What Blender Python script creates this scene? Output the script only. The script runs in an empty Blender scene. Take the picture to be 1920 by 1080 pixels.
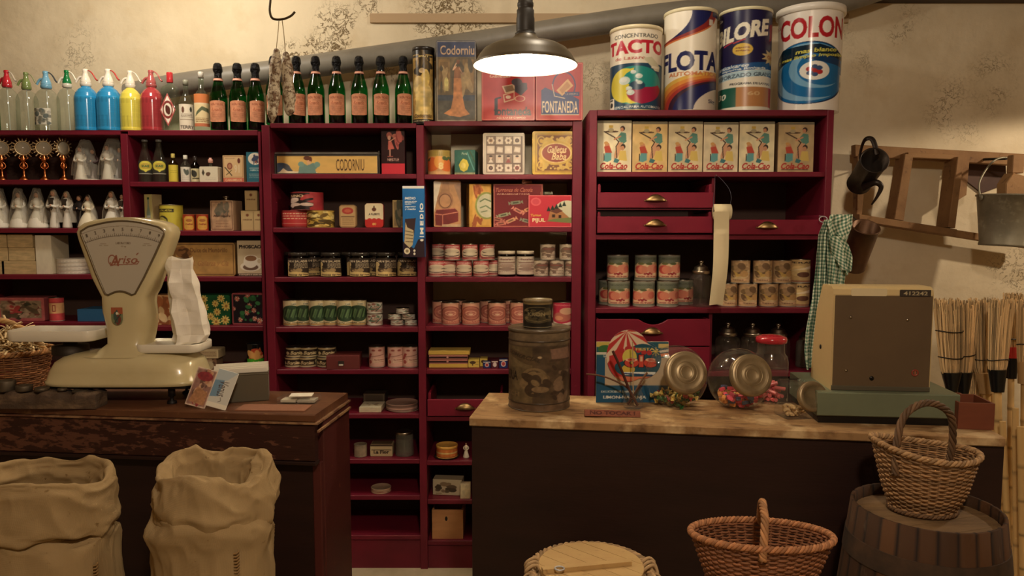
import bpy, math, random
import numpy as np
from math import sin, cos, pi, radians, sqrt, atan2
from mathutils import Vector, Matrix
random.seed(7); np.random.seed(7)
S = bpy.context.scene
COL = S.collection
# ---------------------------------------------------------------- camera
FPX = 1387.0; PITCH = math.atan(115/1387.0); CH = 1.55
cd = bpy.data.cameras.new('camera'); cam = bpy.data.objects.new('camera', cd); COL.objects.link(cam)
cd.sensor_width = 36; cd.lens = 36*FPX/1920; cd.clip_start = .05
cam.location = (0, 0, CH); cam.rotation_euler = (pi/2-PITCH, 0, 0)
S.camera = cam
# ---------------------------------------------------------------- world, lamps, exposure
S.view_settings.view_transform = 'Standard'; S.view_settings.look = 'None'
S.view_settings.exposure = 1.0; S.view_settings.gamma = 1; S.view_settings.use_curve_mapping = False
wd = bpy.data.worlds.new('world'); S.world = wd; wd.use_nodes = True
wd.node_tree.nodes['Background'].inputs[0].default_value = (1, .72, .45, 1)
wd.node_tree.nodes['Background'].inputs[1].default_value = .05
def lamp(name, loc, watts, color, rad=.05, shade=None):
    l = bpy.data.lights.new(name, 'SPOT' if shade else 'POINT')
    if shade: l.spot_size = radians(shade); l.spot_blend = .12      # an opaque shade throws its light downwards only
    l.energy = watts; l.color = color; l.shadow_soft_size = rad
    o = bpy.data.objects.new(name, l); COL.objects.link(o); o.location = loc; return o
WARM = (1, .84, .67)
lamp('shop_lamp', (-1.45, 2.85, 2.67), 14, (1, .90, .75), .07)        # hangs over the bottle shelf, above the frame
lamp('shop_lamp', (.25, -.15, 2.77), 50, WARM, .09)                  # over the customers' side
lamp('shop_lamp', (2.90, 2.55, 2.28), 24, (1, .80, .58), .035, 162)         # over the brooms
lamp('shop_lamp', (.22, 2.62, 2.79), 6, (1, .90, .74), .05)                # over the shelf between the middle and right units
PEND_W = 90                                                          # emission of the visible pendant's bulb
# ---------------------------------------------------------------- pixel <-> room (photo frame 1920x1080)
def XX(px, Y, z=1.3): return (px-960)/FPX*(Y*cos(PITCH)-(z-CH)*sin(PITCH))
def ZZ(py, Y):
    yc = -(py-540)/FPX
    dy = yc*sin(PITCH)+cos(PITCH); dz = yc*cos(PITCH)-sin(PITCH)
    return CH+dz*Y/dy
def WW(d, Y): return d*Y/FPX
# ---------------------------------------------------------------- object helpers
def tag(o, label=None, cat=None, group=None, kind=None):
    if label: o['label'] = label
    if cat: o['category'] = cat
    if group: o['group'] = group
    if kind: o['kind'] = kind
    return o
def empty(name, loc=(0, 0, 0), rz=0, label=None, cat=None, group=None):
    o = bpy.data.objects.new(name, None); COL.objects.link(o); o.location = loc; o.rotation_euler = (0, 0, rz)
    o.empty_display_size = .02
    return tag(o, label, cat, group)
def tree(o, parent=None):
    c = o.copy(); COL.objects.link(c)
    if parent is not None: c.parent = parent
    for ch in list(o.children): tree(ch, c)
    return c
USED = set()
def place(proto, loc, label, cat, group=None, rz=0):
    """first use moves the original, later uses copy it with its parts"""
    o = proto if proto.name not in USED else tree(proto)
    if o is proto: USED.add(proto.name)
    o.location = loc; o.rotation_euler = (0, 0, rz-atan2(loc[0], loc[1]))   # round things show their label to the room's middle
    return tag(o, label, cat, group)
ORD = ['first', 'second', 'third', 'fourth', 'fifth', 'sixth', 'seventh', 'eighth', 'ninth', 'tenth', 'eleventh', 'twelfth']
def lin(c):
    c = np.asarray(c, float)/255.0
    return np.where(c <= .04045, c/12.92, ((c+.055)/1.055)**2.4)
class MB:
    """collects shapes; build() links them as one mesh; colours live in the attribute 'Col'"""
    def __init__(s): s.v = []; s.c = []; s.f = []; s.m = []; s.s = []; s.n = 0
    def add(s, V, F, col=(200, 200, 200), mi=0, smooth=True):
        V = np.asarray(V, float).reshape(-1, 3); k = len(V)
        c = np.asarray(col, float)
        if c.ndim == 1: c = np.tile(c, (k, 1))
        s.v.append(V); s.c.append(c)
        for f in F: s.f.append([i+s.n for i in f])
        s.m += [mi]*len(F); s.s += [smooth]*len(F); s.n += k
        return s
    def xf(s, M, start=0):
        M = np.array(M)
        for i in range(start, len(s.v)): s.v[i] = s.v[i] @ M[:3, :3].T + M[:3, 3]
        return s
    def grid(s, P, col, mi=0, smooth=True, wrap=False):
        """P: (nv, nu, 3)"""
        nv, nu = P.shape[:2]
        idx = np.arange(nv*nu).reshape(nv, nu)
        if wrap: idx = np.concatenate([idx, idx[:, :1]], 1)
        a = idx[:-1, :-1].ravel(); b = idx[:-1, 1:].ravel(); c_ = idx[1:, 1:].ravel(); d = idx[1:, :-1].ravel()
        F = np.stack([a, b, c_, d], 1).tolist()
        c = np.asarray(col, float)
        if c.ndim == 3: c = c.reshape(-1, 3)
        return s.add(P.reshape(-1, 3), F, c, mi, smooth)
    def box(s, x0, x1, y0, y1, z0, z1, col=(200, 200, 200), mi=0):
        V = [(x, y, z) for z in (z0, z1) for y in (y0, y1) for x in (x0, x1)]
        return s.add(V, [[0, 2, 3, 1], [4, 5, 7, 6], [0, 1, 5, 4], [2, 6, 7, 3], [0, 4, 6, 2], [1, 3, 7, 5]], col, mi, False)
    def prism(s, poly, y0, y1, col=(200, 200, 200), mi=0, bevel=0, smooth=False):
        """poly: list of (x, z); extruded along y"""
        poly = np.asarray(poly, float); n = len(poly); c = poly.mean(0)
        rings = []
        if bevel > 0:
            e = np.roll(poly, -1, 0)-np.roll(poly, 1, 0); nn = np.stack([e[:, 1], -e[:, 0]], 1)
            nn /= (np.linalg.norm(nn, axis=1)[:, None]+1e-9)
            if np.sum(nn*(poly-c)) < 0: nn = -nn
            inn = poly-nn*bevel
            rings = [(inn, y0), (poly, y0+bevel), (poly, y1-bevel), (inn, y1)]
        else: rings = [(poly, y0), (poly, y1)]
        V = []
        for r, y in rings: V += [(p[0], y, p[1]) for p in r]
        F = []
        for k in range(len(rings)-1):
            for i in range(n):
                j = (i+1) % n; F.append([k*n+i, k*n+j, (k+1)*n+j, (k+1)*n+i])
        s.add(V, F, col, mi, smooth)
        L = (len(rings)-1)*n
        return s.add(V[:n]+V[L:], [list(range(n)), list(range(n, 2*n))[::-1]], col, mi, False)
    def lathe(s, prof, seg=32, col=(200, 200, 200), mi=0, cx=0, cy=0, smooth=True, sx=1, sy=1, cap=True):
        a = np.linspace(0, 2*pi, seg, endpoint=False)
        pr = np.asarray(prof, float)
        P = np.stack([np.outer(pr[:, 0], np.cos(a))*sx+cx, np.outer(pr[:, 0], np.sin(a))*sy+cy, np.repeat(pr[:, 1:2], seg, 1)], 2)
        s.grid(P, col, mi, smooth, wrap=True)
        return s
    def sphere(s, c, r, col=(200, 200, 200), mi=0, seg=16, sc=(1, 1, 1)):
        t = np.linspace(-pi/2, pi/2, seg//2+1); s0 = len(s.v)
        s.lathe([(max(r*cos(x), 1e-5), r*sin(x)) for x in t], seg, col, mi)
        for i in range(s0, len(s.v)): s.v[i] = s.v[i]*np.array(sc)+np.array(c)
        return s
    def tube(s, pts, r, col=(200, 200, 200), mi=0, sides=8, closed=False, smooth=True, flat=1.0):
        p = np.asarray(pts, float); n = len(p)
        r = np.full(n, r) if np.isscalar(r) else np.asarray(r, float)
        if closed: t = np.roll(p, -1, 0)-np.roll(p, 1, 0)
        else: t = np.gradient(p, axis=0)
        t /= (np.linalg.norm(t, axis=1)[:, None]+1e-12)
        nrm = np.zeros_like(p); up = np.array([0, 0, 1.]) if abs(t[0][2]) < .9 else np.array([1., 0, 0])
        u = up-t[0]*np.dot(up, t[0]); u /= np.linalg.norm(u)
        for i in range(n):
            u = u-t[i]*np.dot(u, t[i]); u /= (np.linalg.norm(u)+1e-12); nrm[i] = u
        b = np.cross(t, nrm)
        a = np.linspace(0, 2*pi, sides, endpoint=False)
        P = p[:, None]+(nrm[:, None]*np.cos(a)[None, :, None]*flat+b[:, None]*np.sin(a)[None, :, None])*r[:, None, None]
        if closed: P = np.concatenate([P, P[:1]], 0)
        s.grid(P, col, mi, smooth, wrap=True)
        if not closed:
            k = s.n
            s.add(np.concatenate([P[0], P[-1]]), [list(range(sides))[::-1], list(range(sides, 2*sides))], col, mi, False)
        return s
    def build(s, name, mats, parent=None, loc=None):
        me = bpy.data.meshes.new(name)
        V = np.concatenate(s.v); C = np.concatenate(s.c); C = lin(np.clip(C*.86+C.mean(1)[:, None]*.14, 0, 255))
        me.from_pydata(V, [], s.f)
        if not isinstance(mats, (list, tuple)): mats = [mats]
        for m in mats: me.materials.append(m)
        me.polygons.foreach_set('material_index', np.array(s.m, dtype=np.int32))
        me.polygons.foreach_set('use_smooth', np.array(s.s, dtype=bool))
        at = me.attributes.new('Col', 'FLOAT_COLOR', 'POINT')
        at.data.foreach_set('color', np.concatenate([C, np.ones((len(C), 1))], 1).astype(np.float32).ravel())
        me.update(); me.validate()
        o = bpy.data.objects.new(name, me); COL.objects.link(o)
        if parent is not None: o.parent = parent
        if loc is not None: o.location = loc
        return o
def spline(pts, n=8, closed=False):
    p = np.asarray(pts, float); out = []; m = len(p)
    rng = range(m) if closed else range(m-1)
    for i in rng:
        if closed: a, b, c, d = p[(i-1) % m], p[i], p[(i+1) % m], p[(i+2) % m]
        else: a, b, c, d = p[max(i-1, 0)], p[i], p[i+1], p[min(i+2, m-1)]
        for k in range(n):
            t = k/n
            out.append(.5*((2*b)+(-a+c)*t+(2*a-5*b+4*c-d)*t*t+(-a+3*b-3*c+d)*t**3))
    if not closed: out.append(p[-1])
    return np.array(out)
def rrect(w, h, r, n=5, cx=0, cz=0):
    r = min(r, w/2-1e-4, h/2-1e-4); out = []
    for (sx, sz, a0) in ((1, -1, -90), (1, 1, 0), (-1, 1, 90), (-1, -1, 180)):
        for k in range(n+1):
            a = radians(a0+90*k/n); out.append((cx+sx*(w/2-r)+r*cos(a), cz+sz*(h/2-r)+r*sin(a)))
    return out
# ---------------------------------------------------------------- artwork: a small painter whose canvas becomes per-point colours of real label meshes
def vnoise(h, w, sx, sy, seed=0):
    rs = np.random.RandomState(seed); gx, gy = max(2, int(sx)+2), max(2, int(sy)+2)
    g = rs.rand(gy, gx); x = np.linspace(0, gx-1.001, w); y = np.linspace(0, gy-1.001, h)
    x0 = x.astype(int); y0 = y.astype(int); fx = x-x0; fy = y-y0; fx = fx*fx*(3-2*fx); fy = fy*fy*(3-2*fy)
    a = g[y0][:, x0]; b = g[y0][:, x0+1]; c = g[y0+1][:, x0]; d = g[y0+1][:, x0+1]
    return (a*(1-fx)+b*fx)*(1-fy)[:, None]+(c*(1-fx)+d*fx)*fy[:, None]
GLY = {}
def glyphs(s, bold, shear=0):
    k = (s, bold, shear)
    if k not in GLY:
        cu = bpy.data.curves.new('t', 'FONT'); cu.body = s; cu.offset = bold; cu.shear = shear; cu.resolution_u = 3
        ob = bpy.data.objects.new('t', cu); COL.objects.link(ob)
        dg = bpy.context.evaluated_depsgraph_get(); me = ob.evaluated_get(dg).to_mesh(); me.calc_loop_triangles()
        co = np.array([v.co[:2] for v in me.vertices]).reshape(-1, 2)
        tr = np.array([t.vertices[:] for t in me.loop_triangles]).reshape(-1, 3).astype(int)
        ob.evaluated_get(dg).to_mesh_clear(); bpy.data.objects.remove(ob); bpy.data.curves.remove(cu)
        co -= co.min(0); co /= (co.max(0)+1e-9)
        GLY[k] = (co, tr)
    return GLY[k]
class Art:
    def __init__(s, nu, nv, bg=(230, 220, 200)):
        s.nu, s.nv = int(nu), int(nv); s.w, s.h = 2*s.nu, 2*s.nv
        s.a = np.tile(np.array(bg, float), (s.h, s.w, 1))
        s.U, s.V = np.meshgrid((np.arange(s.w)+.5)/s.w, (np.arange(s.h)+.5)/s.h)
    def put(s, m, c, al=1.0):
        c = np.array(c, float); s.a[m] = s.a[m]*(1-al)+c*al; return s
    def rect(s, u0, v0, u1, v1, c, al=1): return s.put((s.U >= u0) & (s.U <= u1) & (s.V >= v0) & (s.V <= v1), c, al)
    def ell(s, cx, cy, rx, ry, c, al=1, rot=0):
        x = s.U-cx; y = (s.V-cy); 
        if rot: x, y = x*cos(rot)+y*sin(rot), -x*sin(rot)+y*cos(rot)
        return s.put((x/rx)**2+(y/ry)**2 <= 1, c, al)
    def ring(s, cx, cy, rx, ry, t, c):
        d = np.sqrt(((s.U-cx)/rx)**2+((s.V-cy)/ry)**2); return s.put((d <= 1) & (d >= 1-t), c)
    def poly(s, pts, c, al=1):
        p = np.asarray(pts, float); m = np.zeros_like(s.U, bool); j = len(p)-1
        for i in range(len(p)):
            yi, yj = p[i][1], p[j][1]
            k = ((yi > s.V) != (yj > s.V)) & (s.U < (p[j][0]-p[i][0])*(s.V-yi)/(yj-yi+1e-12)+p[i][0]); m ^= k; j = i
        return s.put(m, c, al)
    def line(s, pts, wd, c):
        asp = s.w/s.h; m = np.zeros_like(s.U, bool)
        for (x0, y0), (x1, y1) in zip(pts[:-1], pts[1:]):
            dx, dy = (x1-x0)*asp, y1-y0; L = dx*dx+dy*dy+1e-12; ux = (s.U-x0)*asp; uy = s.V-y0
            t = np.clip((ux*dx+uy*dy)/L, 0, 1); m |= (ux-t*dx)**2+(uy-t*dy)**2 < (wd/2)**2
        return s.put(m, c)
    def frame(s, u0, v0, u1, v1, t, c):
        asp = s.h/s.w; tu = t*asp
        return s.put((s.U >= u0) & (s.U <= u1) & (s.V >= v0) & (s.V <= v1) & ~((s.U > u0+tu) & (s.U < u1-tu) & (s.V > v0+t) & (s.V < v1-t)), c)
    def text(s, t, cx, cy, w, h, c, bold=0.0, shear=0, rot=0, arch=0, slope=0):
        co, tr = glyphs(t, bold, shear); x = (co[:, 0]-.5)*w; y = (co[:, 1]-.5)*h
        y = y+arch*(1-(2*x/w)**2)+slope*x/w
        asp = s.w/s.h
        if rot: X = x*asp; x, y = (X*cos(rot)-y*sin(rot))/asp, X*sin(rot)+y*cos(rot)
        P = np.stack([(x+cx)*s.w, (y+cy)*s.h], 1); c = np.array(c, float)
        for a, b, d in P[tr]:
            x0 = max(int(min(a[0], b[0], d[0])-.5), 0); x1 = min(int(max(a[0], b[0], d[0])+1.5), s.w)
            y0 = max(int(min(a[1], b[1], d[1])-.5), 0); y1 = min(int(max(a[1], b[1], d[1])+1.5), s.h)
            if x1 <= x0 or y1 <= y0: continue
            xs = np.arange(x0, x1)+.5; ys = (np.arange(y0, y1)+.5)[:, None]
            e = lambda p, q: (q[0]-p[0])*(ys-p[1])-(q[1]-p[1])*(xs-p[0])
            e1, e2, e3 = e(a, b), e(b, d), e(d, a)
            m = ((e1 >= -.3) & (e2 >= -.3) & (e3 >= -.3)) | ((e1 <= .3) & (e2 <= .3) & (e3 <= .3))
            s.a[y0:y1, x0:x1][m] = c
        return s
    def noise(s, amt, sx, sy, seed=0, c=None, th=None, reg=None):
        n = vnoise(s.h, s.w, sx, sy, seed)*.6+vnoise(s.h, s.w, sx*2.3, sy*2.3, seed+1)*.4
        if c is None: s.a = s.a*(1+amt*(n-.5)*2)[:, :, None]
        else:
            m = n > th
            if reg is not None: m &= (s.U >= reg[0]) & (s.V >= reg[1]) & (s.U <= reg[2]) & (s.V <= reg[3])
            s.put(m, c, amt)
        return s
    def blobs(s, n, cols, r, reg=(0, 0, 1, 1), seed=0):
        rs = random.Random(seed); asp = s.w/s.h
        for i in range(n):
            q = r*rs.uniform(.5, 1.3)
            s.ell(rs.uniform(reg[0]+q/asp*.6, reg[2]-q/asp*.6), rs.uniform(reg[1]+q*.6, reg[3]-q*.6), q*rs.uniform(.6, 1.2)/asp, q*rs.uniform(.6, 1.2), rs.choice(cols), 1, rs.uniform(0, 3))
        return s
    def squig(s, n, c, reg, wd=.02, seed=0):
        """rows of small print: short dashes"""
        rs = random.Random(seed)
        for i in range(n):
            v = reg[3]-(i+.5)*(reg[3]-reg[1])/n; u = reg[0]+rs.uniform(0, .03)
            while u < reg[2]-.02:
                l = rs.uniform(.02, .09); s.rect(u, v-wd/2, min(u+l, reg[2]), v+wd/2, c); u += l+.018
        return s
    def get(s, nu=None, nv=None):
        """colours at (nv+1, nu+1) grid points"""
        nu = nu or s.nu; nv = nv or s.nv
        p = np.pad(s.a, ((1, 1), (1, 1), (0, 0)), 'edge')
        a = (p[:-1, :-1]+p[1:, :-1]+p[:-1, 1:]+p[1:, 1:])/4
        i = np.round(np.linspace(0, s.h, nv+1)).astype(int); j = np.round(np.linspace(0, s.w, nu+1)).astype(int)
        return np.clip(a[i][:, j], 0, 255)
# ---------------------------------------------------------------- materials
def mat(name, rough=.5, col=None, metal=0, attr=False, spec=.5, bump=None, coat=0, trans=0, wear=None, emis=None, noise=None, ior=1.45):
    m = bpy.data.materials.new(name); m.use_nodes = True; nt = m.node_tree; N = nt.nodes; L = nt.links
    b = N['Principled BSDF']; b.inputs['Roughness'].default_value = rough; b.inputs['Metallic'].default_value = metal
    b.inputs['Specular IOR Level'].default_value = spec; b.inputs['Coat Weight'].default_value = coat
    b.inputs['Transmission Weight'].default_value = trans; b.inputs['IOR'].default_value = ior
    tc = N.new('ShaderNodeTexCoord'); src = None
    if attr:
        a = N.new('ShaderNodeAttribute'); a.attribute_name = 'Col'; src = a.outputs['Color']
    if col is not None:
        c = (*lin(col), 1)
        if attr:
            mx = N.new('ShaderNodeMix'); mx.data_type = 'RGBA'; mx.blend_type = 'MULTIPLY'; mx.inputs[0].default_value = 1
            L.new(src, mx.inputs[6]); mx.inputs[7].default_value = c; src = mx.outputs[2]
        else: b.inputs['Base Color'].default_value = c
    def mixin(src, fac, col2):
        mx = N.new('ShaderNodeMix'); mx.data_type = 'RGBA'; L.new(fac, mx.inputs[0])
        if src is None: mx.inputs[6].default_value = b.inputs['Base Color'].default_value
        else: L.new(src, mx.inputs[6])
        mx.inputs[7].default_value = (*lin(col2), 1); return mx.outputs[2]
    def noisefac(scale, stretch, lo, hi, detail=5, rgh=.6):
        mp = N.new('ShaderNodeMapping'); L.new(tc.outputs['Object'], mp.inputs[0]); mp.inputs['Scale'].default_value = stretch
        n = N.new('ShaderNodeTexNoise'); n.inputs['Scale'].default_value = scale; n.inputs['Detail'].default_value = detail; n.inputs['Roughness'].default_value = rgh
        L.new(mp.outputs[0], n.inputs['Vector'])
        r = N.new('ShaderNodeMapRange'); r.inputs[1].default_value = lo; r.inputs[2].default_value = hi; L.new(n.outputs[0], r.inputs[0])
        return r.outputs[0]
    for (scale, stretch, lo, hi, c2) in (noise or []):
        src = mixin(src, noisefac(scale, stretch, lo, hi), c2)
    if src is not None: L.new(src, b.inputs['Base Color'])
    if bump:
        scale, stretch, strength, dist = bump
        f = noisefac(scale, stretch, .2, .8); bp = N.new('ShaderNodeBump'); bp.inputs['Strength'].default_value = strength; bp.inputs['Distance'].default_value = dist
        L.new(f, bp.inputs['Height']); L.new(bp.outputs[0], b.inputs['Normal'])
    if emis: b.inputs['Emission Color'].default_value = (*emis[:3], 1); b.inputs['Emission Strength'].default_value = emis[3]
    return m
def thin_glass(name, tint=(1, 1, 1), rough=.03, haze=0.0, hazecol=(190, 185, 165), refl=1.45):
    """thin-walled glass: see-through tint plus Fresnel reflection, with optional dusty film"""
    m = bpy.data.materials.new(name); m.use_nodes = True; nt = m.node_tree; N = nt.nodes; L = nt.links
    N.remove(N['Principled BSDF']); out = N['Material Output']
    t = N.new('ShaderNodeBsdfTransparent'); t.inputs[0].default_value = (*tint, 1)
    g = N.new('ShaderNodeBsdfGlossy'); g.inputs['Roughness'].default_value = rough
    f_ = N.new('ShaderNodeLayerWeight'); f_.inputs[0].default_value = .5
    pw = N.new('ShaderNodeMath'); pw.operation = 'POWER'; pw.inputs[1].default_value = 4.5; L.new(f_.outputs['Facing'], pw.inputs[0])
    lw = N.new('ShaderNodeMath'); lw.operation = 'MULTIPLY_ADD'; lw.inputs[1].default_value = (refl-1)*1.5; lw.inputs[2].default_value = .045; L.new(pw.outputs[0], lw.inputs[0])
    mx = N.new('ShaderNodeMixShader'); L.new(lw.outputs[0], mx.inputs[0]); L.new(t.outputs[0], mx.inputs[1]); L.new(g.outputs[0], mx.inputs[2])
    last = mx
    if haze > 0:
        d = N.new('ShaderNodeBsdfDiffuse'); d.inputs[0].default_value = (*lin(hazecol), 1)
        tc = N.new('ShaderNodeTexCoord'); n = N.new('ShaderNodeTexNoise'); n.inputs['Scale'].default_value = 14; n.inputs['Detail'].default_value = 4
        L.new(tc.outputs['Object'], n.inputs['Vector'])
        r = N.new('ShaderNodeMapRange'); r.inputs[1].default_value = .3; r.inputs[2].default_value = .75; r.inputs[3].default_value = haze*.4; r.inputs[4].default_value = haze
        L.new(n.outputs[0], r.inputs[0])
        m2 = N.new('ShaderNodeMixShader'); L.new(r.outputs[0], m2.inputs[0]); L.new(mx.outputs[0], m2.inputs[1]); L.new(d.outputs[0], m2.inputs[2]); last = m2
    L.new(last.outputs[0], out.inputs[0]); return m
M = dict(
    paper=mat('printed_paper', .6, attr=True, spec=.3, noise=None),
    tin=mat('printed_tin', .32, attr=True, spec=.5),
    gloss=mat('glossy_enamel', .16, attr=True, spec=.5, coat=.3),
    cloth=mat('woven_cloth', .95, attr=True, spec=.1, bump=(420, (1, 1, 1), .35, .002)),
    wood=mat('old_wood', .6, attr=True, spec=.3, noise=None, bump=(14, (1, 1, 12), .3, .003)),
    wicker=mat('wicker', .62, attr=True, spec=.3, bump=(60, (1, 1, 1), .3, .001)),
    metal=mat('bare_metal', .33, (190, 180, 160), metal=1, noise=[(30, (1, 1, 1), .5, .8, (120, 105, 85))]),
    dullmetal=mat('dull_metal', .55, attr=True, metal=.75, noise=None),
    brass=mat('aged_brass', .4, (160, 132, 90), metal=1, noise=[(40, (1, 1, 1), .5, .75, (110, 82, 45))]),
    copper=mat('copper_gilt', .28, (200, 120, 70), metal=1),
    iron=mat('black_iron', .5, (32, 29, 27), metal=.5, noise=[(25, (1, 1, 1), .55, .8, (70, 58, 48))]),
    foil=mat('black_foil', .22, (22, 22, 24), metal=.7, bump=(70, (1, 1, 1), .9, .006)),
    crimson=mat('crimson_paint', .42, (112, 26, 44), spec=.4, noise=[(3, (1, 1, 1), .45, .75, (92, 21, 36)), (34, (1, 1, 2), .73, .78, (150, 70, 75))], bump=(30, (1, 1, 3), .12, .002)),
    drawerred=mat('drawer_red_paint', .38, (124, 28, 48), spec=.4, noise=[(5, (1, 1, 1), .45, .8, (106, 24, 41))], bump=(40, (1, 1, 1), .08, .001)),
    backing=mat('dark_backing_board', .7, (74, 52, 44), noise=[(4, (1, 1, 1), .4, .8, (90, 66, 54))]),
    tape=mat('black_tape', .3, (18, 17, 16)),
    glass=thin_glass('clear_glass', rough=.06, refl=1.48, haze=.05), dusty=thin_glass('dusty_glass', (.86, .9, .86), .06, .22, refl=1.35),
    greenglass=thin_glass('green_bottle_glass', (.10, .52, .22), .05), paleglass=thin_glass('pale_green_glass', (.84, .92, .85), .05, .05),
    darkglass=thin_glass('dark_jar_glass', (.25, .2, .15), .05), yellowglass=thin_glass('yellow_glass', (.8, .72, .2), .05),
    plastic=thin_glass('clear_plastic_film', (.95, .95, .93), .15, .22, (215, 210, 195), 1.5),
    veil=thin_glass('tulle_veil', (.9, .9, .9), .4, .45, (220, 210, 190)),
)
def YY(py, z):
    yc = -(py-540)/FPX; dy = yc*sin(PITCH)+cos(PITCH); dz = yc*cos(PITCH)-sin(PITCH); return (z-CH)/dz*dy
def PZ(px, py, z):
    Y = YY(py, z); return Vector((XX(px, Y, z), Y, z))
# ================================================================ the room
WALL_Y = 3.62; XL, XR, YF, ZC = -3.0, 3.55, -1.6, 3.0
def wall_material():
    m = mat('flaking_plaster', .9, (222, 208, 178), spec=.1, noise=[(1.6, (1, 1, 1), .42, .72, (200, 184, 152)), (7, (1, 1, 1), .55, .8, (208, 190, 156))])
    nt = m.node_tree; N = nt.nodes; L = nt.links; b = N['Principled BSDF']; tc = N['Texture Coordinate']
    src = b.inputs['Base Color'].links[0].from_socket
    n = N.new('ShaderNodeTexNoise'); n.inputs['Scale'].default_value = 24; n.inputs['Detail'].default_value = 10; n.inputs['Roughness'].default_value = .7; n.inputs['Distortion'].default_value = .35
    L.new(tc.outputs['Object'], n.inputs['Vector'])
    edge = N.new('ShaderNodeMath'); edge.operation = 'SUBTRACT'; L.new(n.outputs[0], edge.inputs[0]); edge.inputs[1].default_value = .5
    ab = N.new('ShaderNodeMath'); ab.operation = 'ABSOLUTE'; L.new(edge.outputs[0], ab.inputs[0])
    acc = None
    for (px, py, r) in ((700, 60, .34), (610, 75, .22), (840, 20, .3), (560, 110, .12), (1130, 150, .18), (1650, 60, .28), (1800, 210, .22), (1860, 150, .16), (1890, 520, .25), (150, 110, .25), (60, 170, .2), (1640, 560, .12)):
        d = N.new('ShaderNodeVectorMath'); d.operation = 'DISTANCE'; L.new(tc.outputs['Object'], d.inputs[0])
        d.inputs[1].default_value = (XX(px, WALL_Y, ZZ(py, WALL_Y)), WALL_Y, ZZ(py, WALL_Y))
        r_ = N.new('ShaderNodeMapRange'); L.new(d.outputs['Value'], r_.inputs[0]); r_.inputs[1].default_value = r; r_.inputs[2].default_value = r*.3; r_.inputs[3].default_value = 0; r_.inputs[4].default_value = .034 if 500 < px < 900 else (.012 if px < 1200 else .016)
        if acc is None: acc = r_.outputs[0]
        else:
            a = N.new('ShaderNodeMath'); a.operation = 'MAXIMUM'; L.new(acc, a.inputs[0]); L.new(r_.outputs[0], a.inputs[1]); acc = a.outputs[0]
    n2 = N.new('ShaderNodeTexNoise'); n2.inputs['Scale'].default_value = 6; n2.inputs['Detail'].default_value = 3; L.new(tc.outputs['Object'], n2.inputs['Vector'])
    g = N.new('ShaderNodeMapRange'); L.new(n2.outputs[0], g.inputs[0]); g.inputs[1].default_value = .42; g.inputs[2].default_value = .6
    th = N.new('ShaderNodeMath'); th.operation = 'MULTIPLY'; L.new(acc, th.inputs[0]); L.new(g.outputs[0], th.inputs[1])
    lt = N.new('ShaderNodeMath'); lt.operation = 'SUBTRACT'; L.new(th.outputs[0], lt.inputs[0]); L.new(ab.outputs[0], lt.inputs[1])
    fr = N.new('ShaderNodeMapRange'); L.new(lt.outputs[0], fr.inputs[0]); fr.inputs[1].default_value = 0; fr.inputs[2].default_value = .01
    mx = N.new('ShaderNodeMix'); mx.data_type = 'RGBA'; L.new(fr.outputs[0], mx.inputs[0]); L.new(src, mx.inputs[6]); mx.inputs[7].default_value = (*lin((118, 100, 72)), 1)
    L.new(mx.outputs[2], b.inputs['Base Color'])
    nb = N.new('ShaderNodeTexNoise'); nb.inputs['Scale'].default_value = 9; nb.inputs['Detail'].default_value = 8; L.new(tc.outputs['Object'], nb.inputs['Vector'])
    su = N.new('ShaderNodeMath'); su.operation = 'MULTIPLY_ADD'; L.new(fr.outputs[0], su.inputs[0]); su.inputs[1].default_value = -.25; L.new(nb.outputs[0], su.inputs[2])
    bp = N.new('ShaderNodeBump'); bp.inputs['Strength'].default_value = .5; bp.inputs['Distance'].default_value = .02; L.new(su.outputs[0], bp.inputs['Height']); L.new(bp.outputs[0], b.inputs['Normal'])
    return m
plaster = wall_material()
plain = mat('plain_plaster', .9, (150, 128, 98), spec=.1, noise=[(2, (1, 1, 1), .4, .8, (134, 112, 84))])
floorm = mat('pale_stone_floor', .7, (190, 176, 146), noise=[(5, (1, 1, 1), .4, .7, (160, 145, 115))])
def struct(name, x0, x1, y0, y1, z0, z1, m):
    o = MB().box(x0, x1, y0, y1, z0, z1).build(name, m); o['kind'] = 'structure'; return o
struct('wall_back', XL-.1, XR+.1, WALL_Y, WALL_Y+.1, -.1, ZC+.1, plaster)
struct('wall_left', XL-.1, XL, YF, WALL_Y, -.1, ZC+.1, plain)
struct('wall_right', XR, XR+.1, YF, WALL_Y, -.1, ZC+.1, plain)
struct('wall_front', XL-.1, XR+.1, YF-.1, YF, -.1, ZC+.1, plain)
struct('ceiling', XL, XR, YF, WALL_Y, ZC, ZC+.1, plain)
struct('floor', XL, XR, YF, WALL_Y, -.1, 0, floorm)
zb = ZZ(4, 3.60)
struct('trim_1', XX(1590, 3.5, 2.6), XR, 3.56, WALL_Y, zb, zb+.16, mat('dark_beam', .6, (48, 34, 26), noise=[(6, (1, 8, 1), .4, .8, (70, 50, 36))]))
struct('shadow_strip', XX(690, 3.55, 2.5), XX(1600, 3.55, 2.5), 3.60, WALL_Y, ZZ(42, 3.6), ZZ(25, 3.6), mat('wall_shadow_brown', .8, (178, 152, 118)))  # thin strip added and coloured to stand for a shadow band on the wall
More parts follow.
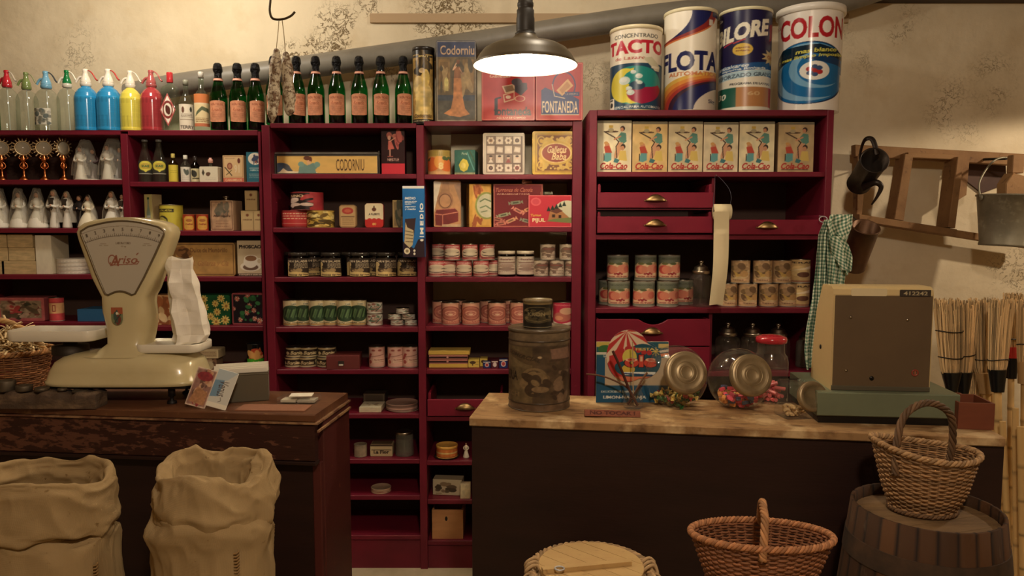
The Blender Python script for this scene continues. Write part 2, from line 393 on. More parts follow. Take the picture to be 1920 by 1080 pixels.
# grey pipe rising along the wall
pp = [(240, 178), (330, 160), (480, 139), (700, 108), (900, 79), (1100, 48), (1240, 28), (1400, 12), (1560, 6), (1700, -40)]
pts = spline([(XX(x, 3.5, ZZ(y, 3.5)), 3.5, ZZ(y, 3.5)) for x, y in pp], 8)
tag(MB().tube(pts, .052, (128, 122, 108), sides=20).build('drain_pipe', mat('grey_pipe', .45, attr=True, noise=[(5, (1, 1, 1), .45, .8, (98, 92, 80))])), 'thick grey pipe climbing diagonally across the plaster wall above the shelves', 'pipe')
# ================================================================ shelving units
FA, FB, FC = 3.27, 3.25, 3.10
def cup_pull(parent, x, z, y, name='handle', w=.085, fan=False):
    mb = MB(); P = []
    for i in range(9):
        t = i/8; row = []
        for k in range(25):
            a = pi*k/24; fl = 1+(.05*cos(a*18) if fan else 0)
            rr = cos(t*pi/2)
            row.append((x-w/2*cos(a)*(.25+.75*sqrt(max(0, 1-t*t*.75)))*fl, y-.004-.022*sin(a)*(1-.0*t)*sqrt(max(.02, 1-t*t)), z+.026*t*(1.0)*sin(a)**.5*1.0+(-.006)))
        P.append(row)
    mb.grid(np.array(P), (200, 160, 90)); mb.box(x-w/2-.004, x+w/2+.004, y-.0045, y, z-.008, z-.003)
    return mb.build(name, M['brass'], parent)
def open_drawer(parent, x0, x1, z0, z1, F, dep=.26, post=None, notch=False, hx=None, pull='cup'):
    fr = F-.012; mb = MB(); n = 24
    if notch:
        top = []
        for k in range(n+1):
            u = k/n; c = (u-.5)/.13; d = .024*max(0, 1-c*c)**1.0 if abs(c) < 1 else 0
            top.append((x0+(x1-x0)*u, z1-d))
        poly = [(x0, z0), (x1, z0)]+top[::-1]
        mb.prism(poly, fr, fr+.014, bevel=.002)
    else: mb.prism([(x0, z0), (x1, z0), (x1, z1), (x0, z1)], fr, fr+.014, bevel=.002)
    mb.box(x0+.006, x1-.006, fr+.014, F+dep, z0, z0+.008)
    d = mb.build('drawer', M['drawerred'], parent)
    for sx in (x0+.002, x1-.014):
        s_ = MB(); zt = z1+(post or 0)
        s_.prism([(0, z0), (.012, z0), (.012, zt-.006), (.009, zt), (.003, zt), (0, zt-.006)], fr+.0141, F+dep-.002, bevel=.001)
        s_.xf(Matrix.Translation((sx, 0, 0))); s_.build('drawer_side', M['drawerred'], d)
    cup_pull(d, hx if hx is not None else (x0+x1)/2, (z0+z1)/2+.004, fr, fan=(pull == 'fan'))
    return d
class Unit:
    def __init__(s, F, label, px, back_y, name='shelving_unit'):
        s.F = F; s.dep = back_y-F; s.root = empty(name, (0, 0, 0), 0, label, 'shelving')
        s.z = {}
    def up(s, px0, px1, pytop, py=500, zbot=0):
        Y = s.F; x0, x1 = XX(px0, Y, ZZ(py, Y)), XX(px1, Y, ZZ(py, Y))
        MB().prism([(x0, zbot), (x1, zbot), (x1, ZZ(pytop, Y)), (x0, ZZ(pytop, Y))], Y-.006, Y+s.dep, bevel=.002).build('upright', M['crimson'], s.root)
        return x0, x1
    def shelf(s, key, x0, x1, py, th=.021, y0=0, name='shelf'):
        z = ZZ(py, s.F) if py > 0 else py; s.z[key] = z
        MB().prism([(x0, z-th), (x1, z-th), (x1, z), (x0, z)], s.F+y0, s.F+s.dep-.012, bevel=.002).build(name, M['crimson'], s.root)
        return z
    def back(s, x0, x1, z0, z1):
        MB().box(x0, x1, s.F+s.dep-.011, s.F+s.dep, z0, z1).build('back_panel', M['backing'], s.root)
BY = 3.575
A = Unit(FA, 'long crimson shelving unit on the left, behind the scale, carrying soda siphons', 0, BY)
ax0, ax1 = A.up(237, 250, 251); e = .001
aL = XX(-60, FA); A_end = XX(491, FA)
A.up(491, 496.5, 247)
MB().prism([(aL-.03, 0), (aL, 0), (aL, ZZ(245, FA)), (aL-.03, ZZ(245, FA))], FA, BY).build('upright', M['crimson'], A.root)
for k, (p1, p2) in enumerate([(244, 245), (337, 341), (428, 433), (515, 519), (605, 612), (697, 700), (800, 800), (900, 900)]):
    A.shelf('L%d' % (k+1), aL, ax0-e, p1); A.shelf('R%d' % (k+1), ax1+e, A_end-e, p2)
A.shelf('top', aL, A_end-e, 244, .006)
A.back(aL, A_end, 0, ZZ(252, FA))
B = Unit(FB, 'tall crimson shelving unit in the middle, carrying green sparkling wine bottles', 0, BY)
b0, b1 = B.up(498, 513, 235); m0, m1 = B.up(783, 797, 235); r0, r1 = XX(1072, FB, ZZ(500, FB)), XX(1090, FB, ZZ(500, FB))   # open side: a front post and a back post
for ya, yb in ((FB-.006, FB+.024), (BY-.03, BY)): MB().prism([(r0, 0), (r1, 0), (r1, ZZ(228, FB)), (r0, ZZ(228, FB))], ya, yb, bevel=.002).build('upright', M['crimson'], B.root)
B.shelf('topL', b1+e, m0-e, 231); B.shelf('topR', m1+e, r0-e, 227)
for k, (p1, p2) in enumerate([(326, 327), (427, 426), (520, 520), (614, 612), (693, 693), (776, None), (861, 864), (929, 937), (1004, 1014)]):
    B.shelf('L%d' % (k+1), b1+e, m0-e, p1)
    if p2: B.shelf('R%d' % (k+1), m1+e, r0-e, p2)
B.shelf('R6', m1+e, r0-e, 781)
B.back(b1, m0, 0, ZZ(235, FB)); B.back(m1, r0, 0, ZZ(612, FB))
zk = ZZ(1004, FB)-.024
MB().box(b1+e, m0-e, FB+.004, FB+.022, 0, zk).build('plinth', M['crimson'], B.root)
MB().box(m1+e, r0-e, FB+.004, FB+.022, 0, ZZ(1014, FB)-.024).build('plinth', M['crimson'], B.root)
open_drawer(B.root, m1+.006, XX(943, FB), ZZ(779, FB), ZZ(748, FB), FB, hx=XX(873, FB, ZZ(764, FB)), post=.03)
C_ = Unit(FC, 'crimson shelving unit on the right with drawers, carrying big detergent drums', 0, BY-.03)
c0, c1 = C_.up(1103, 1117, 207); d0, d1 = C_.up(1541, 1553, 207)
C_.shelf('top', c1+e, d0-e, 206, .024)
C_.shelf('1', c1+e, d0-e, 322)
C_.shelf('2', c1+e, d0-e, 440); C_.shelf('3', c1+e, d0-e, 578); C_.shelf('4', c1+e, d0-e, 697); C_.shelf('5', c1+e, d0-e, 790)
C_.back(c1, d0, 0, ZZ(213, FC))
xm = XX(1333, FC)
MB().box(xm, xm+.014, FC+.02, FC+C_.dep-.014, ZZ(438, FC), ZZ(323, FC)-.022).build('divider', M['crimson'], C_.root)
MB().box(xm, xm+.014, FC+.02, FC+C_.dep-.014, ZZ(695, FC), ZZ(579, FC)-.022).build('divider', M['crimson'], C_.root)
xa = c1+.004
open_drawer(C_.root, xa, xm-.002, ZZ(390, FC), ZZ(361, FC), FC, post=.035)
open_drawer(C_.root, xa, xm-.002, ZZ(437, FC), ZZ(406, FC), FC, post=.02)
open_drawer(C_.root, xm+.018, d0-.004, ZZ(440, FC), ZZ(412, FC), FC, hx=XX(1436, FC, ZZ(424, FC)), post=.02)
open_drawer(C_.root, xa, xm-.002, ZZ(648, FC), ZZ(598, FC), FC, notch=True, pull='fan', hx=XX(1221, FC, ZZ(622, FC)))
open_drawer(C_.root, xa, xm-.002, ZZ(695, FC), ZZ(650, FC), FC, notch=True, pull='fan')
for zz in (ZZ(390, FC)-.004,): MB().box(xa, xm-.002, FC+.0, FC+.3, zz-.004, zz+.001).build('drawer_runner', M['crimson'], C_.root)
# ================================================================ counters
ZL, ZR = 1.03, .98
def frame_from(p0, p1):
    """local frame: origin p0 (front-left top corner), x along the front edge"""
    d = p1-p0; return atan2(d.y, d.x), d.length
darkwood = mat('dark_counter_wood', .5, (44, 24, 18), spec=.4, noise=[(3, (1, 1, 6), .4, .75, (34, 18, 14)), (50, (1, 1, 8), .72, .78, (80, 52, 38))], bump=(20, (1, 1, 10), .15, .002))
scraped = mat('scraped_counter_wood', .5, (58, 30, 22), spec=.4, noise=[(3, (1, 1, 5), .4, .75, (46, 24, 18))], bump=(20, (1, 1, 10), .25, .003))
nt = scraped.node_tree; 
def add_scrapes(m, spots, col, lo=.5, hi=.53, sc=16, st=(1, 1, 3)):
    nt = m.node_tree; N = nt.nodes; L = nt.links; b = N['Principled BSDF']; src = b.inputs['Base Color'].links[0].from_socket; tc = N['Texture Coordinate']
    mp = N.new('ShaderNodeMapping'); mp.inputs['Scale'].default_value = st; L.new(tc.outputs['Object'], mp.inputs[0])
    n = N.new('ShaderNodeTexNoise'); n.inputs['Scale'].default_value = sc; n.inputs['Detail'].default_value = 7; n.inputs['Roughness'].default_value = .65; L.new(mp.outputs[0], n.inputs['Vector'])
    sx = N.new('ShaderNodeSeparateXYZ'); L.new(tc.outputs['Object'], sx.inputs[0])
    g = N.new('ShaderNodeMapRange'); L.new(sx.outputs[0], g.inputs[0]); g.inputs[1].default_value = spots[0]; g.inputs[2].default_value = spots[1]; g.inputs[3].default_value = .05; g.inputs[4].default_value = -.12
    ad = N.new('ShaderNodeMath'); ad.operation = 'ADD'; L.new(n.outputs[0], ad.inputs[0]); L.new(g.outputs[0], ad.inputs[1])
    r = N.new('ShaderNodeMapRange'); L.new(ad.outputs[0], r.inputs[0]); r.inputs[1].default_value = lo; r.inputs[2].default_value = hi
    mx = N.new('ShaderNodeMix'); mx.data_type = 'RGBA'; L.new(r.outputs[0], mx.inputs[0]); L.new(src, mx.inputs[6]); mx.inputs[7].default_value = (*lin(col), 1)
    L.new(mx.outputs[2], b.inputs['Base Color'])
endred = mat('worn_red_end_panel', .5, (78, 32, 27), noise=[(4, (1, 1, 1.5), .45, .7, (62, 25, 20)), (30, (1, 1, 1), .66, .74, (130, 78, 56))], bump=(20, (1, 1, 4), .2, .002))
toploft = mat('worn_pale_counter_top', .55, (168, 134, 92), spec=.35, noise=[(3, (1.5, 3, 1), .4, .7, (140, 106, 68)), (11, (1, 3, 1), .5, .66, (112, 82, 54)), (6, (1, 1, 1), .52, .62, (204, 176, 132))], bump=(20, (1, 6, 1), .15, .002))
topbrown = mat('brown_counter_top', .4, (104, 68, 44), spec=.45, noise=[(4, (1, 3, 1), .4, .75, (76, 44, 30)), (18, (1, 5, 1), .6, .75, (140, 104, 70))], bump=(20, (1, 6, 1), .15, .002))
edgepale = mat('pale_worn_edge', .6, (150, 116, 82), noise=[(20, (1, 1, 1), .45, .6, (96, 60, 42))])
# right counter
p0, p1 = PZ(880, 783, ZR), PZ(1885, 821, ZR); aR, LR = frame_from(p0, p1)
CR = empty('shop_counter', p0, aR, 'dark wooden shop counter with a pale worn top, on the right, under the cash register', 'counter')
DR = YY(737, ZR)-YY(783, ZR)+.012
def lbox(root, name, m, x0, x1, y0, y1, z0, z1, bv=.003):
    return MB().prism([(x0, z0), (x1, z0), (x1, z1), (x0, z1)], y0, y1, bevel=bv).build(name, m, root)
lbox(CR, 'countertop', toploft, 0, LR, 0, DR, -.026, 0)
lbox(CR, 'front_panel', darkwood, .004, LR+.006, .012, .03, -ZR, -.0265)
lbox(CR, 'end_panel', darkwood, .006, .024, .031, DR-.01, -ZR, -.0265)
lbox(CR, 'end_panel', darkwood, LR-.02, LR+.004, .031, DR-.01, -ZR, -.0265)
lbox(CR, 'inner_shelf', darkwood, .03, LR-.03, .04, DR-.02, -.5, -.48)
# left counter
q0, q1 = PZ(-130, 758, ZL), PZ(588, 778, ZL); aL_, LL = frame_from(q0, q1)
CL = empty('shop_counter', q0, aL_, 'old reddish brown wooden counter on the left, scraped along its front, under the white scale', 'counter')
DL = YY(740, ZL)-YY(778, ZL)+.03
add_scrapes(scraped, (.45, LL+.2), (98, 62, 46), .53, .57, 17, (1, 1, 3)); 
lbox(CL, 'countertop', topbrown, 0, LL+.004, 0, DL, -.022, 0)
lbox(CL, 'top_moulding', edgepale, 0, LL+.012, -.004, DL+.004, -.028, -.0225, .001)
lbox(CL, 'front_rail', scraped, 0, LL, .004, .03, -.135, -.0285)
lbox(CL, 'rail_moulding', darkwood, 0, LL+.002, .0, .032, -.146, -.1355, .002)
lbox(CL, 'front_panel', darkwood, 0, LL-.004, .034, .052, -ZL, -.1465)
lbox(CL, 'end_panel', endred, LL-.02, LL+.008, .053, DL, -ZL, -.0285)
lbox(CL, 'corner_post', endred, LL-.02, LL+.006, .031, .0525, -ZL, -.147)
lbox(CL, 'end_moulding', edgepale, LL+.0085, LL+.014, .0, DL, -.05, -.044, .001)
# ================================================================ generic packaging builders
CREAM = (232, 218, 186); WHITE = (240, 236, 224); SILV = (176, 170, 154)
def can_body(mb, art, r, h, z0=0, ry=1.0, taper=0, back=10, mi=0):
    c = art.get(); nv, nu = c.shape[0]-1, c.shape[1]-1
    ph = np.concatenate([np.linspace(0, pi, nu+1), np.linspace(pi, 2*pi, back+2)[1:-1]])
    cb = c[:, np.round(np.linspace(nu, 0, back+2)[1:-1]).astype(int)]
    cc = np.concatenate([c, cb], 1); z = np.linspace(0, h, nv+1)
    rr = r+taper*(z/h-.5)
    P = np.stack([-rr[:, None]*np.cos(ph), -rr[:, None]*ry*np.sin(ph), np.repeat((z+z0)[:, None], len(ph), 1)], 2)
    return mb.grid(P, cc, mi, True, wrap=True)
def make_can(name, art, r, h, rim=.0015, lidc=SILV, ry=1.0, m='tin', lidname='lid', base=True, taper=0, lidh=.003, over=.0008):
    root = empty(name); mb = MB(); b = .003 if base else 0
    can_body(mb, art, r, h-lidh-b, b, ry, taper)
    rb = r-taper/2; rt = r+taper/2
    if base: mb.lathe([(1e-4, 0), (rb+over-.001, 0), (rb+over, .001), (rb+over, b-.0005), (rb, b)], 28, lidc, sy=ry)
    else: mb.lathe([(1e-4, 0), (rb, 0)], 28, lidc, sy=ry)
    mb.build('can_body', M[m], root)
    l = MB(); l.lathe([(rt, h-lidh), (rt+over, h-lidh+.0004), (rt+over, h-.0006), (rt+over-.0008, h), (rt-rim, h), (rt-rim-.0006, h-.0022), (1e-4, h-.0022)], 32, lidc, sy=ry)
    l.build(lidname, M['tin'] if lidc != SILV else M['metal'], root)
    return root
def make_box(name, art, w, h, d, side=CREAM, top=None, rad=.0015, m='paper', sideart=None, topart=None, parent=None, bev=.0008):
    mb = MB(); top = top or side
    n0 = 5 if rad > .003 else 2
    mb.prism([(x, z) for x, z in rrect(w, h, rad, n0, 0, h/2)], -d/2, d/2, side, bevel=bev)
    if tuple(top) != tuple(side): mb.box(-w/2+rad, w/2-rad, -d/2+.001, d/2-.001, h-.0001, h+.0003, top)
    c = art.get(); nv, nu = c.shape[0]-1, c.shape[1]-1
    ww, hh = w-2*bev, h-2*bev
    X, Z = np.meshgrid(np.linspace(-ww/2, ww/2, nu+1), np.linspace(h/2-hh/2, h/2+hh/2, nv+1))
    P = np.stack([X, np.full_like(X, -d/2-.0003), Z], 2)
    if rad > .003:   # rounded corners: leave out the cells beyond them
        cx = (X[:-1, :-1]+X[1:, 1:])/2; cz = (Z[:-1, :-1]+Z[1:, 1:])/2-h/2
        qx = np.maximum(np.abs(cx)-(w/2-rad), 0); qz = np.maximum(np.abs(cz)-(h/2-rad), 0)
        keep = (qx**2+qz**2 <= (rad-bev)**2)
        idx = np.arange((nv+1)*(nu+1)).reshape(nv+1, nu+1)
        F = np.stack([idx[:-1, :-1][keep], idx[:-1, 1:][keep], idx[1:, 1:][keep], idx[1:, :-1][keep]], 1).tolist()
        mb.add(P.reshape(-1, 3), F, c.reshape(-1, 3), 0, False)
    else: mb.grid(P, c, 0, False)
    if sideart is not None:
        sc = sideart.get(); sv, su = sc.shape[0]-1, sc.shape[1]-1
        for sgn in (-1, 1):
            Yg, Zg = np.meshgrid(np.linspace(-d/2+bev, d/2-bev, su+1)*sgn, np.linspace(rad, h-rad, sv+1))
            mb.grid(np.stack([np.full_like(Yg, sgn*(w/2+.0003)), Yg, Zg], 2), sc, 0, False)
    if topart is not None:
        sc = topart.get(); sv, su = sc.shape[0]-1, sc.shape[1]-1
        Xg, Yg = np.meshgrid(np.linspace(-w/2+rad, w/2-rad, su+1), np.linspace(-d/2+bev, d/2-bev, sv+1))
        mb.grid(np.stack([Xg, Yg, np.full_like(Xg, h+.0003)], 2), sc, 0, False)
    return mb.build(name, M[m], parent)
def patch(art, r, z0, z1, a, oval=0, mb=None):
    """curved paper label hugging a bottle of radius r, +-a radians about the front"""
    mb = mb or MB(); c = art.get(); nv, nu = c.shape[0]-1, c.shape[1]-1
    U, V = np.meshgrid(np.linspace(-1, 1, nu+1), np.linspace(0, 1, nv+1))
    if oval:   # pinch towards top and bottom
        V2 = .5+(V-.5)*(1-oval*np.abs(U)**3)
    else: V2 = V
    ph = U*a
    R = r if np.isscalar(r) else np.interp(z0+(z1-z0)*V2, r[0], r[1])
    P = np.stack([R*np.sin(ph), -R*np.cos(ph), z0+(z1-z0)*V2], 2)
    return mb.grid(P, c, 0, True)
def px_box(px0, px1, pytop, zb, Y):
    """photo box -> centre x, width, height at plane Y standing on zb"""
    z1 = ZZ(pytop, Y); xm = (px0+px1)/2
    zc = (z1+zb)/2
    return XX(xm, Y, zc), XX(px1, Y, zc)-XX(px0, Y, zc), z1-zb
def stand_box(name, art, px0, px1, pytop, zb, Y, d, label, cat, group=None, rz=0, **k):
    x, w, h = px_box(px0, px1, pytop, zb, Y)
    w /= max(cos(rz), .5)
    o = make_box(name, art, w, h, d, **k)
    o.location = (x+sin(rz)*0, Y+d/2*cos(rz)+abs(sin(rz))*w/2, zb); o.rotation_euler = (0, 0, rz)
    if rz: o.location.x = x-sin(rz)*d/2*1.0
    return tag(o, label, cat, group)
def stand_can(name, art, px0, px1, pytop, zb, Y, label, cat, group=None, rz=0, **k):
    """Y: plane of the can's axis"""
    x, w, h = px_box(px0, px1, pytop, zb, Y)
    o = make_can(name, art, w/2, h, **k)
    o.location = (x, Y, zb); o.rotation_euler = (0, 0, rz-atan2(x, Y))
    return tag(o, label, cat, group)
def blank(c, n=8, m=8): return Art(n, m, c)
def noisy(c, n=30, m=30, amt=.12, seed=3, sx=5, sy=5): return Art(n, m, c).noise(amt, sx, sy, seed)
# ================================================================ left unit, top board: siphons and bottles
zt = A.z['top']+.0005
def siphon(name, bodycol, headcol, levcol, r, hb, glassm=None, label=None, net=True, flip=1, spoutcol=None):
    root = empty(name)
    prof = [(1e-4, .002), (r*.9, 0), (r, .006), (r, hb*.70), (r*.97, hb*.77), (r*.86, hb*.85), (r*.66, hb*.92), (r*.42, hb*.97), (r*.36, hb)]
    mb = MB()
    if glassm is None:
        a = Art(70, 110, bodycol)
        for k in range(1, 26): a.rect(k/26-.006, .1, k/26+.006, .74, tuple(c*.72 for c in bodycol))
        for k in range(30): a.rect(0, .1+k*.0215, 1, .104+k*.0215, tuple(c*.82 for c in bodycol))
        a.rect(0, .74, 1, .765, tuple(min(255, c*1.1) for c in bodycol)); a.rect(0, .075, 1, .10, tuple(min(255, c*1.1) for c in bodycol))
        a.rect(.3, .35, .62, .62, tuple(c*.95 for c in bodycol))
        c = a.get(60, 100); z = np.linspace(0, hb, 101); pz = np.array(prof)
        rr = np.interp(z, pz[1:, 1], pz[1:, 0]); ph = np.concatenate([np.linspace(0, pi, 61), np.linspace(pi, 2*pi, 14)[1:-1]])
        cc = np.concatenate([c, np.repeat(c[:, :1], 12, 1)], 1)
        mb.grid(np.stack([-rr[:, None]*np.cos(ph), -rr[:, None]*np.sin(ph), np.repeat(z[:, None], len(ph), 1)], 2), cc, 0, True, wrap=True)
        mb.lathe([(1e-4, .001), (r*.9, .001)], 24, bodycol)
        mb.build('siphon_body', M['gloss'], root)
    else:
        mb.lathe(prof, 36, bodycol); mb.build('siphon_body', glassm, root)
        MB().tube([(r*.1, 0, hb*.05), (r*.05, 0, hb*.5), (0, 0, hb*.98)], .003, (210, 210, 200)).build('inner_tube', M['gloss'], root)
        if label:
            la = Art(30, 40, (200, 195, 175)).blobs(30, [(120, 120, 105), (90, 100, 95), (160, 155, 140)], .12, seed=4).noise(.2, 6, 6, 2)
            patch(la, r+.0006, hb*.15, hb*.52, .8).build('label', M['paper'], root)
    hd = MB(); s = r/.045
    hd.lathe([(r*.40, hb-.002), (r*.46, hb+.002), (r*.46, hb+.012), (r*.40, hb+.016)], 24, tuple(c*.9 for c in (spoutcol or headcol)))
    hd.lathe([(r*.42, hb+.0155), (r*.43, hb+.022), (r*.34, hb+.036), (r*.24, hb+.048), (r*.20, hb+.060), (r*.24, hb+.066), (r*.22, hb+.074), (1e-4, hb+.076)], 24, headcol)
    hd.build('valve_head', M['gloss'], root)
    sp = spline([(-flip*r*.2, 0, hb+.040), (-flip*r*.5, 0, hb+.038), (-flip*r*.72, 0, hb+.026), (-flip*r*.82, 0, hb+.016)], 5)
    MB().tube(sp, np.linspace(.0065, .0045, len(sp)), spoutcol or headcol).build('spout', M['gloss'], root)
    lv = spline([(flip*r*.05, 0, hb+.064), (flip*r*.3, 0, hb+.068), (flip*r*.6, 0, hb+.056), (flip*r*.85, 0, hb+.034), (flip*r*1.0, 0, hb+.026)], 5)
    MB().tube(lv, np.linspace(.0035, .006, len(lv)), levcol, flat=.6).build('lever', M['gloss'], root)
    return root
Ys = FA+.085
hz = lambda y: ZZ(y, Ys)-zt
SG = 'soda siphons on top of the left shelves'
sdata = [(-12, 24, 150, (40, 120, 70), (40, 130, 70), (200, 200, 190), M['greenglass'], 0, 'green glass soda siphon cut off by the left edge of the shelf', 1),
 (18, 38, 131, (150, 150, 140), (205, 30, 45), (190, 180, 160), M['dusty'], 0, 'clear dusty soda siphon with a bright red head, leftmost of the clear ones', 1),
 (54, 37, 135, (150, 150, 140), (120, 140, 75), (150, 150, 110), M['dusty'], 0, 'clear dusty soda siphon with an olive green head', 1),
 (91, 42, 133, (150, 150, 140), (110, 175, 210), (50, 60, 70), M['dusty'], 1, 'clear soda siphon with a light blue head and a worn-off picture label', 1),
 (130, 36, 131, (150, 150, 140), (10, 125, 60), (235, 230, 210), M['dusty'], 0, 'clear soda siphon with a dark green head and white lever', 1),
 (165, 42, 129, (30, 140, 200), (240, 230, 210), (200, 50, 50), None, 0, 'blue netted soda siphon with a white head and red lever, beside the clear siphons', 1),
 (207, 43, 129, (30, 140, 200), (240, 230, 210), (200, 50, 50), None, 0, 'blue netted soda siphon with a white head, beside the yellow one', 1),
 (248, 39, 132, (225, 210, 70), (238, 228, 205), (225, 215, 195), None, 0, 'yellow netted soda siphon with a cream head', 1),
 (287, 41, 131, (176, 50, 56), (186, 84, 82), (186, 84, 82), None, 0, 'red netted soda siphon with a red head', 1)]
for i, (px, w, top, bc, hc, lc, gm, lb, label, fl) in enumerate(sdata):
    r = WW(w, Ys)/2*.985; H = hz(top)
    s = siphon('soda_siphon', bc, hc, lc, r, H-.076, gm, lb, flip=fl, spoutcol=(hc if i not in (4,) else (225, 220, 200)))
    s.location = (XX(px, Ys, zt), Ys, zt); s.rotation_euler = (0, 0, radians([0, -8, 6, 0, 10, 4, -4, 8, 0][i]))
    tag(s, label, 'siphon', SG)
def bottle(name, prof, m, col=(60, 60, 60), seg=32):
    root = empty(name); MB().lathe(prof, seg, col).build('bottle_body', m, root); return root
Yb = FA+.07
def bx(px, Y, z=None): return XX(px, Y, zt if z is None else z)
# gin bottle
H = ZZ(136, Yb)-zt; r = WW(30, Yb)/2
g = empty('gin_bottle', (bx(322, Yb), Yb, zt), 0, 'clear spirit bottle with a red cap and a red diamond label', 'bottle')
mb = MB(); sec = [(r*.96, 0), (r, .004), (r, H*.68), (r*.85, H*.75), (r*.45, H*.80), (r*.34, H*.83), (r*.34, H*.9)]
P = []
for rr, z in sec: 
    a = np.linspace(0, 2*pi, 40, endpoint=False); ex = .45 if rr > r*.5 else 1
    P.append(np.stack([rr*np.sign(np.cos(a))*np.abs(np.cos(a))**ex, rr*.8*np.sign(np.sin(a))*np.abs(np.sin(a))**ex, np.full_like(a, z)], 1))
mb.grid(np.array(P), (220, 220, 220), wrap=True).build('bottle_body', M['paleglass'], g)
a = Art(44, 64, (205, 200, 185)); a.poly([(.5, 0), (1, .5), (.5, 1), (0, .5)], (190, 60, 60)).poly([(.5, .07), (.93, .5), (.5, .93), (.07, .5)], (235, 225, 205)).ell(.5, .5, .33, .27, (130, 50, 40)).ell(.5, .5, .25, .2, (232, 222, 200)).blobs(5, [(90, 40, 30)], .1, (.35, .4, .65, .6), 2).text('DRY GIN', .5, .28, .3, .06, (140, 40, 40), .03).text('LONDON', .5, .72, .3, .05, (140, 40, 40), .03)
X, Z = np.meshgrid(np.linspace(-1, 1, 45), np.linspace(0, 1, 65)); keep = (np.abs((X[:-1, :-1]+X[1:, 1:])/2)+2*np.abs((Z[:-1, :-1]+Z[1:, 1:])/2-.5)) < 1.0
idx = np.arange(45*65).reshape(65, 45); F = np.stack([idx[:-1, :-1][keep], idx[:-1, 1:][keep], idx[1:, 1:][keep], idx[1:, :-1][keep]], 1).tolist()
MB().add(np.stack([X*r*.95, np.full_like(X, -r*.8-.002), H*.08+Z*H*.56], 2).reshape(-1, 3), F, a.get().reshape(-1, 3), 0, False).build('label', M['paper'], g)
MB().lathe([(r*.36, H*.83), (r*.38, H*.84), (r*.38, H*.985), (r*.34, H), (1e-4, H)], 24, (205, 40, 45)).build('cap', M['gloss'], g)
def spirit(px, w, top, m, cap, capn, lab, label, z0, z1, name='liquor_bottle', neck=.75, band=None):
    H = ZZ(top, Yb)-zt; r = WW(w, Yb)/2
    t = bottle(name, [(1e-4, .003), (r*.92, 0), (r, .005), (r, H*.52), (r*.93, H*.58), (r*.6, H*.67), (r*.36, H*neck), (r*.32, H*.9)], m)
    MB().lathe([(r*.34, H*(.9 if cap is not None else .89)), (r*.36, H*.9), (r*.36, H*.99), (r*.3, H), (1e-4, H)], 20, cap or (200, 200, 180)).build(capn, M['tin'], t)
    patch(lab, r+.0005, H*z0, H*z1, 1.15).build('label', M['paper'], t)
    t.location = (bx(px, Yb), Yb, zt); t.rotation_euler[2] = -atan2(t.location[0], Yb); return tag(t, label, 'bottle')
a = Art(40, 50, (225, 215, 190)); a.text('TERRY', .5, .12, .8, .12, (60, 50, 40), .02).ell(.3, .78, .08, .12, (110, 70, 50)).ell(.75, .8, .07, .1, (60, 60, 50)).rect(.1, .4, .9, .43, (150, 130, 100)).squig(3, (120, 100, 80), (.15, .48, .85, .65))
spirit(351, 27, 150, M['paleglass'], (150, 150, 130), 'cap', a, 'clear bottle with a white label and a grey cap, beside the red-capped bottle', .02, .52)
a = Art(36, 56, (226, 205, 165)); a.rect(0, .72, 1, 1, (215, 120, 60)).rect(.08, .1, .92, .68, (225, 205, 150)).poly([(.1, .3), (.5, .5), (.9, .42), (.9, .55), (.5, .62), (.2, .45)], (90, 100, 70)).rect(0, 0, 1, .1, (200, 110, 70)).squig(3, (130, 90, 50), (.1, .12, .9, .28))
spirit(380, 28, 135, M['paleglass'], (210, 205, 190), 'cap', a, 'clear bottle with an orange and cream label, beside the first wine bottle', .08, .62, neck=.7)
# sparkling wine bottles
def champagne():
    H = .302; r = .0372; t = empty('sparkling_wine_bottle')
    prof = [(1e-4, .006), (r*.85, 0), (r, .006), (r, H*.46), (r*.97, H*.52), (r*.82, H*.60), (r*.58, H*.70), (r*.44, H*.78), (r*.40, H*.84), (r*.40, H*.9)]
    mb = MB(); mb.lathe(prof, 36, (10, 60, 30)).build('bottle_body', M['greenglass'], t)
    w = MB(); w.lathe([(1e-4, .012), (r*.9, .012), (r*.9, H*.40), (1e-4, H*.401)], 24, (12, 26, 14)); w.build('wine', mat('dark_wine', .3, (10, 28, 14)) if 'wine' not in M else M['wine'], t)
    a = Art(44, 50, (206, 134, 94)); a.text('NOU ROSE', .5, .83, .7, .1, (150, 70, 45), .01).text('Rosado', .5, .58, .6, .16, (160, 80, 50), .0, .3).squig(3, (165, 90, 60), (.2, .2, .8, .45), .02).noise(.14, 5, 6, 3)
    patch(a, r+.0007, H*.13, H*.44, 1.05, oval=.12).build('label', M['paper'], t)
    n = Art(16, 8, (206, 130, 105)).rect(0, .35, 1, .6, (225, 190, 160)); mb = MB(); can_body(mb, n, r*.535, .010, H*.735, taper=-r*.07); mb.build('neck_band', M['paper'], t)
    f = MB(); rs = random.Random(3); P = []
    for z, rr in [(H*.745, .45), (H*.78, .44), (H*.82, .42), (H*.85, .44), (H*.875, .52), (H*.90, .56), (H*.94, .52), (H*.975, .46), (H*.993, .3), (H, .01)]:
        a_ = np.linspace(0, 2*pi, 18, endpoint=False); R = np.array([r*rr*(1+rs.uniform(-.07, .07)) for _ in a_])
        P.append(np.stack([R*np.cos(a_), R*np.sin(a_), np.full(18, z)], 1))
    f.grid(np.array(P), (20, 20, 20), wrap=True, smooth=False).build('foil', M['foil'], t)
    return t
M['wine'] = mat('dark_wine', .3, (10, 28, 14))
ch = champagne()
CG = 'green sparkling wine bottles along the top shelves'
